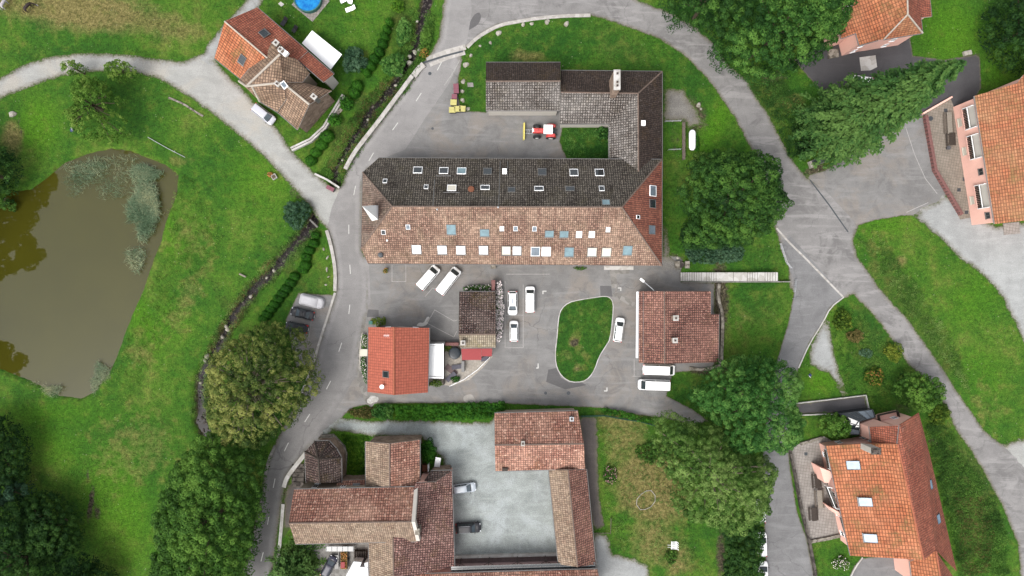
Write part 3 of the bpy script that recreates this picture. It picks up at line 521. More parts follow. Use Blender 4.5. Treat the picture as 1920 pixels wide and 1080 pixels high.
def pave_mesh(name, poly, z, mat, label, cat, jit, idx):
    pm = px2m(poly); pts = []
    n = len(pm)
    for i in range(n):
        a, b = Vector(pm[i]), Vector(pm[(i + 1) % n]); k = max(1, int((b - a).length / .7)); nn = Vector((-(b - a).y, (b - a).x)).normalized()
        for j in range(k):
            pts.append(a + (b - a) * j / k + (nn * random.gauss(0, jit * .5) if j else Vector((0, 0))))
    bx = np.array([tuple(p) for p in pts]); xs = np.arange(bx[:, 0].min(), bx[:, 0].max(), .9); ys = np.arange(bx[:, 1].min(), bx[:, 1].max(), .9)
    X, Y = np.meshgrid(xs, ys); X = X + rng.uniform(-.2, .2, X.shape); Y = Y + rng.uniform(-.2, .2, Y.shape)
    s = sdf(X, Y, bx); ok = s > .35
    inner = [Vector((a, b)) for a, b in zip(X[ok], Y[ok])]
    nb = len(pts)
    vs, es, fs, *_ = delaunay_2d_cdt(pts + inner, [(i, (i + 1) % nb) for i in range(nb)], [], 1, 1e-6)
    VX = np.array([v.x for v in vs]); VY = np.array([v.y for v in vs])
    e = np.maximum(0, sdf(VX, VY, bx))
    for j, q in enumerate(ALLP):
        if j != idx and q[:, 0].min() < VX.max() and q[:, 0].max() > VX.min() and q[:, 1].min() < VY.max() and q[:, 1].max() > VY.min():
            e = np.maximum(e, sdf(VX, VY, q))
    m = bpy.data.meshes.new(name); m.from_pydata([(v.x, v.y, z) for v in vs], [], [list(f) for f in fs]); m.materials.append(M[mat])
    m.attributes.new('edge', 'FLOAT', 'POINT').data.foreach_set('value', e.astype(np.float32))
    nrm = np.zeros(len(m.polygons) * 3); m.polygons.foreach_get('normal', nrm)
    if nrm[2::3].sum() < 0: m.flip_normals()
    o = bpy.data.objects.new(name, m); COL.objects.link(o); return tag(o, label, cat, kind='structure')
PV = {}
for i, a in enumerate(PAVE): PV[a[0]] = pave_mesh(*a, i)
# patches of other tarmac lying on the roads and yards (they belong to the surface they repair)
def patch(parent, poly, z, mat, name='patch'):
    pm = px2m(poly); vs, es, fs, *_ = delaunay_2d_cdt([Vector(p) for p in pm], [(i, (i + 1) % len(pm)) for i in range(len(pm))], [], 1, 1e-6)
    m = bpy.data.meshes.new(name); m.from_pydata([(v.x, v.y, z) for v in vs], [], [list(f) for f in fs]); m.materials.append(M[mat])
    m.attributes.new('edge', 'FLOAT', 'POINT').data.foreach_set('value', np.full(len(vs), 3, np.float32))
    if m.polygons and m.polygons[0].normal.z < 0: m.flip_normals()
    o = bpy.data.objects.new(name, m); COL.objects.link(o); o.parent = parent; return o
patch(PV['upper_road'], smooth_line([(888, 28), (899, 22), (903, 32), (897, 46), (884, 54), (876, 58), (880, 44)], 2, True), .0165, 'patch')
patch(PV['courtyard'], [(688, 580), (710, 581), (710, 593), (688, 595)], .0085, 'patch')
patch(PV['courtyard'], [(1125, 536), (1146, 536), (1148, 556), (1126, 556)], .0085, 'patch')
patch(PV['courtyard'], [(1028, 693), (1043, 690), (1052, 708), (1066, 717), (1090, 717), (1100, 722), (1060, 730), (1024, 716)], .0085, 'patch')
patch(PV['courtyard'], smooth_line([(870, 742), (884, 738), (889, 746), (893, 752), (884, 757), (872, 755), (868, 748)], 2, True), .0085, 'patch_lite')
# markings
def dash(mb, px, py, ln, wd, ang, z):
    c = P(px, py, z); d = Vector((math.cos(ang), math.sin(ang), 0)) * ln / 2; n = Vector((-math.sin(ang), math.cos(ang), 0)) * wd / 2
    mb.add([c - d - n, c + d - n, c + d + n, c - d + n], [(0, 1, 2, 3)])
mb = MB()
for px, py, a in [(824, 124, 62), (785, 182, 57), (741, 237, 54), (696, 294, 60), (665, 357, 79), (654, 430, 90), (656.5, 505, 94), (655, 580, 84), (638, 651, 72), (616, 722, 63), (576, 784, 57), (537, 838, 64), (514, 906, 79), (503, 975, 80), (491.5, 1044, 76)]:
    dash(mb, px, py, 1.75, .16, R(a), .0225)
o = mb.build('centre_line', M['paint_white']); o.parent = PV['main_road']
mb = MB(); ribbon(mb, px2m([(862, 113), (855, 126), (845, 143), (833, 160)]), .10, .0225); o = mb.build('edge_line', M['paint_faint']); o.parent = PV['main_road']
def lines(parent, polys, z, wd=.1, mat='paint_faint'):
    mb = MB()
    for pl in polys:
        for a, b in zip(pl[:-1], pl[1:]):
            d = (Vector(b) - Vector(a)).normalized() * .5; ribbon(mb, px2m([tuple(Vector(a) - d), tuple(Vector(b) + d)]), wd, z); z += .0004
    o = mb.build('parking_line', M[mat]); o.parent = parent
lines(PV['courtyard'], [[(735, 495), (735, 528), (761, 528), (761, 495)], [(797, 556), (811, 540), (816, 542)], [(815, 581), (851, 602), (857, 600)], [(815, 581), (801, 606), (851, 632), (856, 622)], [(947, 528), (947, 652), (981, 652), (981, 534)], [(947, 591), (981, 591)], [(860, 520), (869, 510)], [(1189, 674), (1189, 706)], [(1186, 705.5), (1202, 705.5)], [(950, 514), (1030, 514)]], .0088)
lines(PV['courtyard'], [[(1018, 551), (1018, 546), (1024, 546)], [(1006, 690), (1009, 690), (1009, 682)], [(1159, 540), (1164, 540), (1164, 545)], [(1133, 733), (1138, 733), (1138, 727)]], .0092, .22, 'paint_white')
lines(PV['plaza'], [[(1698, 238), (1715, 290), (1735, 335), (1757, 363)], [(1740, 380), (1700, 398)]], .0125, .12)
lines(PV['parking_bay'], [[(590, 560), (578, 640)]], .0165, .06)

def kerb(name, pts, wd, h, mat, label, cat, group=None, closed=False, z0=-.05, sm=1):
    pm = smooth_line(px2m(pts), sm, closed) if sm else px2m(pts)
    if closed: pm = pm + [pm[0]]
    L, Rr = ribbon_pts(pm, wd)
    if closed:
        d = (Vector(pm[1]) - Vector(pm[-2])).normalized(); n = Vector((-d.y, d.x)); L[0] = L[-1] = Vector(pm[0]) + n * wd / 2; Rr[0] = Rr[-1] = Vector(pm[0]) - n * wd / 2
    mb = MB(); n = len(L)
    vs = [(p.x, p.y, z) for z, S_ in ((z0, L), (h, L), (h, Rr), (z0, Rr)) for p in S_]
    fs = []
    for k in range(3):
        for i in range(n - 1): fs.append((k * n + i, k * n + i + 1, (k + 1) * n + i + 1, (k + 1) * n + i))
    if not closed: fs += [(0, n, 2 * n, 3 * n), (n - 1, 4 * n - 1, 3 * n - 1, 2 * n - 1)]
    mb.add(vs, fs); o = mb.build(name, M[mat]); return tag(o, label, cat, group)
kerb('kerb', [(613, 432), (620, 456), (626, 484), (629.5, 512), (628.5, 546)], .62, .30, 'kerbstone', 'broken white kerbstone row along the clipped bush bank', 'kerb')
kerb('kerb', [(628.5, 549), (622, 569), (616, 590), (602, 631), (586, 688), (565, 738)], .42, .16, 'kerbstone', 'long pale kerb between the parking bay and the road', 'kerb')
kerb('kerb', [(493, 925), (488, 950), (478, 1000), (466, 1050), (456, 1090)], .2, .1, 'concrete_grey', 'thin kerb along the dark trees by the road', 'kerb')
kerb('kerb', [(516, 836), (504, 862), (498, 890)], .5, .12, 'concrete_grey', 'short kerb at the yellowish tree by the road', 'kerb')
kerb('road_wall', [(534, 912), (540, 893), (556, 872), (576, 847)], .75, .7, 'concrete', 'curved concrete wall hugging the chapel steps', 'wall')
kerb('kerb', [(531, 945), (528, 985), (524, 1030), (516, 1090)], .6, .14, 'concrete', 'concrete kerb between the road and the long nave', 'kerb')
kerb('kerb', [(576, 847), (596, 825), (606, 810)], .25, .3, 'concrete_grey', 'low kerb from the chapel to the gravel court', 'kerb')
kerb('roadside_wall', [(649, 318), (662, 293), (680, 268), (704, 238), (740, 190), (774, 144)], .75, .75, 'kerbstone', 'long pale parapet wall between the stream and the road', 'wall', sm=2)
kerb('roadside_wall', [(776, 144), (786, 130), (795, 122)], 1.1, .5, 'kerbstone', 'short broad end of the parapet by the drain grating', 'wall')
kerb('kerb', [(876, 89), (890, 75), (905, 64), (937, 47), (975, 40), (1012, 34), (1060, 30), (1107, 29)], .62, .16, 'kerbstone', 'curved white kerb round the upper lawn', 'kerb')
kerb('bridge_parapet', [(592, 327), (615, 338), (638, 353)], .35, .75, 'concrete', 'low parapet over the stream with two maroon bins', 'parapet', sm=0)
kerb('bridge_parapet', [(582, 412), (596, 426)], .3, .5, 'concrete_grey', 'small parapet beside the blue green bush', 'parapet', sm=0)
kerb('kerb', [(1456, 428), (1480, 455), (1510, 484), (1545, 520), (1582, 558)], .34, .03, 'kerbstone', 'pale stone gutter cutting diagonally across the junction', 'gutter', z0=0, sm=0)
kerb('kerb', [(1519, 338), (1555, 385), (1590, 435)], .22, .035, 'steel_dark', 'dark drain channel between the square and the road', 'drain', z0=0, sm=0)
kerb('kerb', [(1582, 557), (1557, 576), (1543, 604), (1517, 645), (1497, 690)], .2, .12, 'concrete', 'thin pale kerb between the lane and chippings', 'kerb')
kerb('kerb', [(1134.7, 555), (1144, 558), (1150, 568), (1149, 594), (1144, 636), (1136, 648.6), (1123, 669), (1115, 693), (1105, 708), (1092, 716), (1071, 716.5), (1058, 709.5), (1048, 698), (1042, 682), (1041, 659), (1044, 636), (1046, 610), (1048, 591.5), (1053, 578.5), (1066, 567), (1087, 562), (1113, 558)], .16, .10, 'concrete', 'thin stone edging round the courtyard lawn', 'kerb', closed=True)
isl = [(1134.7, 555), (1144, 558), (1150, 568), (1149, 594), (1144, 636), (1136, 648.6), (1123, 669), (1115, 693), (1105, 708), (1092, 716), (1071, 716.5), (1058, 709.5), (1048, 698), (1042, 682), (1041, 659), (1044, 636), (1046, 610), (1048, 591.5), (1053, 578.5), (1066, 567), (1087, 562), (1113, 558)]
def lawn(name, poly, z, label, bright=.35, dry=(), jit=0):
    pm = px2m(poly); bx = np.array(pm); xs = np.arange(bx[:, 0].min(), bx[:, 0].max(), .5); ys = np.arange(bx[:, 1].min(), bx[:, 1].max(), .5)
    X, Y = np.meshgrid(xs, ys); ok = sdf(X, Y, bx) > .2
    vs, es, fs, *_ = delaunay_2d_cdt([Vector(p) for p in pm] + [Vector((a, b)) for a, b in zip(X[ok], Y[ok])], [(i, (i + 1) % len(pm)) for i in range(len(pm))], [], 1, 1e-6)
    VX = np.array([v.x for v in vs]); VY = np.array([v.y for v in vs]); dr = np.zeros(len(vs)); mu = np.zeros(len(vs))
    for cx, cy, r, s, k in dry:
        g = s * np.exp(-((VX - (cx - 960) * .1) ** 2 + (VY - (540 - cy) * .1) ** 2) / (r * .1) ** 2)
        if k: mu = np.maximum(mu, g)
        else: dr = np.maximum(dr, g)
    m = bpy.data.meshes.new(name); m.from_pydata([(v.x, v.y, z) for v in vs], [], [list(f) for f in fs]); m.materials.append(M['grass'])
    for nm, a in (('dry', dr), ('mud', mu), ('rough', dr * 0), ('bright', dr * 0 + bright), ('deep', dr * 0 + .85 * (1 - np.minimum(1, dr)))): m.attributes.new(nm, 'FLOAT', 'POINT').data.foreach_set('value', a.astype(np.float32))
    if m.polygons[0].normal.z < 0: m.flip_normals()
    o = bpy.data.objects.new(name, m); COL.objects.link(o); return tag(o, label, 'lawn', kind='structure')
lawn('lawn', isl, .05, 'pear shaped mown lawn in the courtyard', .0, [(1077, 642, 8, 1.3, 1), (1075, 640, 12, .9, 0), (1062, 668, 14, .6, 0), (1083, 690, 12, .8, 0), (1082, 692, 6, .6, 1), (1095, 660, 16, .5, 0), (1100, 590, 22, .35, 0)])
# drain covers set in the paving
def disc(name, px, py, r, z, mat, label, cat, group=None, sq=False):
    mb = MB(); c = P(px, py, 0)
    if sq: mb.prism([(c.x - r, c.y - r), (c.x + r, c.y - r), (c.x + r, c.y + r), (c.x - r, c.y + r)], z - .02, z)
    else: mb.prism([(c.x + r * math.cos(a * math.pi / 8), c.y + r * math.sin(a * math.pi / 8)) for a in range(16)], z - .02, z)
    return tag(mb.build(name, M[mat]), label, cat, group)
disc('manhole_cover', 806, 138, .32, .028, 'steel_dark', 'round manhole cover in the road by the grating', 'manhole cover')
disc('manhole_cover', 811, 241, .25, .012, 'steel_dark', 'round manhole cover in the north yard tarmac', 'manhole cover')
disc('drain_grate', 1023, 737, .3, .012, 'steel_dark', 'dark gully grate in the lane below the oval lawn', 'drain')
disc('drain_grate', 1066, 737, .35, .012, 'steel_dark', 'rightmost gully grate in the lane below the lawn', 'drain')
disc('drain_grate', 1745, 222, .45, .034, 'steel_dark', 'round drain cover on the brown terrace', 'drain')
for x, y, l in [(1798, 356, 'square drain beside the lowest balcony'), (1808, 336, 'small square drain under the balcony house window'), (1773, 207, 'square drain above the long terrace table'), (1812, 398, 'square drain at the terrace end')]:
    disc('drain_grate', x, y, .33, .034, 'steel_dark', l + ' on brown paving', 'drain', None, True)
disc('drain_grate', 1511, 851, .3, .022, 'steel_dark', 'square drain in the pale picnic terrace', 'drain', None, True)
mb = MB(); ribbon(mb, px2m([(793, 118), (830, 106), (868, 96)]), .35, .03); tag(mb.build('drain_grating', M['steel_dark']), 'dark slotted drain grating across the road', 'drain')
mb = MB(); ribbon(mb, px2m([(800, 112), (836, 98), (873, 88)]), 1.0, .024); ribbon(mb, px2m([(806, 122), (840, 108), (872, 99)]), .7, .0245)
o = mb.build('concrete_band', M['kerbstone']); o.parent = PV['main_road']
# ---------------------------------------------------------------- buildings
def newell(pts):
    n = Vector((0, 0, 0))
    for i in range(len(pts)):
        a, b = pts[i], pts[(i + 1) % len(pts)]
        n += Vector(((a.y - b.y) * (a.z + b.z), (a.z - b.z) * (a.x + b.x), (a.x - b.x) * (a.y + b.y)))
    return n.normalized()
def building(name, label, cat, V, F, wall, oh=.45, th=.2, group=None, ridge='ridge', verge='verge', gutter=True, wins=None, walls=True, cap_r=.14):
    pts = [P(*v) for v in V]
    c = sum(pts, Vector()) / len(pts); root = empty(name, (c.x, c.y, 0), label, cat, group)
    mats = []; mb = MB(); faces = []; ecount = {}
    for idx, mt in F:
        idx = list(idx); pp = [pts[i] for i in idx]; n = newell(pp)
        if n.z < 0: idx = idx[::-1]; pp = pp[::-1]; n = -n
        if mt not in mats: mats.append(mt)
        up = Vector((0, 0, 1)) - n * n.z; up = up.normalized() if up.length > 1e-4 else Vector((0, 1, 0)); ux = up.cross(n)
        faces.append((pp, n, ux, up, idx))
        uvs = [(p.dot(ux) + 17.3 * len(faces), p.dot(up) + 5.1 * len(faces)) for p in pp]
        tri = tessellate_polygon([pp]) if len(pp) > 4 else [list(range(len(pp)))]
        for t in tri:
            q = [pp[k] for k in t]; u = [uvs[k] for k in t]
            if newell(q).z < 0: q = q[::-1]; u = u[::-1]
            mb.add(q, [list(range(len(q)))], mats.index(mt), [u])
        for i in range(len(idx)):
            a, b = idx[i], idx[(i + 1) % len(idx)]; ecount.setdefault((min(a, b), max(a, b)), []).append((a, b, len(faces) - 1))
    mats2 = [M[m] for m in mats] + [M[verge], M['timber_dark']]; iv, iu = len(mats), len(mats) + 1
    dz = Vector((0, 0, -th)); bnd = {}
    for k, l in ecount.items():
        if len(l) == 1: bnd[l[0][0]] = l[0][1]
    for pp, n, ux, up, idx in faces:
        tri = tessellate_polygon([pp]) if len(pp) > 4 else [list(range(len(pp)))]
        for t in tri:
            q = [pp[k] + dz for k in t]
            if newell(q).z > 0: q = q[::-1]
            mb.add(q, [list(range(len(q)))], iu)
    for a, b in bnd.items(): mb.add([pts[a], pts[a] + dz, pts[b] + dz, pts[b]], [(0, 1, 2, 3)], iv)
    mb.build('roof', mats2, root)
    loops = []; left = dict(bnd)
    while left:
        s = next(iter(left)); lp = [s]; nx_ = left.pop(s)
        while nx_ != s and nx_ in left: lp.append(nx_); nx_ = left.pop(nx_)
        loops.append(lp)
    segs = []
    if walls:
        wb = MB()
        for lp in loops:
            n_ = len(lp); ins = []
            for i in range(n_):
                a, b, c2 = pts[lp[i - 1]], pts[lp[i]], pts[lp[(i + 1) % n_]]
                d1 = Vector((b.x - a.x, b.y - a.y)).normalized(); d2 = Vector((c2.x - b.x, c2.y - b.y)).normalized()
                n1 = Vector((-d1.y, d1.x)); n2 = Vector((-d2.y, d2.x)); m = (n1 + n2); m = m.normalized() if m.length > .3 else n1
                m *= oh / max(.35, m.dot(n1)); ins.append(Vector((b.x + m.x, b.y + m.y, b.z - th)))
            for i in range(n_):
                a, b = ins[i], ins[(i + 1) % n_]
                if (a - b).length < .05: continue
                wb.add([Vector((a.x, a.y, -.1)), Vector((b.x, b.y, -.1)), b, a], [(0, 1, 2, 3)]); segs.append((a, b))
        wb.build('wall', M[wall], root)
    if gutter:
        g = MB(); any_ = False
        for a, b in bnd.items():
            A_, B_ = pts[a], pts[b]
            if abs(A_.z - B_.z) < .35 and (A_ - B_).length > 1.5:
                d = (B_ - A_).normalized(); out = Vector((d.y, -d.x, 0)) * .07
                g.tube([A_ + out + Vector((0, 0, -.1)), B_ + out + Vector((0, 0, -.1))], .075, 6); any_ = True
        if any_: g.build('gutter', M['zinc'], root)
    if ridge:
        rb = MB(); any_ = False
        for k, l in ecount.items():
            if len(l) == 2:
                f1, f2 = faces[l[0][2]], faces[l[1][2]]; mid = (pts[k[0]] + pts[k[1]]) / 2; c2 = sum(f2[0], Vector()) / len(f2[0])
                if (c2 - mid).dot(f1[1]) < -.02:
                    rb.tube([pts[k[0]] + Vector((0, 0, .02)), pts[k[1]] + Vector((0, 0, .02))], cap_r, 6); any_ = True
        if any_: rb.build('ridge_cap', M[ridge], root)
    B = dict(root=root, faces=faces, pts=pts, segs=segs)
    if wins: auto_windows(B, **wins)
    return B
def auto_windows(B, h=1.25, w_=.9, step=3.2, first=1.0, storey=2.7, mats=('white_pl', 'glass_dark'), facing=True, maxn=40, minlen=3):
    k = 0
    for a, b in B['segs']:
        L = Vector((b.x - a.x, b.y - a.y)).length
        if L < minlen: continue
        d = Vector((b.x - a.x, b.y - a.y, 0)).normalized(); n = Vector((d.y, -d.x, 0)); mid = (a + b) / 2
        if facing and n.dot(Vector((mid.x, mid.y, 0)).normalized()) > -.25: continue
        cnt = max(1, int(L / step)); top = min(a.z, b.z)
        for i in range(cnt):
            t = (i + .5) / cnt; z = first + h / 2
            while z + h / 2 + .25 < top and k < maxn:
                c = Vector((a.x, a.y, 0)) + d * L * t + Vector((0, 0, z)); window(B['root'], c, n, w_, h, mats); k += 1; z += storey
def window(root, c, n, w_, h, mats=('white_pl', 'glass_dark'), name='window'):
    d = Vector((-n.y, n.x, 0)); up = Vector((0, 0, 1)); mb = MB(); f = .07
    for s in (-1, 1):
        mb.obox(c + d * s * (w_ / 2 - f / 2) + n * .03, d * f / 2, n * .05, up * h / 2)
        mb.obox(c + up * s * (h / 2 - f / 2) + n * .03, d * (w_ / 2 - f), n * .05, up * f / 2)
    mb.obox(c + n * .03, d * .025, n * .045, up * (h / 2 - f)); mb.obox(c - up * (h / 2 + .04) + n * .07, d * (w_ / 2 + .08), n * .09, up * .035)
    o = mb.build(name, M[mats[0]], root)
    p = MB(); p.obox(c + n * .012, d * (w_ / 2 - f), n * .012, up * (h / 2 - f)); p.build('pane', M[mats[1]], o)
def on_plane(px, py, face):
    pp, n = face[0], face[1]; o = Vector((0, 0, CAM_H)); d = P(px, py, 0) - o
    t = (pp[0] - o).dot(n) / d.dot(n); return o + d * t
def best_face(B, px, py):
    best = None
    for f in B['faces']:
        q = on_plane(px, py, f); poly = [(p.x, p.y) for p in f[0]]
        if inside_poly(np.array([q.x]), np.array([q.y]), poly)[0] and (best is None or q.z > best[1].z): best = (f, q)
    return best
def skylight(B, px, py, wp, hp, kind='dark', frame='white_pl'):
    r = best_face(B, px, py)
    if r is None: return
    f, q = r; n, ux, up = f[1], f[2], f[3]; k = .1 * (1 - q.z / CAM_H)
    wd, ht = (wp, hp) if abs(ux.x) > .7 else (hp, wp)
    w_ = wd * k / 2; h = ht * k / max(.5, n.z) / 2; fr = .07 if w_ > .5 else .05; mb = MB(); c = q + n * .07
    for s in (-1, 1):
        mb.obox(c + ux * s * (w_ - fr / 2), ux * fr / 2, up * h, n * .09)
        mb.obox(c + up * s * (h - fr / 2), ux * (w_ - fr), up * fr / 2, n * .088)
    mb.obox(q + n * .02 - up * (h + .09), ux * (w_ + .05), up * .09, n * .03, 1)
    o = mb.build('skylight', [M[frame], M['zinc']], B['root'])
    p = MB(); p.obox(c + n * .03, ux * (w_ - fr), up * (h - fr), n * .012); p.build('pane', M[{'dark': 'glass_dark', 'blue': 'glass_blue', 'white': 'blind', 'cream': 'blind_cream', 'grey': 'glass_grey', 'roof': 'glass_roof'}[kind]], o)
def chimney(B, px, py, zb, zt, wx, wy, mat='cream_wall', flues=((0, 0),), rz=0, cap='concrete'):
    c = P(px, py, zt); mb = MB(); mb.box((c.x, c.y, (zb + zt) / 2 - .06), wx, wy, zt - zb - .12, 0, rz); mb.box((c.x, c.y, zt - .06), wx + .16, wy + .16, .12, 1, rz)
    o = mb.build('chimney', [M[mat], M[cap]], B['root']); f = MB()
    for fx, fy in flues: f.box((c.x + fx, c.y + fy, zt + .09), .34, .34, .18, 0, rz); f.box((c.x + fx, c.y + fy, zt + .185), .22, .22, .012, 1, rz)
    f.build('flue', [M['ridge'], M['dark_trim']], o); return o
def vent(B, px, py, r=.16, h=.45, mat='zinc', name='roof_vent'):
    q = best_face(B, px, py)
    if q is None: return
    mb = MB(); mb.lathe(q[1] - Vector((0, 0, .15)), [(r * 1.6, 0), (r, .2), (r, h), (r * 1.5, h + .02), (r * 1.3, h + .12), (.01, h + .16)], 12); mb.build(name, M[mat], B['root'])

# ---- long main building
mv = [(710, 296, 6), (1241, 299, 6), (1241, 498, 6), (690, 494, 6), (677, 466, 7.9), (680, 323, 7.9), (735, 387, 12.5), (1166, 388.5, 12.5)]
manor = building('manor_house', 'very long building with dark mossy north roof and pale pink south roof full of skylights', 'building', mv,
    [((0, 1, 7, 6, 5), 'r_north'), ((2, 3, 4, 6, 7), 'r_south'), ((4, 5, 6), 'r_hip_w'), ((1, 2, 7), 'r_hip_e')], 'cream_wall', .5, wins=dict(step=4.2, facing=False, maxn=64))
for x, y, w_, h, k, fr in [(783.5, 319.4, 17, 13, 'dark', 'white_pl'), (832, 320.5, 17, 13, 'dark', 'white_pl'), (865.5, 321, 17, 13, 'blue', 'white_pl'), (914, 322, 16, 13, 'dark', 'zinc'), (1016.4, 323, 16, 14, 'dark', 'zinc'), (1076, 324, 16, 14, 'dark', 'white_pl'), (1124, 324, 17, 14, 'dark', 'white_pl'), (722, 340, 8, 8, 'dark', 'white_pl'), (799, 351, 8, 8, 'dark', 'white_pl'), (847, 353, 17, 12, 'cream', 'white_pl'), (909.5, 352, 17, 9, 'dark', 'white_pl'), (959, 356.5, 14, 10, 'dark', 'zinc'), (1010.5, 354, 17, 9, 'dark', 'white_pl'), (1068.6, 354.5, 17, 9, 'dark', 'zinc'), (1128, 354, 10, 10, 'dark', 'white_pl'), (1136, 380, 15, 11, 'blue', 'zinc'),
    (846, 430, 18, 18, 'blue', 'zinc'), (908.5, 436, 18, 13, 'blue', 'zinc'), (765, 425, 8, 8, 'grey', 'white_pl'), (719, 435, 8, 8, 'dark', 'white_pl'), (941, 428, 8, 8, 'cream', 'white_pl'), (966.6, 428, 8, 8, 'grey', 'white_pl'), (1002, 428.5, 8, 8, 'grey', 'white_pl'), (1030, 438, 17, 12, 'blue', 'zinc'), (1057.5, 438.6, 17, 12, 'blue', 'zinc'), (1085.6, 439, 11, 11, 'white', 'white_pl'), (1109.5, 439, 11, 11, 'white', 'white_pl'), (1140, 430, 8, 8, 'cream', 'white_pl'),
    (781, 467, 18, 16, 'white', 'zinc'), (829, 468, 18, 16, 'white', 'zinc'), (864, 468.5, 18, 16, 'white', 'zinc'), (906.5, 468.5, 18, 16, 'white', 'zinc'), (949.2, 469.3, 17, 16, 'cream', 'zinc'), (969.2, 469.5, 17, 16, 'white', 'zinc'), (1003.8, 471, 17, 16, 'grey', 'white_pl'), (1024, 471, 17, 16, 'white', 'white_pl'), (1067, 472, 18, 17, 'blue', 'zinc'), (1110, 472, 18, 16, 'cream', 'zinc'), (1137, 472.3, 18, 16, 'cream', 'zinc'), (1176.5, 469, 18, 17, 'blue', 'zinc'),
    (1223.6, 358, 14, 20, 'grey', 'white_pl'), (1223, 382, 13, 16, 'dark', 'zinc'), (1195.7, 407, 7, 7, 'dark', 'white_pl'), (1222, 431, 13, 17, 'grey', 'zinc')]:
    skylight(manor, x, y, w_, h, k, fr)
for x, y, r, h, m in [(714, 478, .3, .6, 'steel_dark'), (726, 451, .12, .3, 'blind'), (883.5, 355, .38, .5, 'rust'), (934, 389, .1, .6, 'steel'), (820, 393, .1, .5, 'steel')]: vent(manor, x, y, r, h, m)
mb = MB(); q = on_plane(946, 322, manor['faces'][0]); mb.box(q + Vector((0, 0, .2)), .75, 1.0, .6); mb.build('roof_hatch', M['blind'], manor['root'])
for px, py in ((965, 383), (971, 383.5)): pass
for xa, ya, xb, yb in ((938, 303, 935, 386), (952, 303, 951, 330), (815, 337, 812, 386)):
    mb = MB(); f = manor['faces'][0]; mb.tube([on_plane(xa, ya, f) + Vector((0, 0, .06)), on_plane(xb, yb, f) + Vector((0, 0, .06))], .07, 6); mb.build('lightning_rod', M['zinc'], manor['root'])
for xa, xb, y in ((817, 846, 330), (832, 862, 361)):
    mb = MB(); f = manor['faces'][0]; mb.tube([on_plane(xa, y, f) + Vector((0, 0, .15)), on_plane(xb, y, f) + Vector((0, 0, .15))], .08, 6); mb.build('snow_guard', M['zinc'], manor['root'])
# white spire on the west hip
zb, zt = 9.6, 19.6; tip = P(679, 386.5, zt); mb = MB()
bs = [Vector((tip.x + dx, tip.y + dy, z)) for z in (zb - 2, zb) for dx, dy in ((-.45, -1.2), (.75, -1.2), (.75, 1.2), (-.45, 1.2))]
mb.add(bs, [(0, 1, 5, 4), (1, 2, 6, 5), (2, 3, 7, 6), (3, 0, 4, 7)])
er = [Vector((tip.x + dx, tip.y + dy, zb)) for dx, dy in ((-.5, -1.35), (.85, -1.35), (.85, 1.35), (-.5, 1.35))]
mb.add(er + [tip], [(0, 1, 4), (1, 2, 4), (2, 3, 4), (3, 0, 4), (3, 2, 1, 0)])
sp_ = mb.build('bell_turret', [M['white_zinc']], manor['root'])
mb = MB()
for s in (-.55, .55): mb.box((tip.x + .77, tip.y + s, zb - .6), .05, .7, .8)
mb.build('louvre', M['steel_dark'], sp_)
# south front steps, entrance slabs
mb = MB(); c = P(1160, 501, 0); mb.box((c.x, c.y, .12), 5.5, 1.0, .24); mb.box((c.x, c.y + .2, .3), 4.6, .6, .14); mb.build('door_step', M['concrete'], manor['root'])
mb = MB(); c = P(925, 500, 0); mb.box((c.x, c.y, .3), .9, .8, .6); mb.build('cellar_hatch', M['stone'], manor['root'])
# ---- annex: west block
annex = building('annex', 'outbuilding with brown north slope and grey gridded south slope by the upper lawn', 'outbuilding', [(911, 117, 5), (1051, 117, 5), (1051, 152, 8.3), (911, 152.5, 8.3), (911, 207, 5), (1049.5, 207, 5)],
    [((0, 1, 2, 3), 'r_brown'), ((3, 2, 5, 4), 'r_grey')], 'white_wall', .35, .3)
wing = building('tiled_wing', 'L shaped wing with lichen grey tiles and a tall pale chimney stack', 'outbuilding',
    [(1051.5, 132, 4.6), (1241.5, 134, 4.6), (1241.5, 330, 4.6), (1143.5, 330, 4.6), (1142.5, 232, 4.6), (1049, 232, 4.6), (1051.5, 173, 7.6), (1196.5, 175, 7.6), (1197, 331, 7.6)],
    [((0, 1, 7, 6), 'r_brown'), ((6, 7, 4, 5), 'r_grey'), ((7, 8, 3, 4), 'r_grey'), ((1, 2, 8, 7), 'r_brown')], 'white_wall', .4, .25)
chimney(wing, 1157, 149.5, 5, 12.3, 1.0, 3.3, 'stone_wall', ((.05, 1.05), (.05, -.4), (.05, -1.0)))
mb = MB(); q = on_plane(1205.5, 231.5, wing['faces'][3]); mb.box(q + Vector((0, 0, .2)), .75, .9, .5); mb.build('roof_hatch', M['blind'], wing['root'])
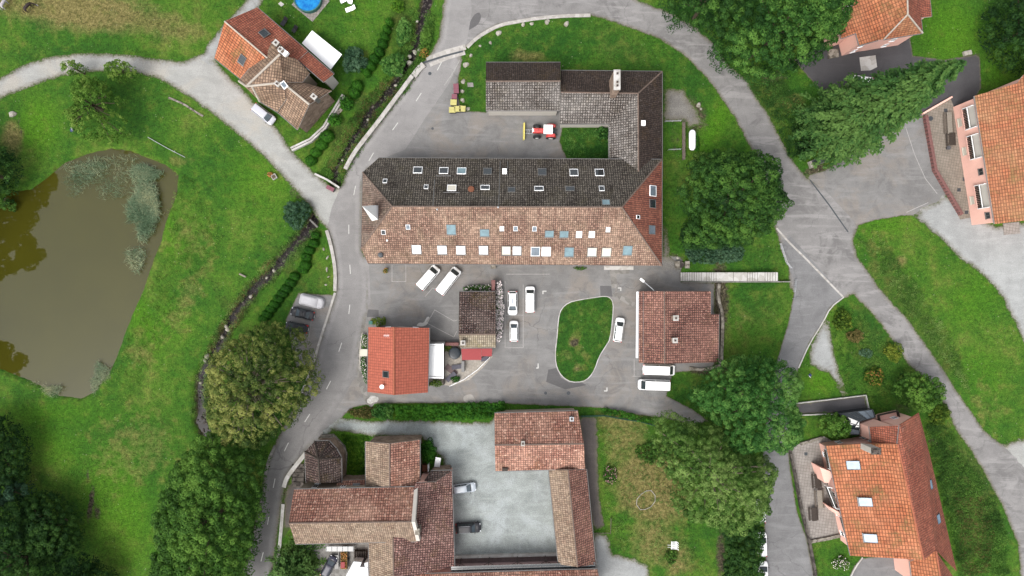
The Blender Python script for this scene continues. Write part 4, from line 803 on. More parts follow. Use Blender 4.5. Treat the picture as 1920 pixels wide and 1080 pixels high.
# ---- barn in the courtyard
barn = building('small_barn', 'small brown tiled barn with lichen pale south slope behind white hydrangeas', 'barn', [(861, 547, 3.2), (928.5, 547, 3.2), (929.7, 626.5, 6.6), (860, 626.5, 6.6), (863.5, 652, 4.2), (929.7, 651.5, 4.2)],
    [((0, 1, 2, 3), 'r_plum'), ((3, 2, 5, 4), 'r_moss')], 'stone_wall', .3, .2)
chimney(barn, 868, 643, 4, 7, .7, .7, 'stone_wall')
mb = MB()
a = [P(865, 654, 3.0), P(903, 653.5, 3.0), P(902.5, 675, 2.5), P(866, 675, 2.5)]; b = [P(903.4, 653.5, 2.9), P(923, 653.5, 2.9), P(922, 668, 2.6), P(903, 668, 2.6)]
for qd in (a, b):
    mb.add(qd, [(3, 2, 1, 0)]); mb.add([v - Vector((0, 0, .08)) for v in qd], [(0, 1, 2, 3)])
    for i in range(4): mb.add([qd[i], qd[(i + 1) % 4], qd[(i + 1) % 4] - Vector((0, 0, .08)), qd[i] - Vector((0, 0, .08))], [(0, 1, 2, 3)])
r_ = empty('awning', P(893, 664, 0), 'red sheet lean-to roof on posts against the small barn', 'awning'); mb.build('canopy', M['red_cloth'], r_)
for x, y in ((868, 674), (901, 674), (921, 667)):
    m_ = MB(); p = P(x, y, 2.5); m_.box((p.x, p.y, 1.2), .1, .1, 2.4); m_.build('post', M['timber_dark'], r_)
mb = MB(); mb.prism(px2m([(922.5, 526), (928.5, 526), (928.5, 546), (922.5, 546)]), -.1, 2.6); mb.prism(px2m([(921.8, 525.3), (929.2, 525.3), (929.2, 533), (921.8, 533)]), 2.6, 2.85)
tag(mb.build('stone_wall', M['pink_brick']), 'short brick wall stub projecting north of the small barn', 'wall')
# ---- orange roofed cottage
cot = building('cottage', 'cottage with smooth orange red tiled roof, dark skylight and white dish', 'house', [(690.6, 613.5, 5), (738.6, 613.5, 9), (805, 615, 5), (802, 736, 5), (738.6, 740.6, 9), (689, 734.7, 5)],
    [((0, 1, 4, 5), 'r_orange_new'), ((1, 2, 3, 4), 'r_orange_new')], 'white_wall', .4, .2, ridge='ridge_orange', verge='verge_dark', wins=dict(step=4))
skylight(cot, 724, 702, 12, 12, 'dark', 'zinc')
mb = MB(); q = on_plane(728.7, 628, cot['faces'][0]); mb.tube([q, q + Vector((0, 0, 2.2))], .03, 6); mb.tube([q + Vector((-.5, 0, 2.1)), q + Vector((.5, .05, 2.1))], .025, 5)
for s in (-.4, -.2, 0, .2, .4): mb.tube([q + Vector((s, -.25, 2.1)), q + Vector((s, .3, 2.1))], .015, 4)
mb.build('aerial', M['blind'], cot['root'])
mb = MB(); q = on_plane(717.6, 724, cot['faces'][0]); mb.tube([q, q + Vector((0, 0, .7))], .04, 6); mb.lathe(q + Vector((0, 0, .75)), [(.02, 0), (.25, .05), (.40, .16), (.38, .17), (.24, .08), (.01, .03)], 16); mb.build('satellite_dish', M['blind'], cot['root'])
root = empty('pergola', P(815, 677, 0), 'white flat canopy terrace between the orange cottage and the hot tub', 'pergola')
mb = MB(); c1, c2 = P(798, 648, 2.8), P(829, 706, 2.8); mb.prism([(c1.x, c1.y), (c2.x, c1.y), (c2.x, c2.y), (c1.x, c2.y)], 2.72, 2.8); mb.build('canopy', M['blind'], root)
mb = MB()
for (xa, ya), (xb, yb), z in (((794, 646), (831.5, 646), 3.0), ((793.5, 708), (831.5, 708), 3.0), ((830.5, 644), (830.5, 710), 2.98)):
    a, b = P(xa, ya, z), P(xb, yb, z); d = (b - a).normalized(); n = Vector((-d.y, d.x, 0)); mb.obox((a + b) / 2, (b - a) / 2, n * .12, Vector((0, 0, .1 if z == 3.0 else .075)))
mb.build('beam', M['white_pl'], root)
for x, y in ((829.5, 648), (829.5, 706)):
    m_ = MB(); p = P(x, y, 2.8); m_.box((p.x, p.y, 1.36), .14, .14, 2.7); m_.build('post', M['white_pl'], root)
mb = MB(); c1, c2 = P(677, 654, 0), P(691, 667, 0); mb.prism([(c1.x, c1.y), (c2.x, c1.y), (c2.x, c2.y), (c1.x, c2.y)], 0, .9); mb.build('porch', M['blind_cream'], cot['root'])
kerb('garden_wall', [(806, 642.5), (836, 642)], .55, 1.9, 'zinc', 'grey capped garden wall north of the white canopy', 'wall', sm=0)
kerb('garden_wall', [(836, 644), (861, 644)], .55, 1.6, 'pink_brick', 'brick garden wall between canopy and small barn', 'wall', sm=0)
kerb('fence', [(833, 648), (833, 720)], .12, 1.5, 'timber_dark', 'dark screen fence along the white canopy', 'fence', sm=0)
# ---- square house
sq = building('square_house', 'square red brown tiled house with two small pale chimneys', 'house', [(1198.5, 546, 4.4), (1245.5, 546, 7.6), (1332.6, 546, 4.54), (1332.6, 589, 4.54), (1348, 589, 4.0), (1347, 679, 4.0), (1246, 682, 7.6), (1198, 680, 4.4)],
    [((0, 1, 6, 7), 'r_red'), ((1, 2, 3, 4, 5, 6), 'r_red')], 'cream_wall', .4, .25, wins=dict(step=3.4))
chimney(sq, 1267.5, 596.5, 6, 9.0, .8, .8, 'stone_wall'); chimney(sq, 1266, 638.5, 6, 8.8, .75, .75, 'stone_wall')
mb = MB(); f = sq['faces'][0]; mb.tube([on_plane(1206, 548, f) + Vector((0, 0, .1)), on_plane(1206, 678, f) + Vector((0, 0, .1))], .05, 6); mb.build('snow_guard', M['zinc'], sq['root'])
a, b = P(1195.5, 547, 4.2), P(1194.5, 671, 4.2); mb = MB(); mb.obox((a + b) / 2, (b - a) / 2, Vector((.22, 0, 0)), Vector((0, 0, .12))); mb.build('eave_board', M['white_pl'], sq['root'])
# ---- farmhouse top left
fh_o = building('farmhouse', 'orange tiled farmhouse half with two dark skylights beside the track', 'house',
    [(421, 40, 8.6), (482, 14, 5.6), (577, 96, 5.6), (548, 122, 7.0), (512, 118, 8.6), (455, 151, 5.6), (402, 109, 5.6)],
    [((0, 1, 2, 3, 4), 'r_red_shade'), ((0, 4, 5, 6), 'r_orange')], 'pink_wall', .4, .2, ridge='ridge_pale', wins=dict(step=3.5))
skylight(fh_o, 495, 63, 15, 13, 'dark', 'zinc'); skylight(fh_o, 454.5, 112, 14, 15, 'dark', 'zinc')
fl = building('lean_to', 'red tiled lean-to next to the big white garden canopy', 'outbuilding', [(577, 96.5, 5.2), (626, 139, 5.2), (607, 154, 6.4), (556, 110, 6.4)], [((0, 1, 2, 3), 'r_red_shade')], 'white_wall', .3, .18, ridge=None, wins=dict(step=3))
fh_b = building('stone_farmhouse', 'grey brown tiled farmhouse with white mortar ridges above the silver van', 'house',
    [(462, 162, 10), (525, 102, 10), (511, 78, 7), (448, 152, 7), (472, 161, 9.8), (487, 190, 6.2), (520, 210, 6.2), (537, 185, 8.0), (530, 155, 9.4), (567, 154, 7.2), (581, 137, 6.2), (555, 110, 7.6)],
    [((0, 1, 2, 3), 'r_taupe'), ((0, 4, 8, 9, 10, 11, 1), 'r_taupe'), ((4, 5, 6, 7, 8), 'r_taupe'), ((0, 3, 5, 4), 'r_taupe')], 'cream_wall', .35, .2, ridge='ridge_pale', cap_r=.2)
fh_c = building('stone_farmhouse_gable', 'lower taupe tiled gable wing with tall pinkish end wall facing the stream', 'house',
    [(530, 155, 9.1), (580, 196, 9.1), (622, 170, 5.8), (567, 154, 6.6), (520, 210, 5.6), (558, 243, 5.6)],
    [((0, 1, 2, 3), 'r_taupe'), ((0, 4, 5, 1), 'r_taupe')], 'stone_wall', .5, .2, ridge='ridge_pale', cap_r=.2)
mb = MB(); q = on_plane(533, 160, fh_b['faces'][2]) + Vector((0, 0, .15)); mb.box(q, .9, 1.3, .12, 0, R(38)); mb.box(q + Vector((0, 0, .08)), .65, .95, .06, 1, R(38)); mb.build('skylight', [M['white_pl'], M['glass_grey']], fh_b['root'])
chimney(fh_b, 519.5, 157, 7.6, 10.8, .9, .6, 'cream_wall', rz=R(-40)); chimney(fh_b, 517, 80, 7, 10.2, .8, .8, 'stone_wall', rz=R(-40)); chimney(fh_b, 525, 92, 7, 10.6, .6, .6, 'stone_wall', rz=R(-40))
chimney(fh_c, 588, 181, 7, 9.6, .9, .7, 'zinc', rz=R(-40))
mb = MB(); q = P(532, 98, 9.2); mb.box(q, 1.6, 1.0, .7, 0, R(-40)); mb.build('dormer', M['white_zinc'], fh_b['root'])
# ---- white garden canopy, pool, furniture
root = empty('garden_canopy', P(603, 94, 0), 'large white rectangular canopy on posts in the garden', 'canopy')
cc = [P(566, 81, 2.9), P(585, 57, 2.7), P(641, 102, 2.7), P(620, 130, 2.9)]
mb = MB(); mb.add(cc, [(0, 1, 2, 3)]); mb.add([v - Vector((0, 0, .1)) for v in cc], [(3, 2, 1, 0)])
for i in range(4): mb.add([cc[i], cc[i] - Vector((0, 0, .1)), cc[(i + 1) % 4] - Vector((0, 0, .1)), cc[(i + 1) % 4]], [(0, 1, 2, 3)])
mb.build('canopy', M['blind'], root)
ctr = sum(cc, Vector()) / 4
for v in cc:
    p = v + (ctr - v) * .05; m_ = MB(); m_.box((p.x, p.y, 1.3), .1, .1, 2.6); m_.build('post', M['timber_lite'], root)
root = empty('swimming_pool', P(580, 1, 0), 'round bright blue garden pool on a square paved pad', 'pool')
mb = MB(); mb.prism(px2m([(586, 41), (547, 9), (577, -29), (618, 2)]), -.1, .06); mb.build('pad', M['slabs'], root)
t = NT('pool_water', .08, .5); t.b.inputs['IOR'].default_value = 1.33; pp_ = t.pos(); M['pool_blue'] = t.col(t.ramp(t.noise(pp_, 1.1, 4), [(.35, A(10, 120, 214)), (.65, A(46, 176, 248))]))
c = P(580, 1, 0); mb = MB(); mb.lathe((c.x, c.y, .05), [(2.5, 0), (2.5, 1.1), (2.62, 1.15), (2.62, 1.2), (2.42, 1.2), (2.40, 1.0)], 32); mb.build('pool_wall', M['teal_pl'], root)
mb = MB(); mb.prism([(c.x + 2.42 * math.cos(k * math.pi / 16), c.y + 2.42 * math.sin(k * math.pi / 16)) for k in range(32)], .1, 1.05); mb.build('pool_water', M['pool_blue'], root)
mb = MB(); mb.prism(px2m([(526.5, 3), (533, 8), (527.5, 12.5), (521.5, 7)]), -.1, .05); tag(mb.build('paving_slab', M['concrete']), 'single pale paving slab in the lawn beside the pool', 'slab')
def lounger(px, py, ang, mat, label, group, L=1.9, W=.65):
    c = P(px, py, 0); r_ = empty('sun_lounger', (c.x, c.y, 0), label, 'sun lounger', group, R(ang))
    mb = MB(); mb.box((-.3, 0, .34), L - .6, W, .07); mb.build('seat', M[mat], r_, True)
    mb = MB(); mb.obox((L / 2 - .3, 0, .5), Vector((.3, 0, .17)), Vector((0, W / 2, 0)), Vector((-.02, 0, .035))); mb.build('backrest', M[mat], r_, True)
    for sx in (-.85, .3):
        for sy in (-.25, .25): m_ = MB(); m_.box((sx, sy, .15), .06, .06, .31); m_.build('leg', M[mat], r_, True)
lounger(534, 42, 55, 'black_pl', 'single black lounger with its back to the lawn edge', None, 1.7, .8); lounger(554, 56, 55, 'black_pl', 'black lounger nearer the white canopy', None, 1.3, .75); lounger(658, 18, 20, 'white_pl', 'white plastic lounger on the grass below a round table', None, 1.9, .8); lounger(648, 1, 25, 'white_pl', 'white plastic lounger at the photo top edge', None)
mb = MB(); c = P(658, 5, 0); mb.lathe((c.x, c.y, 0), [(.3, 0), (.25, .05), (.04, .08), (.04, .68), (.5, .7), (.5, .74), (.01, .745)], 18); tag(mb.build('garden_table', M['white_pl']), 'small round white plastic garden table between loungers', 'table')
# ---- small chapel with polygonal apse, nave and wings
nave = building('church_nave', 'long rose tiled nave with a pale lichen south slope beside the road', 'church', [(551, 918, 8), (777, 913, 8), (771.5, 978, 12), (541.5, 981, 12), (554, 1020, 8), (781, 1015.5, 8)],
    [((0, 1, 2, 3), 'r_rose'), ((3, 2, 5, 4), 'r_cream')], 'cream_wall', .35, .28, wins=dict(step=5, h=2.2), ridge='ridge')
mb = MB()
for a, b in ((P(780, 915, 8.3), P(775, 978, 12.3)), (P(775, 978, 12.3), P(784, 1014, 8.3))):
    d = (b - a); mb.obox((a + b) / 2 - Vector((0, 0, .6)), d / 2, Vector((.3, 0, 0)), Vector((0, 0, .7)))
mb.build('gable_parapet', M['white_wall'], nave['root'])
c = P(784, 993, 9.6); mb = MB(); mb.box(c, .8, 1.1, 2.2); mb.build('pinnacle', M['stone'], nave['root'])
nb = building('church_wing', 'short tiled gabled wing projecting north of the nave', 'building', [(685.5, 828, 6), (730.5, 832, 8.8), (787, 824.5, 6), (787, 912, 6), (730.5, 912, 8.8), (686, 912, 6)],
    [((0, 1, 4, 5), 'r_cream'), ((1, 2, 3, 4), 'r_rose')], 'stone_wall', .4, .22)
apse = building('apse', 'small polygonal chapel roof with dark lichen tiles by the road wall', 'chapel', [(571.5, 847, 5), (590, 827.5, 5), (617, 826.5, 5), (631, 841.5, 5), (640, 858, 5), (640.5, 905, 5), (573.5, 905, 5), (597, 861, 8.2), (599.5, 905, 8.2)],
    [((0, 1, 7), 'r_plum'), ((1, 2, 7), 'r_plum'), ((2, 3, 7), 'r_plum'), ((3, 4, 7), 'r_plum'), ((4, 5, 8, 7), 'r_plum'), ((6, 0, 7, 8), 'r_plum')], 'stone_wall', .3, .2, ridge='ridge_dark')
mb = MB()
for pl, z in (([(600, 818), (624, 816), (640, 834), (646, 850), (642, 905), (628, 905), (628, 850), (616, 834), (600, 832)], 1.1), ([(604, 815), (626, 813), (648, 836), (652, 852), (648, 905), (640, 905), (640, 852), (622, 824), (604, 824)], .5)): mb.prism(px2m(pl), -.1, z)
tag(mb.build('buttress_wall', M['stone']), 'stepped stone plinth wrapped round the polygonal chapel', 'wall')
link = building('sacristy', 'low rose tiled roof between the chapel and the nave wing', 'building', [(635, 901, 4.2), (688, 899, 4.2), (688, 918, 5.6), (626, 919, 5.6)], [((0, 1, 2, 3), 'r_rose')], 'stone_wall', .15, .18, ridge=None, gutter=False)
skylight(link, 668, 911, 13, 5, 'dark', 'zinc')
east = building('church_house', 'big speckled brown roofed house joined to the nave, by the gravel court', 'house',
    [(691, 1008, 5.5), (737, 1008, 9), (780, 905, 8.6), (817, 903.5, 6.6), (847, 882.5, 4.6), (852, 1061, 4.6), (738, 1090, 9), (693, 1079, 5.5)],
    [((0, 1, 6, 7), 'r_cream'), ((1, 2, 3, 4, 5, 6), 'r_speck')], 'pink_wall', .35, .22, wins=dict(step=4))
east2 = building('church_house_hip', 'small dark mossy hip roof next to the white slide', 'outbuilding', [(792, 906, 6.0), (808, 883, 4.5), (847, 882, 4.6), (817, 903, 6.4)], [((0, 1, 2, 3), 'r_plum')], 'stone_wall', .2, .2, ridge=None)
mb = MB(); mb.prism([(P(x, y, 3).x, P(x, y, 3).y) for x, y in ((663, 1053), (678, 1054), (675, 1063), (690, 1064), (691, 1085), (646, 1085))], -.1, 3.0); mb.prism([(P(x, y, 3).x, P(x, y, 3).y) for x, y in ((683, 1056), (690, 1054), (690, 1063), (684, 1063))], -.1, 3.0)
tag(mb.build('flat_roof_shed', M['pale_metal']), 'white flat roofed shed at the foot of the church house', 'shed')
mb = MB(); a, b = P(818, 885, .6), P(822, 858, 2.2); d = (b - a); n = Vector((-d.y, d.x, 0)).normalized()
mb.obox((a + b) / 2, d / 2, n * .45, Vector((0, 0, .05)))
for s in (-1, 1): mb.obox((a + b) / 2 + n * s * .47 + Vector((0, 0, .1)), d / 2, n * .03, Vector((0, 0, .12)))
r_ = empty('slide', P(820, 870, 0), 'white sloping ramp board beside the mossy hip roof', 'ramp'); mb.build('chute', M['white_pl'], r_)
for s in (-.4, .4): m_ = MB(); p = b + n * s; m_.box((p.x, p.y, 1.05), .07, .07, 2.1); m_.build('post', M['timber'], r_)
mb = MB(); c = P(797, 878, 1.4); mb.box((c.x, c.y, .7), 1.1, 1.2, 1.4); mb.box((c.x + .62, c.y + .2, .9), .16, 1.4, 1.8, 1); tag(mb.build('compost_box', [M['rust'], M['white_pl']]), 'mossy box with a white post under the slide', 'box')
# ---- tiled barn, its wing and southern range
tb = building('tiled_barn', 'broad rose tiled barn at the top of the gravel court', 'barn', [(927, 775, 5), (1083.6, 770.5, 5), (1094.6, 832, 8), (927.7, 834, 8), (929, 883, 5), (1097, 879, 5)],
    [((0, 1, 2, 3), 'r_rose'), ((3, 2, 5, 4), 'r_rose')], 'cream_wall', .35, .22)
chimney(tb, 1072, 786, 5.5, 7.3, .6, .6, 'zinc', cap='steel'); chimney(tb, 980.5, 832, 7.5, 9.3, .5, .7, 'stone_wall')
mb = MB(); q = on_plane(947, 879, tb['faces'][1]) + Vector((0, 0, .2)); mb.box(q, 1.0, .5, .8); mb.build('hoist', M['timber_dark'], tb['root'])
fw = building('barn_wing', 'narrow tiled wing half pale half rose along the gravel court', 'barn', [(1029, 881, 4.2), (1065, 881, 6.6), (1099.5, 880, 4.2), (1117, 1058, 4.2), (1083, 1063, 6.6), (1047, 1058, 4.2)],
    [((0, 1, 4, 5), 'r_cream'), ((1, 2, 3, 4), 'r_red')], 'cream_wall', .3, .2, wins=dict(step=5))
sr = building('south_range', 'tiled range along the bottom edge of the photo', 'building', [(760, 1077, 5), (1120, 1067, 5), (1136, 1140, 9), (745, 1150, 9)], [((0, 1, 2, 3), 'r_rose')], 'rose_wall', .3, .2, ridge=None)
a, b = P(846, 1066.5, 4.4), P(1116, 1059, 4.4); n = Vector((-(b - a).y, (b - a).x, 0)).normalized(); mb = MB(); mb.obox((a + b) / 2, (b - a) / 2, n * .45, Vector((0, 0, .05)))
r_ = empty('veranda_roof', (a + b) / 2 * Vector((1, 1, 0)).length * 0 + Vector(((a.x + b.x) / 2, (a.y + b.y) / 2, 0)), 'dark glazed veranda strip before the bottom range', 'veranda'); mb.build('glazing', M['glass_dark'], r_)
mb = MB()
for s in (-.45, .0, .45): mb.obox((a + b) / 2 + n * s + Vector((0, 0, .08)), (b - a) / 2, n * .03, Vector((0, 0, .05)))
mb.build('rail', M['zinc'], r_)
for i in range(5):
    p = a + (b - a) * (i + .3) / 5 + n * .45; m_ = MB(); m_.box((p.x, p.y, 2.1), .12, .12, 4.2)
    for s in (-1, 1): m_.tube([Vector((p.x, p.y, 3.2)), Vector((p.x + s * .9, p.y, 4.3))], .05, 5)
    m_.build('bracket_post', M['timber_dark'], r_)
kerb('courtyard_wall', [(853, 1042.5), (940, 1040), (1046, 1037.5)], .5, .7, 'concrete', 'low pale wall closing the gravel court to the south', 'wall', sm=0)
# ---- pink house lower right
ph = building('pink_house', 'pink house with large mossy orange roof and three skylights', 'house',
    [(1549, 835.5, 5), (1683, 832.5, 11), (1732, 1050, 11), (1595, 1042, 5), (1687, 797, 11), (1723, 774, 7.4), (1744, 855, 5.4), (1794, 1071, 5), (1755, 1032, 9.2), (1764, 1090, 9.2), (1800, 1090, 5), (1706, 1052, 6.5), (1711, 1090, 6.5), (1630, 799, 8), (1634, 831, 7.6)],
    [((0, 14, 1, 2, 3), 'r_orange'), ((1, 4, 5, 6, 7, 8, 2), 'r_red_shade')], 'pink_wall', .8, .22, ridge='ridge_orange', verge='ridge_orange', wins=dict(step=3.4))
ph2 = building('pink_house_dormer', 'red tiled cross roof against the orange roof, above the glass porch', 'house', [(1630, 800, 6.8), (1687, 797.5, 11), (1691, 826, 11), (1683, 832, 10.9), (1634, 831, 6.8)], [((0, 1, 2, 3, 4), 'r_red_shade')], 'pink_wall', .3, .2, ridge=None)
ph3 = building('pink_house_annex', 'small orange roofed annex below the big orange roof', 'house', [(1706, 1053, 6.2), (1755, 1033, 9.4), (1766, 1100, 9.4), (1712, 1100, 6.2), (1800, 1100, 5)], [((0, 1, 2, 3), 'r_orange'), ((1, 4, 2), 'r_red_shade')], 'pink_wall', .3, .2, ridge='ridge_orange')
for x, y, w_, h, k in ((1600, 872, 20, 17, 'roof'), (1623, 941, 20, 17, 'roof'), (1632.5, 1009, 20, 17, 'roof'), (1732, 853, 10, 16, 'roof'), (1744, 909, 10, 18, 'roof'), (1759, 973, 10, 18, 'roof')): skylight(ph, x, y, w_, h, k, 'steel_dark')
chimney(ph, 1643, 846, 7, 10.8, 1.5, 1.0, 'white_wall', ((-.3, 0), (.3, 0)), cap='stone_dark')
mb = MB()
a, b = P(1645, 783, 3.6), P(1681, 775, 3.6); d = (b - a); n = Vector((-d.y, d.x, 0)).normalized()
mb.obox((a + b) / 2, d / 2, n * .6, Vector((0, 0, .08)), 1); mb.obox((a + b) / 2 + n * .55 + Vector((0, 0, .5)), d / 2, n * .04, Vector((0, 0, .45)))
for s in (-1, 1): mb.obox((a + b) / 2 + d / 2 * s + Vector((0, 0, .5)), d.normalized() * .04, n * .55, Vector((0, 0, .449)))
mb.build('balcony', [M['timber_dark'], M['pink_wall']], ph['root'])
# glass porch
r_ = empty('glass_porch', P(1608, 790, 0), 'dark framed glass porch on the pink house', 'conservatory')
gv = [P(1574, 776, 2.3), P(1636, 768, 2.3), P(1642, 782, 3.0), P(1611, 790, 3.3), P(1612, 815, 3.0), P(1594, 815, 2.3)]
mb = MB(); mb.add(gv, [(5, 4, 3, 0), (0, 3, 2, 1)]); 
for a, b in ((0, 1), (5, 0), (1, 2), (4, 5)): mb.add([gv[a], gv[b], Vector((gv[b].x, gv[b].y, 0)), Vector((gv[a].x, gv[a].y, 0))], [(0, 1, 2, 3)])
mb.build('glazing', M['glass_dark'], r_)
mb = MB()
def bar(a, b, r=.06): mb.tube([a, b], r, 5)
for i in range(6): bar(gv[i] + Vector((0, 0, .03)), gv[(i + 1) % 6] + Vector((0, 0, .03)))
bar(gv[0] + Vector((0, 0, .04)), gv[3] + Vector((0, 0, .04)))
for t_ in (.25, .5, .75): bar(gv[0].lerp(gv[1], t_) + Vector((0, 0, .04)), gv[3].lerp(gv[2], t_) + Vector((0, 0, .04)))
for t_ in (.35, .7): bar(gv[0].lerp(gv[5], t_) + Vector((0, 0, .04)), gv[3].lerp(gv[4], t_) + Vector((0, 0, .04)))
for i in (0, 1, 5): bar(gv[i], Vector((gv[i].x, gv[i].y, 0)))
mb.build('frame', M['steel_dark'], r_)
mb = MB(); mb.add([gv[0].lerp(gv[1], .55) + Vector((0, 0, .02)), gv[0].lerp(gv[1], .98) + Vector((0, 0, .02)), gv[3].lerp(gv[2], .9) + Vector((0, 0, .02)), gv[3].lerp(gv[2], .5) + Vector((0, 0, .02))], [(3, 2, 1, 0)]); mb.build('roof_pane', M['glass_grey'], r_); mb = MB(); mb.add([gv[0].lerp(gv[5], .72) + Vector((0, 0, .02)), gv[0].lerp(gv[5], .97) + Vector((0, 0, .02)), gv[3].lerp(gv[4], .95) + Vector((0, 0, .02)), gv[3].lerp(gv[4], .72) + Vector((0, 0, .02))], [(3, 2, 1, 0)])
mb.build('roof_pane', M['glass_grey'], r_)
def balcony(B, pa, pb, z, depth, out, mat='timber_dark', slab='pink_wall', slats=9, cheeks=True):
    a, b = P(*pa, z), P(*pb, z); d = b - a; n = out.normalized(); mb = MB(); L = d.length
    mb.obox((a + b) / 2 - n * depth / 2 - Vector((0, 0, .1)), d / 2, n * depth / 2, Vector((0, 0, .09)), 1)
    mb.obox((a + b) / 2 + Vector((0, 0, 1.0)), d / 2, n * .05, Vector((0, 0, .05)), 2)
    for i in range(slats):
        c = a + d * (i + .5) / slats; mb.obox(c + Vector((0, 0, .5)), d / slats * .32, n * .03, Vector((0, 0, .5)))
    if cheeks:
        for q in (a, b): mb.obox(q - n * depth / 2 + Vector((0, 0, .5)), d.normalized() * .06, n * depth / 2, Vector((0, 0, .62)), 2)
    mb.build('balcony', [M[mat], M[slab], M['blind']], B['root'])
o_ = Vector((-1, .2, 0))
balcony(ph, (1545, 842), (1552, 878), 3.2, 1.0, o_, slab='concrete_grey'); balcony(ph, (1546, 910), (1562, 950), 3.2, 1.0, o_, slab='concrete_grey'); balcony(ph, (1574, 968), (1586, 1008), 3.2, 1.0, o_, slab='concrete_grey')
mb = MB(); mb.prism([tuple(P(x, y, 3.6).xy) for x, y in ((1537, 876), (1557, 884), (1560, 892), (1554, 906), (1546, 905))], -.1, 3.6); mb.build('porch_wall', M['pink_wall'], ph['root']); mb = MB(); mb.prism([tuple(P(x, y, 3.2).xy) for x, y in ((1554, 950), (1573, 960), (1576, 968), (1570, 966))], -.1, 3.2); mb.build('porch_wall', M['pink_wall'], ph['root'])
# ---- balcony house right
bh = building('balcony_house', 'pink house with orange tiles and three slatted balconies above the brown terrace', 'house', [(1827, 180, 6.5), (1865, 420, 6.5), (1950, 410, 9.8), (1960, 405, 9.8), (1920, 140, 9.8), (1906, 156, 9.0), (2010, 400, 6.5), (1990, 130, 6.5)],
    [((0, 1, 2, 4, 5), 'r_orange_pale'), ((2, 6, 7, 4), 'r_red_shade')], 'pink_wall', .35, .22, ridge='ridge_orange', verge='verge')

wa, wb2 = P(1827, 180, 6.5) + Vector((.36, 0, 0)), P(1865, 420, 6.5) + Vector((.36, 0, 0)); wa.z = wb2.z = 0; wd_ = (wb2 - wa).normalized(); wn_ = Vector((wd_.y, -wd_.x, 0)); wn_ = wn_ if wn_.x < 0 else -wn_
def on_wall(py, z): Y = (540 - py) * .1 * (1 - z / CAM_H); t_ = (Y - wa.y) / (wb2.y - wa.y); p = wa.lerp(wb2, t_); return Vector((p.x, p.y, z))
for y0, y1 in ((204, 243), (256, 299), (348, 391)):
    a, b = on_wall(y0, 3.0), on_wall(y1, 3.0); d = b - a; mb = MB(); U = Vector((0, 0, 1))
    for i in range(13): mb.obox(a + d * (i + .5) / 13 + wn_ * .42 + U * .55, d / 13 * .36, wn_ * .03, U * .62)
    mb.obox((a + b) / 2 + wn_ * .2 + U * -.12, d / 2, wn_ * .3, U * .1, 1); mb.obox((a + b) / 2 + wn_ * .42 + U * 1.22, d / 2, wn_ * .06, U * .05, 2)
    mb.obox((a + b) / 2 + wn_ * .03 + U * 1.35, d / 2, wn_ * .03, U * 1.25, 3)
    for q in (a, b): mb.obox(q + wn_ * .25 + U * 1.25, d.normalized() * .07, wn_ * .24, U * 1.36, 2)
    mb.build('balcony', [M['timber_dark'], M['pink_wall'], M['blind'], M['white_wall']], bh['root'])
    c = on_wall((y0 + y1) / 2 + 6, 1.3); window(bh['root'], Vector((c.x, c.y, 1.3)), wn_, 1.5, .9, ('blind_cream', 'blind_cream'))
for py in (322, 404): window(bh['root'], on_wall(py, 4.7), wn_, 1.2, 1.1, ('zinc', 'glass_dark'))
kerb('terrace_parapet', [(1732, 218), (1750, 320), (1799, 403)], .55, .9, 'pink_brick', 'pink brick parapet edging the brown terrace', 'wall', sm=0)
kerb('terrace_parapet', [(1728, 214), (1782, 183)], .3, .6, 'pink_wall', 'low pink wall at the north end of the brown terrace', 'wall', sm=0)
mb = MB(); mb.prism(px2m([(1880, 419), (1910, 416), (1912, 438), (1882, 441)]), -.05, .15); tag(mb.build('door_landing', M['slabs']), 'small paved landing below the balcony house', 'landing')
# ---- pink house upper right
uh = building('upper_pink_house', 'pink house with orange hipped roof beside the dark drive', 'house',
    [(1610, -20, 7), (1597, 15, 7), (1574, 45, 7), (1577, 72, 7), (1605, 62, 7), (1611, 85, 7), (1647, 75, 7), (1657, 74, 7), (1730, 62, 7), (1702, 27, 10.3), (1701, -20, 10.3), (1727, 33, 7), (1747, 31, 6.4), (1742, -20, 6.4)],
    [((0, 1, 2, 3, 4, 5, 6, 7, 9, 10), 'r_orange'), ((7, 8, 9), 'r_orange_pale'), ((8, 11, 12, 13, 10, 9), 'r_red_shade')], 'pink_wall', .4, .22, ridge='ridge_pale', wins=dict(step=4.5))
mb = MB(); mb.prism(px2m([(1611, 108), (1641, 104), (1644, 126), (1632, 132), (1614, 133)]), -.05, .12); tag(mb.build('door_landing', M['concrete']), 'square concrete landing in front of the upper pink house', 'landing')
mb = MB(); mb.prism(px2m([(1551, 94), (1569, 93), (1571, 108), (1552, 111)]), -.05, .5); tag(mb.build('stone_steps', M['stone']), 'stone step block at the corner of the upper pink house', 'steps')
mb = MB(); mb.prism(px2m([(1804, 98), (1818, 95), (1820, 103), (1806, 106)]), -.05, .5); tag(mb.build('stone_block', M['boulder']), 'pale stone block at the tip of the dark drive', 'stone')
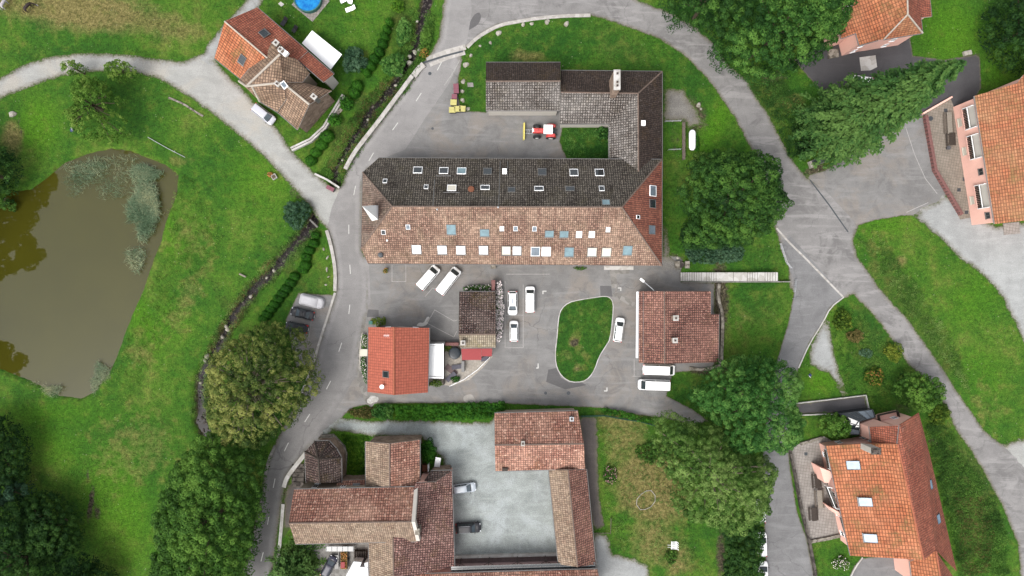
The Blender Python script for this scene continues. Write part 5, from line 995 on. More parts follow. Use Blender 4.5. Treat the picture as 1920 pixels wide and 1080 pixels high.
# ---------------------------------------------------------------- vehicles
def rrect(x0, x1, w_, rf, rr, n=4):
    pts = []
    for cx, cy, r, a0 in ((x1 - rf, w_ / 2 - rf, rf, 0), (x0 + rr, w_ / 2 - rr, rr, 90), (x0 + rr, -w_ / 2 + rr, rr, 180), (x1 - rf, -w_ / 2 + rf, rf, 270)):
        for k in range(n + 1):
            a = R(a0 + 90 * k / n); pts.append((cx + r * math.cos(a), cy + r * math.sin(a)))
    return pts
def loft(mb, rings, mi=0, cap=True):
    n = len(rings[0]); vs = [Vector(p) for r_ in rings for p in r_]; fs = []
    for i in range(len(rings) - 1):
        for k in range(n): fs.append((i * n + k, i * n + (k + 1) % n, (i + 1) * n + (k + 1) % n, (i + 1) * n + k))
    mb.add(vs, fs, mi, smooth=True)
    if cap:
        c = sum((Vector(p) for p in rings[-1]), Vector()) / n
        mb.add([Vector(p) for p in rings[-1]] + [c], [(k, (k + 1) % n, n) for k in range(n)], mi, smooth=True)
SPEC = {  # L, W, H, belt, hood len, windscreen run, rear run, roof width factor, nose round, tail round
    'hatch': (3.9, 1.72, 1.47, .92, .85, .80, .28, .74, .55, .32), 'small': (3.65, 1.66, 1.52, .95, .68, .72, .20, .76, .5, .28),
    'estate': (4.5, 1.8, 1.5, .94, 1.0, .85, .35, .74, .6, .36), 'sedan': (4.4, 1.76, 1.43, .92, 1.05, .85, .75, .70, .58, .42),
    'suv': (4.7, 1.9, 1.75, 1.08, 1.05, .72, .28, .76, .5, .3), 'mpv': (4.75, 1.86, 1.82, 1.05, .85, .85, .2, .80, .5, .25),
    'kangoo': (4.4, 1.82, 1.82, 1.08, .72, .62, .10, .82, .45, .2), 'van': (5.1, 1.95, 1.95, 1.18, .62, .72, .08, .86, .5, .15), 'longvan': (5.7, 2.0, 2.15, 1.25, .58, .72, .06, .88, .5, .13)}
def car(kind, px, py, heading, paint_, label, cat='car', glass='auto_glass', group=None, pos=None, extra=None, name=None, scale=1.0, sideglass=True):
    L, W, H, belt, hood, ws, rs, rw, nr, tr = SPEC[kind]; L *= scale
    c = pos or P(px, py, 0) * (1 - H * .5 / CAM_H); c = Vector((c.x, c.y, 0))
    nm = name or ('parked_van' if 'van' in kind else 'parked_car'); root = empty(nm, (0, 0, 0), label, cat, group); V = 'van' in kind or kind == 'kangoo'
    x0, x1 = -L / 2, L / 2; xw = x1 - hood; xt = xw - ws; xr0 = x0 + .12; xr1 = x0 + .12 + rs
    if kind == 'sedan': xr0 = x0 + .75; xr1 = xr0 + rs
    def topz(x):
        if x > xw: t = (x - xw) / max(.1, hood); return belt - .04 - .20 * t ** 1.6 - (.1 if V else 0) * t
        if kind == 'sedan' and x < xr0: return belt - .03
        return belt
    mb = MB(); rings = []
    for ins, zf in ((.16, .20), (.05, .30), (0, .52), (0.0, .72)):
        rings.append([(x, y, zf) for x, y in rrect(x0 + ins, x1 - ins, W - 2 * ins, nr, tr)])
    for ins, k in ((.025, -.07), (.07, 0), (.16, .035), (.5, .06)):
        rings.append([(x, y, topz(x) + k) for x, y in rrect(x0 + ins, x1 - ins, W - 2 * ins, max(.15, nr - ins * .5), max(.06, tr - ins * .5))])
    loft(mb, rings)
    gw = W - .18; rr_ = gw * rw
    def ring(xa, xb, w_, z, rf, rb): return [(x, y, z) for x, y in rrect(xa, xb, w_, rf, rb)]
    zt = H
    cab = [ring(xr0, xw, gw, belt - .02, .22, .12), ring(xr1 - rs * .12, xt + ws * .12, rr_ + (gw - rr_) * .14, zt - .10, .2, .12), ring(xr1, xt, rr_, zt - .045, .18, .12), ring(xr1 + .12, xt - .12, rr_ - .2, zt - .008, .14, .1), ring(xr1 + .5, xt - .5, rr_ - .7, zt, .1, .1)]
    loft(mb, cab); o = mb.build('body', [M[paint_]], root, True, 55)
    def lerp(a, b, t): return a + (b - a) * t
    def panel(nm_, q, mat, up=.016):
        q = [Vector(v) for v in q]; n = newell(q); q = [v + n * up for v in q]
        m_ = MB(); m_.add(q, [(0, 1, 2, 3)]); m_.add([v - n * up * 1.5 for v in q], [(3, 2, 1, 0)])
        for i in range(4): m_.add([q[i], q[i] - n * up * 1.5, q[(i + 1) % 4] - n * up * 1.5, q[(i + 1) % 4]], [(0, 1, 2, 3)])
        return m_.build(nm_, M[mat], root, True)
    z0, z1 = belt - .02, zt - .10; w0, w1 = gw / 2, (rr_ + (gw - rr_) * .14) / 2; xa0, xa1 = xw, xt + ws * .12; xb0, xb1 = xr0, xr1 - rs * .12
    t0, t1 = .06, .97
    panel('windscreen', [(lerp(xa0, xa1, t0), -lerp(w0, w1, t0) + .12, lerp(z0, z1, t0)), (lerp(xa0, xa1, t0), lerp(w0, w1, t0) - .12, lerp(z0, z1, t0)), (lerp(xa0, xa1, t1), lerp(w0, w1, t1) - .10, lerp(z0, z1, t1)), (lerp(xa0, xa1, t1), -lerp(w0, w1, t1) + .10, lerp(z0, z1, t1))], glass, .022)
    panel('cowl', [(xw + .10, -w0 + .2, belt + .012), (xw + .10, w0 - .2, belt + .012), (xw - .03, w0 - .12, belt + .035), (xw - .03, -w0 + .12, belt + .035)], 'dark_trim', .012)
    if not (V and kind != 'kangoo'):
        panel('rear_window', [(lerp(xb0, xb1, .12), w0 - .14, lerp(z0, z1, .12)), (lerp(xb0, xb1, .12), -w0 + .14, lerp(z0, z1, .12)), (lerp(xb0, xb1, .92), -w1 + .12, lerp(z0, z1, .92)), (lerp(xb0, xb1, .92), w1 - .12, lerp(z0, z1, .92))], glass if glass != 'auto_glass2' else 'auto_glass', .02)
    elif kind == 'van':
        panel('rear_window', [(lerp(xb0, xb1, .15), w0 - .2, lerp(z0, z1, .15)), (lerp(xb0, xb1, .15), -w0 + .2, lerp(z0, z1, .15)), (lerp(xb0, xb1, .95), -w1 + .15, lerp(z0, z1, .95)), (lerp(xb0, xb1, .95), w1 - .15, lerp(z0, z1, .95))], 'auto_glass', .02)
    xf, xbk = xt + ws * .05, xr1 + .1; cuts = [(xf, lerp(xf, xbk, .40)), (lerp(xf, xbk, .44), xbk)]
    for s in (1, -1):
        for ci, (a, b) in enumerate(cuts):
            q = [(a + (.35 if ci == 0 else 0), s * lerp(w0, w1, .1), lerp(z0, z1, .1)), (b, s * lerp(w0, w1, .1), lerp(z0, z1, .1)), (b, s * lerp(w0, w1, .88), lerp(z0, z1, .88)), (a, s * lerp(w0, w1, .88), lerp(z0, z1, .88))]
            if s < 0: q = q[::-1]
            q = q[::-1] if newell([Vector(v) for v in q]).y * s < 0 else q
            panel('side_window', q, 'auto_glass', .014)
        m_ = MB(); m_.box((xw - .1, s * (W / 2 + .09), belt + .05), .14, .2, .14, 0, 0, .8); m_.build('mirror', M['dark_trim' if paint_ != 'car_black' else 'car_black'], root, True)
        m_ = MB(); m_.box((x1 - .22, s * (W / 2 - .32), belt - .24), .32, .30, .13, 0, R(-22 * s), .8); m_.build('headlight', M['lamp_glass'], root, True)
        m_ = MB(); m_.box((x0 + .08, s * (W / 2 - .17), belt - .12), .14, .22, .30, 0, 0, .9); m_.build('tail_light', M['red_lamp'], root, True)
        for xx in (x1 - .85, x0 + .8):
            m_ = MB(); m_.tube([(xx, s * (W / 2 - .2), .31), (xx, s * (W / 2 + .005), .31)], .31, 16); wl = m_.build('wheel', M['rubber'], root, True)
            m_ = MB(); m_.tube([(xx, s * (W / 2 - .02), .31), (xx, s * (W / 2 + .015), .31)], .19, 12); m_.build('rim', M['rim'], wl, True)
    m_ = MB(); m_.box((x0 + .03, 0, .42), .1, .55, .12); m_.build('number_plate', M['white_pl'], root, True)
    if extra == 'sunroof': panel('sunroof', [(.1, -.16, zt + .002), (.1, .16, zt + .002), (-.85, .16, zt + .002), (-.85, -.16, zt + .002)][::-1], 'car_sky', .02)
    if extra == 'rails':
        m_ = MB()
        for s in (-1, 1): m_.tube([(xr1 + .2, s * (rr_ / 2 - .06), zt + .02), (xt - .2, s * (rr_ / 2 - .06), zt + .02)], .03, 5)
        m_.build('roof_rail', M['steel'], root, True)
    if V:
        m_ = MB()
        for k in range(4): m_.box((lerp(xr1 + .3, xt - .3, .5), (k - 1.5) * rr_ * .22, zt - .003), (xt - xr1) * .8, .03, .018)
        m_.build('roof_rib', M[paint_], root, True)
    if extra == 'red':
        for s in (1, -1): m_ = MB(); m_.box((x0 + .25, s * (W / 2 - .2), belt + .03), .5, .26, .08); m_.build('tail_lamp_cover', M['red_lamp'], root, True)
    root.location = c; root.rotation_euler = (0, 0, R(heading)); return root
car('mpv', 494, 214, -38, 'car_silver', 'silver people carrier parked on gravel against the stone farmhouse', glass='auto_glass2')
car('van', 803, 520, 49, 'car_white', 'shorter white van parked aslant, nearer the road', 'van', group='white vans parked aslant')
car('longvan', 841, 526.5, 52, 'car_white', 'longer white van parked aslant, nearer the small barn', 'van', group='white vans parked aslant')
car('estate', 961, 568.5, -90, 'car_white', 'white car with roof sunroof pointing down the photo beside hydrangeas', glass='auto_glass2', extra='sunroof')
car('kangoo', 994, 561.5, 90, 'car_white', 'white boxy small van standing alone right of the marked bay', 'van', scale=1.1)
car('small', 963.5, 621, 90, 'car_white', 'small white hatchback at the lower end of the marked bay', glass='auto_glass2', scale=1.06)
car('hatch', 1160.5, 618.5, 82, 'car_white', 'white hatchback between the oval lawn and square house', scale=1.16)
car('longvan', 1236, 693.5, -2, 'car_white', 'white van tucked along the square house, facing the trees', 'van', group='white vans by the square house', scale=1.05)
car('longvan', 1226.5, 722, 178, 'car_white', 'white van with flat box roof facing the courtyard', 'van', group='white vans by the square house', scale=1.04)
car('estate', 870, 915.5, 8, 'car_sky', 'light silver car poking out from under the church house eave', glass='auto_glass2')
car('suv', 878, 990, 3, 'car_char', 'charcoal four wheel drive parked on the bluish gravel', glass='auto_glass2', extra='rails')
car('hatch', 617, 1062, 62, 'car_navy', 'dark navy car on the concrete beside the round pine', glass='auto_glass2', scale=1.08)
car('sedan', 567, 588, 166, 'car_char', 'dark grey car between a black car and a covered car', glass='auto_glass2')
car('hatch', 556, 614, 170, 'car_black', 'black car with red tail lights partly under the olive tree', extra='red', scale=1.1)
car('hatch', 1616, 151, 172, 'car_white', 'white car half hidden by the tall conifer on dark tarmac', scale=1.05)
for y, l in ((958, 'uppermost white car mostly hidden by walnut leaves beside the dark hedge'), (1021, 'middle white car half hidden by the dark lane hedge'), (1075, 'lowest white car half hidden by the dark lane hedge')):
    car('estate', 1426.5 + (y - 958) * .04, y, 91, 'car_white', l)
# covered car
root = empty('covered_car', P(586, 565, 0), 'car under a pale grey fitted cover beside the kerb', 'covered car', rz=R(-14)); mb = MB()
loft(mb, [[(x, y, z) for x, y in rrect(-2.35 + i, 2.35 - i, 2.2 - i * 1.6, .8, .45)] for i, z in ((0, .05), (.02, .5), (.12, .85), (.3, .98))], 0)
loft(mb, [[(x, y, z) for x, y in rrect(-2.0 + i, 1.3 - i * 2.2, 1.9 - i * 1.3, .4, .3)] for i, z in ((0, .9), (.15, 1.2), (.3, 1.42), (.55, 1.5))], 0)
mb.build('cover', plain('car_cover', A(220, 218, 220, 1.2), .7, .08, scale=2), root, True)
mb = MB()
for x in (-1.0, -.2, 1.2): mb.tube([(x, -1.0, .9), (x, -.7, 1.25 if x < 1 else 1.0), (x, .7, 1.25 if x < 1 else 1.0), (x, 1.0, .9)], .02, 4)
mb.build('seam', M['zinc'], root, True)
# tractor (front points to -x in the photo)
root = empty('tractor', P(1012, 248.5, 0), 'red tractor with white cab roof and a yellow front blade', 'tractor')
def T(nm, mb, mat, par=None): return mb.build(nm, [M[m] for m in (mat if isinstance(mat, (list, tuple)) else [mat])], par or root, True)
mb = MB(); loft(mb, [[(x, y + .05, z) for x, y in rrect(-1.35 + i, .85, .95 - i * 2, .15, .15)] for i, z in ((.05, .75), (0, .9), (0, 1.45), (.08, 1.6), (.2, 1.65))]); T('hood', mb, 'tractor_red')
mb = MB(); mb.box((-1.4, .05, 1.25), .1, .8, .55); mb.box((-1.25, .05, 1.6), .3, .5, .09); T('grille', mb, 'white_pl')
mb = MB(); mb.tube([(-.35, .0, 1.6), (-.35, .0, 2.3)], .05, 8); T('exhaust', mb, 'steel_dark')
mb = MB(); mb.box((1.45, .05, 1.7), 1.35, 1.45, 1.3, 0, 0, .92); T('cab', mb, 'glass_dark')
mb = MB(); loft(mb, [[(x, y + .05, z) for x, y in rrect(.62 + i, 2.3 - i, 1.72 - 2 * i, .12, .12)] for i, z in ((.04, 2.33), (0, 2.38), (0, 2.48), (.1, 2.56), (.4, 2.58))]); T('cab_roof', mb, 'white_pl')
mb = MB(); mb.box((.4, .05, .75), 3.6, .5, .5); T('chassis', mb, 'steel_dark')
def wheel(x, y, r, w_):
    mb = MB(); mb.tube([(x, y - w_ / 2, r), (x, y - w_ / 2 + .05, r), (x, y + w_ / 2 - .05, r), (x, y + w_ / 2, r)], [r * .85, r, r, r * .85], 24)
    for k in range(18):
        a = k * math.pi / 9; mb.obox((x + r * math.cos(a), y, r + r * math.sin(a)), Vector((0, w_ * .48, 0)), Vector((-math.sin(a), 0, math.cos(a))) * .06, Vector((math.cos(a), 0, math.sin(a))) * .05)
    wl = T('wheel', mb, 'rubber'); mb = MB(); mb.tube([(x, y - w_ / 2 - .02, r), (x, y + w_ / 2 + .02, r)], r * .5, 16); T('rim', mb, 'blind', wl)
wheel(-.55, 1.0, .66, .45); wheel(-.55, -1.0, .66, .45); wheel(2.05, 1.05, .85, .55); wheel(2.05, -1.05, .85, .55)
for s in (1, -1):
    mb = MB(); n = 8; vs = []
    for k in range(n + 1):
        a = R(20 + 140 * k / n)
        for yy in (.62, 1.2): vs.append(Vector((2.05 + .98 * math.cos(a), s * yy + (.05 if s > 0 else 0), .85 + .98 * math.sin(a))))
    mb.add(vs, [(2 * k, 2 * k + 1, 2 * k + 3, 2 * k + 2) for k in range(n)]); mb.box((2.35, s * .8, 1.72), .7, .42, .3); T('mudguard', mb, 'tractor_red')
mb = MB()
for s in (-.35, .35): mb.tube([(-1.3, s, .7), (-2.1, s, .6), (-2.9, s * .8, .55)], .07, 6)
mb.tube([(-2.0, -.5, .6), (-2.0, .5, .6)], .06, 6); mb.tube([(-2.4, -.45, .7), (-2.4, .45, .5)], .05, 6); T('hitch_arm', mb, 'steel')
mb = MB(); mb.obox((-3.0, 0, .55), Vector((.10, 0, 0)), Vector((0, 1.58, 0)), Vector((.06, 0, .42))); mb.obox((-2.86, 0, .4), Vector((.1, 0, 0)), Vector((0, 1.4, 0)), Vector((0, 0, .1))); T('blade', mb, 'yellow')
mb = MB(); mb.box((2.75, 0, .8), .5, .9, .12); mb.tube([(2.6, -.4, .7), (3.3, -.4, .5)], .05, 6); mb.tube([(2.6, .4, .7), (3.3, .4, .5)], .05, 6); T('linkage', mb, 'steel_dark')
root.rotation_euler = (0, 0, R(-1))
# ---------------------------------------------------------------- bins, tank, boulders, tables ...
def bin4(px, py, lid, label, group, rz=0, s=1.15):
    r_ = empty('wheelie_bin', P(px, py, 0) * .992, label, 'bin', group, R(rz)); mb = MB(); mb.box((0, 0, .56), s * .82, s * .8, 1.0, 0, 0, 1.1); mb.build('body', M['bin_grey'], r_, True)
    mb = MB(); mb.box((0, 0, 1.12), s, s * .92, .1, 0, 0, .94); mb.box((0, 0, 1.18), s * .8, .06, .05); mb.build('lid', M[lid], r_, True); return r_
for x, y, l, t_ in [(855, 161.5, 'bin_pink', 'topmost maroon lidded bin by the upper lawn boulders'), (855.5, 170.5, 'bin_pink', 'middle maroon lidded bin by the upper lawn boulders'), (852, 181, 'bin_pink', 'lowest maroon lidded bin, above the yellow lids'), (850.5, 192, 'bin_yellow', 'yellow lidded bin directly below the maroon lids'), (847.8, 206, 'bin_yellow', 'leftmost of the three lower yellow lidded bins'), (858, 204.3, 'bin_yellow', 'middle one of the three lower yellow lidded bins'), (867, 203.8, 'bin_yellow', 'rightmost of the three lower yellow lidded bins')]:
    bin4(x, y, l, t_, 'bins by the upper lawn', random.uniform(-6, 6), 1.0 if l == 'bin_pink' else 1.2)
bin4(616, 351.5, 'bin_pink', 'maroon lidded bin by the bridge parapet, further from the road', 'bins by the bridge', -28, .8); bin4(622.5, 354.8, 'bin_pink', 'maroon lidded bin by the bridge parapet, nearer the road', 'bins by the bridge', -28, .8)
bin4(695, 605, 'teal_pl', 'teal green bin at the corner of the orange roofed cottage', None, 0, .75)
root = empty('gas_tank', P(1295.8, 264.5, 0), 'long white rounded gas tank on the grass behind the plank screen', 'gas tank'); mb = MB()
pr = [(-1.95, .02), (-1.9, .25), (-1.75, .45), (-1.5, .58), (-1.3, .62), (1.3, .62), (1.5, .58), (1.75, .45), (1.9, .25), (1.95, .02)]
mb.tube([(0, y, .85) for y, r in pr], [r for y, r in pr], 20); mb.build('vessel', M['white_pl'], root, True)
mb = MB(); mb.lathe((.12, 0, 1.42), [(.22, 0), (.22, .14), (.18, .18), (.01, .19)], 14); mb.build('valve_cover', M['white_zinc'], root, True)
for y in (-1.1, 1.1): mb = MB(); mb.box((0, y, .2), .9, .25, .4); mb.build('foot', M['concrete'], root, True)
root = empty('plank_screen', P(1279.5, 266, 0), 'weathered grey plank screen wall beside the gas tank', 'fence'); mb = MB()
for k in range(24): mb.box((random.uniform(-.03, .03), -3.5 + (k + .5) * 7 / 24, 1.05 + random.uniform(-.03, .03)), .55, .27, .12, 0)
mb.box((0, 0, .5), .12, 6.9, 1.0); mb.build('plank', M['timber'], root, True)
for y in (-3.3, 0, 3.3): mb = MB(); mb.box((0, y, .55), .16, .16, 1.1); mb.build('post', M['timber_dark'], root, True)
for ya, xb, l in ((228, 1245, 'upper'), (281, 1252, 'lower')):
    a, b = P(1275, ya, 0), P(xb, ya + 1, 0); r_ = empty('fence', (a + b) / 2, f'thin {l} metal fence from the tiled wing to the plank screen', 'fence'); mb = MB()
    for z in (.5, 1.0): mb.tube([a + Vector((0, 0, z)), b + Vector((0, 0, z))], .035, 5)
    mb.build('rail', M['steel'], r_)
    for t_ in (0, .5, 1): m_ = MB(); p = a.lerp(b, t_); m_.tube([p, p + Vector((0, 0, 1.05))], .04, 5); m_.build('post', M['steel'], r_)
def rock_mesh(seed, mat):
    r_ = random.Random(seed); mb = MB(); n, m_ = 10, 6; vs = []; ph = [r_.uniform(0, 6.28) for _ in range(6)]
    for i in range(m_ + 1):
        th = math.pi * .62 * i / m_
        for k in range(n):
            a = 2 * math.pi * k / n; rad = .5 * (1 + .16 * math.sin(2 * a + ph[0]) + .1 * math.sin(3 * a + ph[1] + th) + .07 * math.sin(5 * a + ph[2] + 2 * th)); vs.append(Vector((rad * math.sin(th) * math.cos(a), rad * math.sin(th) * math.sin(a), .42 * math.cos(th) + .1)))
    mb.add(vs, [(i * n + (k + 1) % n, i * n + k, (i + 1) * n + k, (i + 1) * n + (k + 1) % n) for i in range(m_) for k in range(n)], 0)
    return mb
rocks = []
def boulder(px, py, s, label, group, mat='boulder', el=1.0, rz=None):
    k = len(rocks)
    if k < 5: o = rock_mesh(k + 3, mat).build('boulder', M[mat]); rocks.append(o)
    else: o = rocks[k % 5].copy(); COL.objects.link(o); rocks.append(o)
    o.location = P(px, py, 0) + Vector((0, 0, -.06)); o.scale = (s, s * el, s * .8); o.rotation_euler = (0, 0, rz if rz is not None else random.uniform(0, 6)); tag(o, label, 'boulder', group)
G_ = 'boulders along the upper lawn edge'
for x, y, s, l in [(1062, 45, 1.0, 'tall pale boulder furthest along the upper lawn kerb'), (1026, 41, 1.0, 'large pale boulder nearly touching the white kerb'), (997, 44.5, .7, 'flat beige boulder between two paler ones by the kerb'), (981, 46, .8, 'pale boulder pressed against the curved white kerb'), (935, 62, 1.05, 'big rounded boulder inside the bend of the kerb'), (919.5, 80, .6, 'brownish small boulder below the kerb bend'), (900, 86, .5, 'smallest boulder near the drain grating end'), (883, 104, .65, 'boulder at the top of the lawn left edge'), (873.5, 121.5, 1.1, 'broad mossy boulder halfway down the lawn left edge'), (868.5, 153, .9, 'boulder just above the maroon bins'), (866.5, 171, .8, 'boulder touching the maroon bins'), (867.5, 188, .85, 'boulder right of the yellow bin'), (877.5, 204, .8, 'lowest boulder beside the yellow bins')]: boulder(x, y, s, l, G_)
mb = MB(); mb.prism(px2m([(876, 155), (887, 155), (888, 163), (877, 163)]), -.05, .04); tag(mb.build('utility_cover', M['concrete_grey']), 'square grey cover in the upper lawn', 'cover')
G_ = 'pale stones beside the broken kerb'
for x, y, s, l in [(607, 467, .7, 'highest pale stone beside the broken kerb'), (614, 483, .8, 'pale stone midway along the broken kerb'), (613, 505, .9, 'long pale stone beside the clipped bush row'), (616, 519, .55, 'small pale stone left of the lower kerb'), (611, 534, .6, 'pale stone just above the covered car')]: boulder(x, y, s, l, G_, el=.5)
for x, y, s, l in [(1310, 197, .9, 'grey rock at the edge of the stony patch'), (1314, 204, .5, 'little rock under the grey rock on the stony patch'), (24, 214, 1.3, 'pale rock at the left meadow edge'), (1271, 484, .6, 'pale rock at the south east gable corner')]: boulder(x, y, s, l, None)
for i, (x, y, s) in enumerate([(778, 98, .9), (768, 106, .8), (757, 112, .9), (750, 140, .8), (742, 160, .6), (768, 118, 1.1), (786, 94, .8), (690, 225, .6), (642, 300, .5), (514, 508, .7), (500, 521, .5), (470, 556, .7), (427, 618, .9), (424, 612, .8), (417, 632, .7), (388, 668, 1.0), (384, 676, .7), (395, 690, .6), (376, 718, .6), (795, 60, .5), (782, 40, .6)]):
    boulder(x, y, s, 'wet grey rock lying in or beside the stream bed', 'rocks of the stream bed', 'stone_dark')
for x, y, l in [(1268.5, 496.5, 'pale stone trough'), (1287, 496.5, 'grey stone bench')]:
    mb = MB(); c = P(x, y, 0); mb.box((c.x, c.y, .35), .7, 1.2, .7); mb.box((c.x, c.y, .72), .85, 1.35, .08); tag(mb.build('stone_bench', M['stone']), l + ' at the gable corner below the clipped hedge', 'bench')
mb = MB(); c = P(1276, 496.5, 0); mb.lathe((c.x, c.y, 0), [(.5, 0), (.6, .5), (.55, .55), (.4, .5), (.02, .5)], 14); tag(mb.build('round_planter', M['stone_dark']), 'dark round planter between a stone trough and bench', 'planter')
def picnic(px, py, ang, L, label, mat='timber_dark', mat2=None, group='picnic tables'):
    r_ = empty('picnic_table', P(px, py, 0), label, 'picnic table', group, R(ang))
    mb = MB()
    for k in range(5): mb.box((-.36 + k * .18, 0, .75), .165, L, .05)
    mb.build('table_top', M[mat2 or mat], r_, True)
    for s in (-1, 1):
        mb = MB()
        for k in range(2): mb.box((s * .75 + (k - .5) * .16, 0, .45), .14, L, .05)
        mb.build('bench', M[mat], r_, True)
    for y in (-L / 2 + .3, L / 2 - .3):
        mb = MB(); mb.box((0, y, .42), 1.6, .09, .09); mb.tube([(-.7, y, 0), (-.25, y, .74)], .05, 5); mb.tube([(.7, y, 0), (.25, y, .74)], .05, 5); mb.build('leg_frame', M[mat], r_, True)
picnic(1776, 232, 3, 4.0, 'longer pale picnic table on the brown terrace', 'timber', 'timber_lite'); picnic(1780, 262, 3, 2.4, 'shorter dark picnic table below the long pale table', 'timber_dark')
picnic(1529, 900, 4, 2.7, 'dark picnic table uppermost on the pale slab terrace', 'timber_dark'); picnic(1534, 934, 4, 3.4, 'light plank picnic table in the middle of the slab terrace', 'timber', 'timber_lite'); picnic(1523, 962, 4, 2.5, 'dark picnic table lowest on the pale slab terrace', 'timber_dark')
mb = MB(); c = P(1776, 278, 0); mb.lathe((c.x, c.y, 0), [(.3, 0), (.38, .5), (.32, .5), (.02, .42)], 14); tag(mb.build('flower_pot', M['bin_grey']), 'dark round pot below the shorter dark picnic table', 'pot')
# retaining walls around the slab terrace and lanes
kerb('retaining_wall', [(1478, 838), (1489, 890), (1500, 950), (1515, 1012), (1526, 1070), (1528, 1100)], .4, .9, 'stone_dark', 'stone wall between the lane and the slab terrace', 'wall', sm=0)
kerb('rubble_edge', [(1517, 1015), (1550, 1009), (1588, 1000)], .6, .4, 'stone', 'rubble stone edge along the bottom of the slab terrace', 'wall', sm=0)
kerb('rubble_edge', [(1500, 832), (1540, 820)], .5, .4, 'stone', 'rubble stone edge along the top of the slab terrace', 'wall', sm=0)
kerb('retaining_wall', [(1490, 756), (1560, 748), (1622, 740.5), (1627, 765)], .18, .5, 'concrete', 'thin pale wall around the dark ramp path', 'wall', sm=0)
kerb('retaining_wall', [(1493, 778), (1545, 776), (1572, 777)], .18, .5, 'concrete', 'thin pale wall below the dark ramp path', 'wall', sm=0)
kerb('kerb', [(1617, 1045), (1604, 1062), (1590, 1090)], .25, .15, 'concrete', 'curved kerb by the lower right driveway', 'kerb')
kerb('stone_wall', [(1346, 532), (1344, 560), (1353, 590), (1352, 630), (1350, 682)], .55, .9, 'stone', 'rough dry stone wall behind the square house', 'wall')
kerb('stone_wall', [(1292, 690), (1320, 694), (1350, 684)], .5, .3, 'stone', 'low rough stone edge by the square house corner', 'wall')
kerb('garden_path_wall', [(646, 180), (610, 240), (584, 264), (548, 281)], .8, .7, 'concrete', 'pale zigzag garden wall following the stream garden', 'wall', sm=0)
mb = MB(); ribbon(mb, px2m([(646, 180), (610, 240), (584, 264), (548, 281)]), .12, .705); o = mb.build('joint', M['timber_dark']); 
o.parent = bpy.data.objects[[q.name for q in COL.objects if q.get('label', '').startswith('pale zigzag')][0]]
# the long stair
root = empty('stairway', P(1378, 518, 0), 'long pale concrete stairway up the slope between two lawns', 'stairs'); mb = MB(); x = 1276.0; z = .12; k = 0
runs = [(9, 4.2), (1, 10), (4, 4.2), (1, 32), (1, 26), (4, 4.4), (1, 14), (5, 4.6)]
for cnt, wd in runs:
    for _ in range(cnt):
        a, b = P(x, 511, 0), P(x + wd, 527, 0); mb.prism([(a.x, b.y), (b.x - .07, b.y), (b.x - .07, a.y), (a.x, a.y)], -.1, z); mb.prism([(b.x - .07, b.y), (b.x, b.y), (b.x, a.y), (b.x - .07, a.y)], -.1, z - .02, 1); x += wd; z += .055  # dark strip at each step paints the riser's shadow line
    mb.prism([(P(x, 0, 0).x - .05, P(0, 527, 0).y), (P(x, 0, 0).x, P(0, 527, 0).y), (P(x, 0, 0).x, P(0, 511, 0).y), (P(x, 0, 0).x - .05, P(0, 511, 0).y)], -.1, z - .09)
mb.build('step', [M['concrete'], M['stone_dark']], root)
mb = MB(); a, b = P(1278, 528, 0), P(1479, 527.5, 0); mb.obox((a + b) / 2 + Vector((0, -.08, .35)), (b - a) / 2, Vector((0, .09, 0)), Vector((0, 0, .5))); mb.build('side_wall', M['concrete_grey'], root)
def railing(name, pts, h, label, mat='steel', posts=4, rails=(.5, 1.0), r=.035, cat='railing'):
    a = [P(*p, 0) for p in pts]; r_ = empty(name, sum(a, Vector()) / len(a), label, cat); mb = MB()
    for f in rails: mb.tube([p + Vector((0, 0, h * f)) for p in a], r, 5)
    mb.build('rail', M[mat], r_)
    for i in range(posts):
        t_ = i / (posts - 1) * (len(a) - 1); k = min(int(t_), len(a) - 2); p = a[k].lerp(a[k + 1], t_ - k); m_ = MB(); m_.tube([p - Vector((0, 0, .05)), p + Vector((0, 0, h))], r * 1.1, 5); m_.build('post', M[mat], r_)
    return r_
railing('railing', [(1461, 457), (1472, 492), (1481, 503)], 1.1, 'upper metal railing along the lane by the stair top', posts=4, rails=(.35, .7, 1.0), r=.028)
railing('railing', [(1490, 524), (1487, 547)], 1.1, 'lower short metal railing at the stair top', posts=3, rails=(.35, .7, 1.0), r=.028)
railing('garden_fence', [(844, 723), (870, 711), (895, 693), (919, 669)], 1.0, 'curved white garden fence round the hot tub corner', 'blind', 7, (.1, 1.0), .04, 'fence')
railing('garden_fence', [(681, 624), (676, 660), (677, 690)], 1.0, 'pale garden fence between the cottage and the road', 'blind_cream', 5, (.5, 1.0), .04, 'fence')
railing('wire_fence', [(1089, 779.5), (1133, 778), (1164, 784), (1200, 789), (1227, 797)], 1.2, 'green mesh fence above the dry lawn', 'green_mesh', 9, (.1, .4, .7, 1.0), .05, 'fence')
railing('wire_fence', [(1113, 998), (1144, 998), (1145, 970)], .7, 'short wooden fence at the end of the dark path', 'timber', 4, (.5, 1.0), .05, 'fence')
railing('stair_rail', [(1486, 560), (1488, 528)], 1.0, 'thin post rail beside the lane below the stair', 'steel', 2, (1.0,), .03)
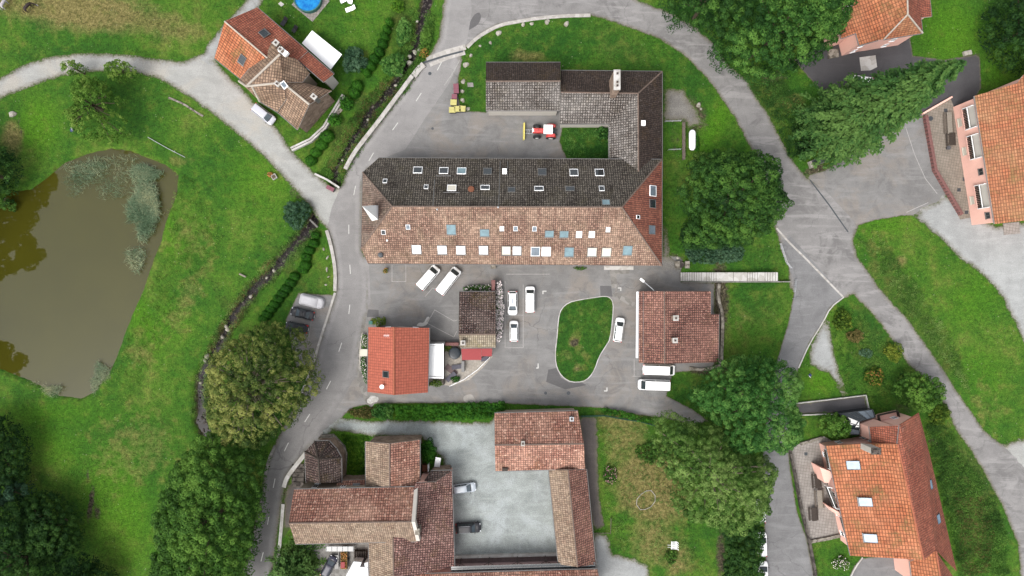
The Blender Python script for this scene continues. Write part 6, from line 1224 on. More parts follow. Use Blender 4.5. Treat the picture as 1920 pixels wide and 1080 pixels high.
# blue slatted frame by the conifer
root = empty('cattle_rack', P(1534, 303, 0), 'dark slatted rack with a pale stone end below the tall conifer', 'rack', rz=R(20)); mb = MB()
for k in range(9): mb.box((-1.3 + k * .36, 0, .9), .22, 1.1, .06)
mb.build('slat', M['steel_dark'], root, True); mb = MB()
for s in (-.55, .55): mb.box((.15, s, .95), 3.3, .08, .1)
mb.build('frame', M['zinc'], root, True); mb = MB(); mb.box((-1.75, -.1, .45), .5, 1.3, .9); mb.build('stone_end', M['boulder'], root, True)
for x in (-1.2, 1.6):
    for s in (-.5, .5): mb = MB(); mb.box((x, s, .45), .09, .09, .9); mb.build('leg', M['zinc'], root, True)
# hot tub, loungers, pots
root = empty('hot_tub', P(853, 661.5, 0), 'round hot tub with a dark cover in the garden corner', 'hot tub'); mb = MB(); mb.lathe((0, 0, 0), [(1.12, 0), (1.15, .75), (1.1, .8)], 28); mb.build('shell', M['timber_dark'], root, True)
mb = MB(); mb.lathe((0, 0, .78), [(1.1, 0), (1.1, .1), (1.0, .14), (.6, .17), (.01, .19)], 28)
for k in range(7):
    a = k * 2 * math.pi / 7; mb.tube([(.1 * math.cos(a), .1 * math.sin(a), .97), (1.0 * math.cos(a), 1.0 * math.sin(a), .93)], .02, 4)
mb.build('cover', M['tub'], root, True)
lounger(857, 687.5, 8, 'cushion', 'grey cushioned lounger level with the hot tub corner', None, 2.0, .8); lounger(846, 706, 42, 'cushion', 'grey cushioned lounger slanting by the curved fence', None, 2.2, .9)
mb = MB(); c = P(868.5, 686, 0); mb.box((c.x, c.y, .5), .55, 2.0, 1.0); tag(mb.build('garden_box', M['zinc']), 'narrow grey storage box below the red awning', 'box')
mb = MB(); c1, c2 = P(836, 686, 0), P(856, 702, 0); d = (c2 - c1); n = Vector((-d.y, d.x, 0)).normalized(); mb.obox((c1 + c2) / 2 + Vector((0, 0, .03)), d / 2, n * .55, Vector((0, 0, .03))); tag(mb.build('step_slab', M['pink_pave']), 'pinkish angled paving slab beside the hot tub', 'slab')
mb = MB(); c = P(909, 672, 0); mb.box((c.x, c.y, .45), 1.3, .7, .7, 0, R(15)); mb.box((c.x, c.y, .83), 1.4, .8, .06, 0, R(15)); tag(mb.build('covered_grill', M['cushion']), 'dark covered grill under the awning edge', 'grill')
# street lamps
def lamp(px, py, bx, by, label, h=6.5):
    b = P(bx, by, 0); t_ = P(px, py, h); b = Vector((b.x, b.y, 0)); r_ = empty('street_lamp', b, label, 'street lamp'); mb = MB()
    mb.tube([b, b + Vector((0, 0, h - .8)), b.lerp(t_, .35) + Vector((0, 0, h * .62)), Vector((t_.x, t_.y, h))], [.09, .07, .06, .05], 8); mb.build('pole', M['steel'], r_)
    d = Vector((t_.x - b.x, t_.y - b.y, 0)).normalized(); n = Vector((-d.y, d.x, 0)); mb = MB(); mb.obox(Vector((t_.x, t_.y, h)) + d * .2, d * .42, n * .2, Vector((0, 0, .09))); mb.build('lamp_head', M['blind'], r_)
lamp(1205.6, 526.7, 1217, 547, 'white headed street lamp reaching out from the square house')
# washing frame, fallen rail, stones
root = empty('frame_ring', P(1211, 938, 0), 'white ten sided tube ring lying on the dry grass', 'ring'); mb = MB()
rp = [(990, 573), (1020, 571), (1043, 600), (1043, 635), (1018, 668), (985, 683), (955, 685), (932, 655), (935, 622), (960, 592)]
rp = [P(900 + x / 3.176, 740 + y / 3.176, .12) for x, y in rp]; mb.tube(rp + [rp[0]], .055, 6); mb.build('tube', M['kerbstone'], root)
root = empty('garden_swing', P(1263, 1021, 0), 'white metal garden seat frame on the lower lawn', 'garden seat', rz=R(0)); mb = MB()
for k in range(5): mb.box((-.5 + k * .24, 0, .45), .1, 1.5, .05)
mb.build('seat', M['white_pl'], root, True); mb = MB()
for k in range(4): mb.obox((.6, -.6 + k * .4, .75), Vector((.05, 0, .3)), Vector((0, .08, 0)), Vector((.02, 0, 0)))
mb.build('backrest', M['white_pl'], root, True); mb = MB()
for s in (-.4, .0): mb.tube([(-1.2, s, .3), (.5, s, .42)], .035, 5)
mb.build('rail', M['white_pl'], root, True)
for x in (-.5, .5):
    for y in (-.65, .65): mb = MB(); mb.tube([(x, y, -.03), (x, y, .45)], .03, 5); mb.build('leg', M['white_pl'], root, True)
mb = MB(); mb.tube([P(277, 257, .15), P(312, 277, .22), P(347, 295, .15)], .06, 6); mb.tube([P(326, 284.5, .2), P(328, 283, .5)], .05, 6); tag(mb.build('metal_rail', M['steel']), 'long pale metal rail lying in the meadow above the pond', 'rail')
kerb('stone_edging', [(316, 183), (345, 195), (362, 207), (381, 218)], .35, .12, 'stone', 'line of pale stones beside the gravel track', 'edging')
mb = MB(); c = P(487, 526, 0); mb.tube([P(449, 513.5, .35), P(461, 519, .3)], .16, 8); tag(mb.build('log', M['timber_lite']), 'pale bleached log end beside the stream', 'log')
mb = MB(); c = P(515, 332, 0); mb.box((c.x, c.y, .25), .9, .9, .5, 0, R(30)); mb.box((c.x, c.y, .505), .7, .7, .02, 1, R(30)); tag(mb.build('planter', [M['concrete'], M['bark']]), 'square stone planter at the meadow corner by the track', 'planter')
def chair(px, py, ang, mats, label):
    r_ = empty('garden_chair', P(px, py, 0), label, 'chair', None, R(ang)); mb = MB(); mb.box((0, 0, .42), .5, .5, .05); mb.build('seat', M[mats[0]], r_, True)
    mb = MB(); mb.obox((-.28, 0, .7), Vector((.05, 0, -.28)), Vector((0, .25, 0)), Vector((.02, 0, .005))); mb.build('backrest', M[mats[1]], r_, True)
    for x in (-.2, .2):
        for y in (-.2, .2): mb = MB(); mb.tube([(x, y, -.03), (x, y, .42)], .02, 5); mb.build('leg', M['steel'], r_, True)
M['blue_cloth'] = plain('blue_cloth', A(70, 84, 140), .8, .1)
chair(137, 245, 200, ('blue_cloth', 'white_pl'), 'blue and white folding chair on the meadow under the loose tree')
chair(1517, 703, 40, ('blue_cloth', 'white_pl'), 'small blue and white chair where the lane meets the chippings')
mb = MB(); c = P(634, 213, 0); mb.box((c.x, c.y, .4), .6, .9, .05, 0, R(-35)); mb.box((c.x + .5, c.y + .5, .4), .6, .7, .05, 0, R(-35)); mb.box((c.x, c.y, .2), .4, .6, .4, 0, R(-35)); tag(mb.build('bench_seat', M['timber_lite']), 'little wooden seat between clipped shrubs beside the garden wall', 'bench')
# trailer with orange load
root = empty('flower_trailer', P(647, 1046, 0), 'narrow trailer heaped with orange and red flowers', 'trailer'); mb = MB()
for s in (-.62, .62): mb.box((s, 0, .6), .06, 3.6, .5)
mb.box((0, 0, .38), 1.24, 3.6, .08); mb.build('box', M['timber'], root, True)
for s in (-.7, .7): mb = MB(); mb.tube([(s - .1, -.2, .32), (s + .1, -.2, .32)], .32, 14); mb.build('wheel', M['rubber'], root, True)
mb = MB(); mb.box((-1.45, -.6, .5), .7, 2.6, .08); mb.box((-1.1, .9, .52), .12, 1.6, .08); mb.build('drawbar', M['zinc'], root, True)
mb = MB(); mb.box((-.15, -.9, 1.1), .75, 1.1, .1); mb.build('cover', M['red_cloth'], root, True)
BLOSSOM_TRAILER = root
mb = MB(); c = P(640, 1025, 0); mb.box((c.x, c.y, 1.1), 5.2, .9, .06); r_ = empty('veranda_roof', Vector((c.x, c.y, 0)), 'low glazed lean-to under the nave south eave', 'lean-to'); mb.build('glazing', M['glass_dark'], r_)
mb = MB()
for k in range(6): mb.box((c.x - 2.5 + k, c.y, 1.16), .07, .92, .06)
mb.build('bar', M['steel_dark'], r_)
for sx in (-2.5, 2.5): mb = MB(); mb.box((c.x + sx, c.y - .4, .54), .1, .1, 1.08); mb.build('post', M['steel_dark'], r_)
mb = MB(); c = P(677, 1037, 0)
for k in range(7): mb.box((c.x - 1 + k * .34, c.y, .5), .2, 1.4, 1.0 + .03 * (k % 3))
tag(mb.build('wood_pile', M['timber_dark']), 'stack of dark planks between trailer and church house', 'wood pile')
# chapel steps
root = empty('chapel_steps', P(560, 885, 0), 'shadowed stone steps between the curved wall and the chapel', 'steps'); mb = MB()
for k in range(5): a, b = P(547 + k * .5, 870 + k * 8, 0), P(571, 878 + k * 8, 0); mb.prism([(a.x, b.y), (b.x, b.y), (b.x, a.y), (a.x, a.y)], -.1, .1 + k * .14)
mb.build('step', M['stone_dark'], root)
# pale rubble by the cottage corner
mb = rock_mesh(31, 'pale_pile'); o = mb.build('rubble_heap', M['pale_pile']); o.location = P(699, 749, -.05); o.scale = (2.2, 1.6, .5); tag(o, 'pale rubble heap at the lower corner of the cottage', 'rubble heap')
mb = MB(); mb.prism([tuple(v) for v in px2m(smooth_line([(779, 612), (786, 604), (795, 606), (800, 594), (806, 594), (805, 600), (799, 612)], 2, True))], -.02, .1); tag(mb.build('stone_edging', M['concrete']), 'curved pale stone edging at the cottage top corner', 'edging')
# ---------------------------------------------------------------- horses
def beast(name, label, cat, loc, rz, mat, mane, scale=1.0, headturn=.5):
    V = [((0, 0, 1.12), .30), ((-.45, 0, 1.16), .31), ((-.78, 0, 1.12), .25), ((.42, 0, 1.14), .29), ((.72, 0, 1.12), .24), ((.98, .05 * headturn, .98), .15), ((1.2, .22 * headturn, .70), .12), ((1.32, .5 * headturn, .42), .11), ((1.36, .72 * headturn, .20), .065),
         ((.66, .2, .80), .12), ((.68, .2, .42), .065), ((.68, .2, .05), .05), ((.62, -.2, .80), .12), ((.56, -.2, .42), .065), ((.54, -.2, .05), .05),
         ((-.74, .2, .82), .16), ((-.66, .2, .62), .10), ((-.86, .2, .38), .065), ((-.80, .2, .05), .05), ((-.70, -.2, .82), .16), ((-.60, -.2, .62), .10), ((-.76, -.2, .38), .065), ((-.70, -.2, .05), .05)]
    E = [(0, 1), (1, 2), (0, 3), (3, 4), (4, 5), (5, 6), (6, 7), (7, 8), (4, 9), (9, 10), (10, 11), (4, 12), (12, 13), (13, 14), (2, 15), (15, 16), (16, 17), (17, 18), (2, 19), (19, 20), (20, 21), (21, 22)]
    me = bpy.data.meshes.new(name); me.from_pydata([Vector(v) * scale for v, r in V], E, []); me.materials.append(M[mat]); o = bpy.data.objects.new(name, me); COL.objects.link(o)
    o.modifiers.new('Skin', 'SKIN')
    for i, (v, r) in enumerate(V): d = me.skin_vertices[0].data[i]; d.radius = (r * scale, r * scale); d.use_root = i == 0
    s = o.modifiers.new('Subsurf', 'SUBSURF'); s.levels = 1; s.render_levels = 2
    dg = bpy.context.evaluated_depsgraph_get(); ev = o.evaluated_get(dg); me2 = bpy.data.meshes.new_from_object(ev); o.modifiers.clear(); o.data = me2
    for p in me2.polygons: p.use_smooth = True
    o.location = loc; o.rotation_euler = (0, 0, rz); tag(o, label, cat)
    mb = MB(); mb.tube([(-.98 * scale, 0, 1.2 * scale), (-1.12 * scale, 0, .9 * scale), (-1.12 * scale, 0, .35 * scale)], [.05, .09, .03], 7); mb.build('tail', M[mane], o, True)
    mb = MB(); mb.tube([(.75 * scale, 0, 1.38 * scale), (1.04 * scale, .04 * headturn, 1.13 * scale), (1.28 * scale, .22 * headturn, .82 * scale)], [.03, .05, .03], 6); mb.build('mane', M[mane], o, True)
    for s_ in (-1, 1): mb = MB(); mb.tube([((1.27 - .05 * s_) * scale, (.28 * headturn + .08 * s_) * scale, .78 * scale), ((1.29 - .06 * s_) * scale, (.26 * headturn + .11 * s_) * scale, .93 * scale)], [.04, .008], 5); mb.build('ear', M[mat], o, True)
    return o
M['coat_dark'] = plain('dark_brown_coat', A(62, 48, 46), .7, .25); M['coat_white'] = plain('white_coat', A(214, 208, 212), .7, .06); M['mane_dark'] = plain('dark_mane', A(34, 28, 28), .8, .1)
h_ = beast('horse', 'dark brown horse with a white blaze grazing in the dry meadow', 'horse', P(57, 17, 0), R(52), 'coat_dark', 'mane_dark', 1.0, -1.6)
mb = MB(); mb.tube([(1.37, -.72, .50), (1.42, -1.0, .31)], .06, 6); mb.build('blaze', M['coat_white'], h_, True)
beast('horse', 'white horse cut by the top left photo corner', 'horse', P(13, 11, 0), R(60), 'coat_white', 'coat_white', 1.0, .6)
# ---------------------------------------------------------------- vegetation
def leaf_obj(name, cen, nrm, size, mat, tint, parent=None, aspect=.55, axis=None):
    n = len(cen); off = np.array(rootloc(parent)) if parent else 0
    r1 = rng.normal(size=(n, 3)); nrm = nrm / np.linalg.norm(nrm, axis=1, keepdims=True)
    if axis is not None: r1 = axis
    t1 = r1 - nrm * (r1 * nrm).sum(1, keepdims=True); t1 /= np.linalg.norm(t1, axis=1, keepdims=True) + 1e-9; t2 = np.cross(nrm, t1)
    a = t1 * size[:, None] * .5; b = t2 * size[:, None] * .5 * aspect; droop = nrm * size[:, None] * .10
    v = np.stack([cen - a - droop, cen + b, cen + a - droop, cen - b], 1).reshape(-1, 3) - off
    me = bpy.data.meshes.new(name); me.vertices.add(4 * n); me.vertices.foreach_set('co', v.astype(np.float32).ravel())
    me.loops.add(4 * n); me.loops.foreach_set('vertex_index', np.arange(4 * n, dtype=np.int32)); me.polygons.add(n); me.polygons.foreach_set('loop_start', np.arange(0, 4 * n, 4, dtype=np.int32))
    me.update(calc_edges=True); me.attributes.new('tint', 'FLOAT', 'POINT').data.foreach_set('value', np.repeat(tint, 4).astype(np.float32)); me.materials.append(M[mat])
    o = bpy.data.objects.new(name, me); COL.objects.link(o)
    if parent: o.parent = parent
    return o
def unit(v): return v / (np.linalg.norm(v, axis=-1, keepdims=True) + 1e-9)
NL = [0]
def crown_pts(poly, ztop, zlow, blob, density, leaf, spread=1.0, fill=True, round_=.5, gap=0.0):
    """clumps of leaves over a dome whose outline is the polygon (picture coordinates of the crown)"""
    poly = np.array(poly, float); zm = zlow + (ztop - zlow) * .25
    k = .1 * (1 - zm / CAM_H); xy = np.stack([(poly[:, 0] - 960) * k, (540 - poly[:, 1]) * k], 1)
    area = .5 * abs(np.dot(xy[:, 0], np.roll(xy[:, 1], 1)) - np.dot(xy[:, 1], np.roll(xy[:, 0], 1)))
    nb = max(4, int(area / (blob * blob) * 1.05)); C = []
    lo, hi = xy.min(0), xy.max(0); tries = 0; C = np.zeros((0, 2))
    while len(C) < nb and tries < 60:
        q = rng.uniform(lo, hi, (400, 2)); s = sdf(q[:, 0], q[:, 1], xy); q = q[s > blob * .28]
        for p in q:
            if len(C) == 0 or np.min(np.hypot(*(C - p).T)) > blob * .86: C = np.vstack([C, p])
            if len(C) >= nb: break
        tries += 1
    if len(C) == 0: C = xy.mean(0)[None]
    d = sdf(C[:, 0], C[:, 1], xy); D = max(d.max(), blob * .6) / round_ * .5 + 1e-6; t = np.clip(d / D, 0, 1)
    z = zlow + (ztop - zlow) * np.sqrt(np.clip(1 - (1 - t) ** 2, 0, 1)) + rng.normal(0, blob * .5, len(C))
    r = blob * rng.uniform(.52, .92, len(C)); z = z - r * .7
    blobs = [np.column_stack([C, z, r])]
    if fill:
        m = z > zlow + .5
        if m.any():
            zz = zlow * .7 + (z[m] - zlow) * rng.uniform(.2, .6, m.sum()); 
            blobs.append(np.column_stack([C[m], zz, r[m] * 1.1]))
    B = np.vstack(blobs); cs, ns, ts = [], [], []
    cen0 = C.mean(0)
    for i, (x, y, z_, r_) in enumerate(B):
        top = i < len(C); n = int(density * 7.0 * r_ * r_ * (1.25 if top else .3) / (leaf * leaf)) + 4
        dr = rng.normal(size=(n, 3)); dr[:, 2] = np.abs(dr[:, 2]) * 1.0 + (-.35 if top else -.1); dr = unit(dr)
        rad = r_ * rng.uniform(.55, 1.06, n) ** .6 * (1 + .18 * np.sin(dr[:, 0] * 5 + i) * np.sin(dr[:, 1] * 6 + 2 * i))
        cs.append(np.array([x, y, z_]) + dr * rad[:, None] * np.array([1, 1, .8])); ns.append(dr * 1.2 + np.array([0, 0, .45]) + rng.normal(0, .36, (n, 3)))
        ts.append(np.clip((rng.normal(.46, .15, n) + rng.normal(0, .16) + .16 * dr[:, 2]) if top else rng.normal(.22, .12, n), 0, 1))  # shading put into the tint: clump tops lighter, inner fill darker
    c = np.vstack(cs); nrm = np.vstack(ns); tnt = np.concatenate(ts); c[:, 2] = np.maximum(c[:, 2], .08)
    if gap > 0:
        g = np.sin(c[:, 0] * 1.1 + np.sin(c[:, 1] * .8) * 2) * np.sin(c[:, 1] * 1.2 + np.sin(c[:, 0] * .7) * 2); keep = g > -1 + gap; c, nrm, tnt = c[keep], nrm[keep], tnt[keep]
    return c, nrm, tnt, B[:len(C)]
def tree(name, label, poly, ztop, zlow, mat, blob=1.5, leaf=.42, density=3.0, cat='tree', group=None, trunk=True, bark='bark', base=None, limbs=14, gap=0.0, round_=.5, tr=.38):
    c, n, t, B = crown_pts(poly, ztop, zlow, blob, density, leaf, gap=gap, round_=round_); NL[0] += len(c)
    if base is None: b = Vector((B[:, 0].mean(), B[:, 1].mean(), 0))
    else: b = Vector(P(*base, 0))
    root = empty(name, b, label, cat, group)
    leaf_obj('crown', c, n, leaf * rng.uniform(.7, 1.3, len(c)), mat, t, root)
    if trunk:
        mb = MB(); hub = Vector((b.x, b.y, zlow * .8 + .6)); mb.tube([b - Vector((0, 0, .2)), b + Vector((0, 0, .5)), hub], [tr * 1.35, tr, tr * .8], 9)
        idx = rng.permutation(len(B))[:limbs]
        for j in idx:
            e = Vector(B[j, :3]); mid = hub.lerp(e, .5) + Vector((random.uniform(-.5, .5), random.uniform(-.5, .5), .5)); e2 = e + Vector((random.uniform(-.3, .3), random.uniform(-.3, .3), B[j, 3] * (.98 if 'pale' in bark else .55)))
            mb.tube([hub, mid, e, e2], [tr * .5, tr * .34, tr * .22, tr * .10], 6)
        mb.build('trunk', M[bark], root)
    return root
def ell(cx, cy, rx, ry, n=22, rot=0, wob=.08, seed=None):
    r_ = random.Random(seed if seed is not None else int(cx * 7 + cy)); a1, a2 = r_.uniform(0, 6), r_.uniform(0, 6); ca, sa = math.cos(R(rot)), math.sin(R(rot)); o = []
    for k in range(n):
        a = 2 * math.pi * k / n; m = 1 + wob * math.sin(3 * a + a1) + wob * .7 * math.sin(5 * a + a2); x, y = rx * m * math.cos(a), ry * m * math.sin(a); o.append((cx + x * ca - y * sa, cy + x * sa + y * ca))
    return o
def shrub(label, poly, h, mat, blob=.55, leaf=.26, density=3.0, cat='shrub', group=None, name='shrub', flowers=None, fl_n=.15, zlow=None, kind=None):
    c, n, t, B = crown_pts(poly, h, zlow if zlow is not None else h * .35, blob, density, leaf, fill=h > 1.5); NL[0] += len(c)
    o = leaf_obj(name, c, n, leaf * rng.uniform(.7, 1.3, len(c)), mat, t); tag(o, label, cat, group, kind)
    if flowers:
        m = rng.random(len(c)) < fl_n; m &= n[:, 2] > 0; f = leaf_obj('blossoms', c[m] + np.array([0, 0, .06]), n[m] + np.array([0, 0, 1]), np.full(m.sum(), leaf * .9), flowers, t[m], None, .95); f.parent = o
    return o
def clipped(px, py, rx, ry, h, label, mat='leaf_box', group=None, rot=0, leaf=.2, name='clipped_bush', cat='bush'):
    c = P(px, py, 0) * (1 - h * .4 / CAM_H); a, b = rx * .1, ry * .1; n = int(5.2 * (a * b + (a + b) * h * .7) / (leaf * leaf * .27)) ; u = rng.normal(size=(n, 3)); u[:, 2] = np.abs(u[:, 2]); u = unit(u)
    s = np.sign(u) * np.abs(u) ** .8; p = s * np.array([a, b, h]) * rng.uniform(.9, 1.04, (n, 1)); nr = u / np.array([a, b, h]) + rng.normal(0, .25, (n, 3)) / max(a, .4)
    th = R(-rot); Rm = np.array([[math.cos(th), -math.sin(th), 0], [math.sin(th), math.cos(th), 0], [0, 0, 1]]); p = p @ Rm.T; nr = nr @ Rm.T
    t = np.clip(rng.normal(.5, .18, n), 0, 1); NL[0] += n
    o = leaf_obj(name, p + np.array([c.x, c.y, 0]), nr, leaf * rng.uniform(.7, 1.3, n), mat, t); tag(o, label, cat, group)
    mb = MB(); vs = []; fs = []; m_, k_ = 5, 12
    for i in range(m_ + 1):
        ph = math.pi / 2 * i / m_
        for k in range(k_):
            q = np.array([a * math.cos(ph) * math.cos(2 * math.pi * k / k_), b * math.cos(ph) * math.sin(2 * math.pi * k / k_), h * math.sin(ph)]) * .86; q = Rm @ q; vs.append((q[0] + c.x, q[1] + c.y, q[2]))
    for i in range(m_):
        for k in range(k_): fs.append((i * k_ + k, i * k_ + (k + 1) % k_, (i + 1) * k_ + (k + 1) % k_, (i + 1) * k_ + k))
    mb.add(vs, fs, 0, smooth=True); co = mb.build('inner_twigs', M['core'], None); co.parent = o
    return o
def conifer(name, label, base, h, rad, mat, z0=2.5, tr=.45, whorl=.55, per=9, leaf=.55, cat='tree', bark='bark', sprays=26, taper=.85):
    b = P(*base, 0); root = empty(name, b, label, cat); cs, ns, ax, ts = [], [], [], []; mb = MB()
    mb.tube([b - Vector((0, 0, .2)), b + Vector((0, 0, h * .5)), b + Vector((0, 0, h))], [tr, tr * .55, .03], 8)
    z = z0; k = 0
    while z < h - .25:
        t = (z - z0) / (h - z0); r = rad * (1 - t) ** taper * (1 + .1 * math.sin(z * 2.1)); m = max(4, int(per * (1 - t * .5)))
        for j in range(m):
            a = k * 2.4 + j * 2 * math.pi / m + random.uniform(-.2, .2); L = r * random.uniform(.7, 1.12) + .2; dirv = np.array([math.cos(a), math.sin(a), 0]); side = np.array([-math.sin(a), math.cos(a), 0])
            n = max(6, int(sprays * L / 3.5)); u = rng.uniform(.12, 1, n); w_ = rng.normal(0, 1, n) * (.10 + .16 * (1 - u)) * min(L, 5) * .55
            zz = z + L * .12 * u - L * .30 * u ** 2 + rng.normal(0, .10, n); p = np.array([b.x, b.y, 0]) + dirv * (u * L)[:, None] + side * w_[:, None]; p[:, 2] = zz
            cs.append(p); ns.append(np.array([0, 0, 1.0]) + dirv * .25 + rng.normal(0, .3, (n, 3))); ax.append(dirv + side * np.sign(w_)[:, None] * .7 + rng.normal(0, .25, (n, 3))); ts.append(np.clip(.25 + .5 * u + rng.normal(0, .14, n), 0, 1))
            if j % 3 == 0 and L > 2: mb.tube([b + Vector((0, 0, z)), b + Vector((math.cos(a) * L * .8, math.sin(a) * L * .8, z - L * .08))], [.07, .02], 4, caps=False)
        z += whorl * (1 - .5 * t); k += 1
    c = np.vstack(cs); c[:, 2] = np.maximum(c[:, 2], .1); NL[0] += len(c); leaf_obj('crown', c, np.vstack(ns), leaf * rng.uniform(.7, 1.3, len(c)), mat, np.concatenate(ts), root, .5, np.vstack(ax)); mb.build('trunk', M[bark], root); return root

# big trees
tree('broadleaf_tree', 'olive yellow tree with bare pale limbs between the stream and road', [(490, 608), (530, 606), (556, 622), (575, 650), (592, 690), (600, 712), (585, 745), (560, 770), (543, 800), (520, 815), (490, 838), (455, 842), (420, 828), (395, 800), (384, 760), (388, 700), (400, 665), (430, 640), (460, 625)], 14, 5, 'leaf_olive', .95, .27, 3.4, bark='bark_pale', limbs=60, gap=.30, base=(490, 715))
tree('broadleaf_tree', 'huge dark green tree mass standing beside the road bend', [(380, 812), (420, 815), (455, 835), (488, 848), (492, 890), (486, 930), (487, 975), (478, 1020), (468, 1060), (455, 1120), (270, 1120), (285, 1060), (296, 1010), (288, 965), (305, 925), (320, 890), (345, 850)], 15, 4.5, 'leaf_mid', 1.05, .32, 3.4, limbs=8, round_=.42)
tree('round_tree', 'dark round clipped tree cut by the left edge, uppermost of the lower left group', [(-60, 790), (0, 781), (25, 800), (44, 825), (50, 850), (46, 880), (34, 905), (10, 915), (-60, 915)], 9, 3, 'leaf_deep', .9, .32, 3.4, limbs=4, round_=.35)
tree('broadleaf_tree', 'bluish dark tree squeezed between two rounded trees at lower left', [(-30, 905), (20, 900), (45, 905), (60, 918), (50, 935), (20, 945), (-30, 950)], 7, 2.5, 'leaf_blue', .9, .36, 3.2, limbs=4)
tree('round_tree', 'smooth rounded dark tree in the lower left corner group', [(52, 930), (85, 925), (115, 940), (135, 965), (146, 1000), (143, 1030), (120, 1050), (80, 1060), (50, 1030), (40, 980)], 9, 3, 'leaf_deep', .75, .30, 3.6, limbs=4, round_=.35)
tree('broadleaf_tree', 'broad ragged dark tree filling the lower left corner', [(-60, 945), (20, 935), (60, 945), (85, 980), (80, 1020), (110, 1060), (150, 1040), (170, 1070), (165, 1140), (-60, 1140)], 12, 4, 'leaf_deep', 1.0, .32, 3.4, limbs=5)
tree('round_tree', 'small rounded dark tree at the bottom left edge', [(150, 1062), (180, 1056), (205, 1072), (216, 1100), (200, 1130), (150, 1130)], 7, 2.5, 'leaf_deep', .8, .30, 3.4, limbs=3)
tree('broadleaf_tree', 'dense bright green maple overhanging the drive by the upper pink house', [(1385, 5), (1420, -30), (1560, -40), (1600, -10), (1592, 30), (1570, 75), (1545, 105), (1500, 130), (1470, 138), (1440, 150), (1410, 140), (1370, 128), (1345, 108), (1342, 85), (1362, 60), (1372, 30)], 17, 5.5, 'leaf_maple', 1.1, .33, 3.4, limbs=6)
tree('broadleaf_tree', 'dark tree overhanging the curve of the upper road', [(1240, -40), (1400, -40), (1395, 10), (1370, 40), (1345, 80), (1330, 55), (1310, 48), (1296, 52), (1280, 38), (1262, 50), (1255, 30), (1242, 10)], 14, 5, 'leaf_dark', 1.1, .33, 3.4, limbs=5)
conifer('conifer', 'tall dark green conifer leaning out towards the balcony house', (1556, 243), 38, 7.8, 'needle', 2.5, .55, .50, 10, .58, sprays=54, taper=.72)
tree('broadleaf_tree', 'large dark broadleaf tree on the east lawn of the long building', [(1300, 300), (1330, 285), (1360, 282), (1395, 285), (1420, 283), (1455, 300), (1462, 325), (1460, 345), (1475, 368), (1482, 390), (1465, 405), (1452, 418), (1440, 440), (1410, 452), (1370, 462), (1320, 468), (1285, 460), (1282, 430), (1300, 405), (1285, 385), (1272, 360), (1290, 330)], 14, 4.5, 'leaf_dark', 1.0, .30, 3.4, limbs=8)
tree('broadleaf_tree', 'bright green ash tree at the end of the courtyard lane', [(1300, 730), (1320, 715), (1330, 695), (1355, 680), (1380, 672), (1420, 668), (1455, 672), (1485, 685), (1502, 705), (1498, 735), (1490, 755), (1505, 790), (1500, 820), (1480, 840), (1455, 850), (1420, 845), (1385, 850), (1360, 835), (1350, 810), (1340, 790), (1318, 770), (1300, 755)], 15, 5, 'leaf_bright', .9, .28, 3.4, limbs=8)
tree('broadleaf_tree', 'big pale olive walnut tree beside the dry lawn', [(1232, 785), (1265, 775), (1290, 790), (1310, 792), (1345, 790), (1365, 830), (1400, 852), (1440, 860), (1458, 880), (1448, 905), (1440, 940), (1448, 955), (1425, 968), (1410, 985), (1385, 1000), (1365, 1002), (1340, 988), (1300, 978), (1275, 965), (1262, 945), (1268, 910), (1250, 890), (1230, 870), (1228, 830)], 14, 4.5, 'leaf_walnut', .85, .27, 3.4, limbs=20, bark='bark_pale', gap=.22)
tree('fruit_tree', 'loose light green tree by the track above the pond', [(205, 160), (222, 170), (230, 190), (218, 205), (240, 215), (238, 250), (220, 268), (190, 272), (160, 262), (140, 240), (130, 215), (145, 195), (135, 170), (150, 150), (175, 145), (190, 150)], 8, 2.5, 'leaf_light', .85, .30, 2.6, limbs=16, gap=.75, base=(192, 205), tr=.26)
tree('fruit_tree', 'small pale bushy tree top reaching over the gravel track', [(205, 122), (228, 116), (250, 120), (260, 135), (245, 145), (225, 155), (210, 150), (202, 135)], 6.5, 2.5, 'leaf_light', .6, .28, 2.6, limbs=6, gap=.3, tr=.18)
tree('fruit_tree', 'smaller leafy top leaning over the gravel track edge', [(124, 122), (145, 115), (157, 124), (152, 136), (135, 142), (122, 135)], 5.5, 2.2, 'leaf_light', .55, .28, 2.6, limbs=4, gap=.3, tr=.15)
tree('broadleaf_tree', 'dark tree cut by the left edge above the pond', [(-60, 262), (-5, 268), (18, 285), (32, 310), (30, 335), (18, 350), (22, 362), (5, 378), (-60, 392)], 9, 2.5, 'leaf_dark', 1.0, .36, 3.2, limbs=4)
tree('round_tree', 'dark purplish green tree cut by the right edge above the lawn', [(1852, 30), (1868, 10), (1890, -10), (1980, -20), (1980, 130), (1920, 135), (1890, 120), (1868, 105), (1852, 75)], 10, 3, 'leaf_deep', 1.1, .36, 3.2, limbs=4)
conifer('pine_tree', 'low spreading pine below the nave at the road', (558, 1062), 7, 5.2, 'needle', .6, .25, .30, 12, .50, sprays=46, taper=.75)
tree('small_tree', 'bushy young tree below the yellowish lane bank', [(1680, 712), (1700, 700), (1730, 698), (1755, 708), (1768, 725), (1766, 745), (1752, 758), (1735, 772), (1715, 770), (1692, 755), (1680, 735)], 6, 2, 'leaf_mid', .75, .30, 3.2, limbs=6, tr=.15)
tree('small_tree', 'leafy young tree in front of the glass porch', [(1535, 785), (1550, 775), (1572, 774), (1588, 785), (1594, 800), (1588, 815), (1570, 822), (1550, 818), (1538, 805)], 5, 1.8, 'leaf_mid', .65, .28, 3.2, limbs=5, tr=.12)
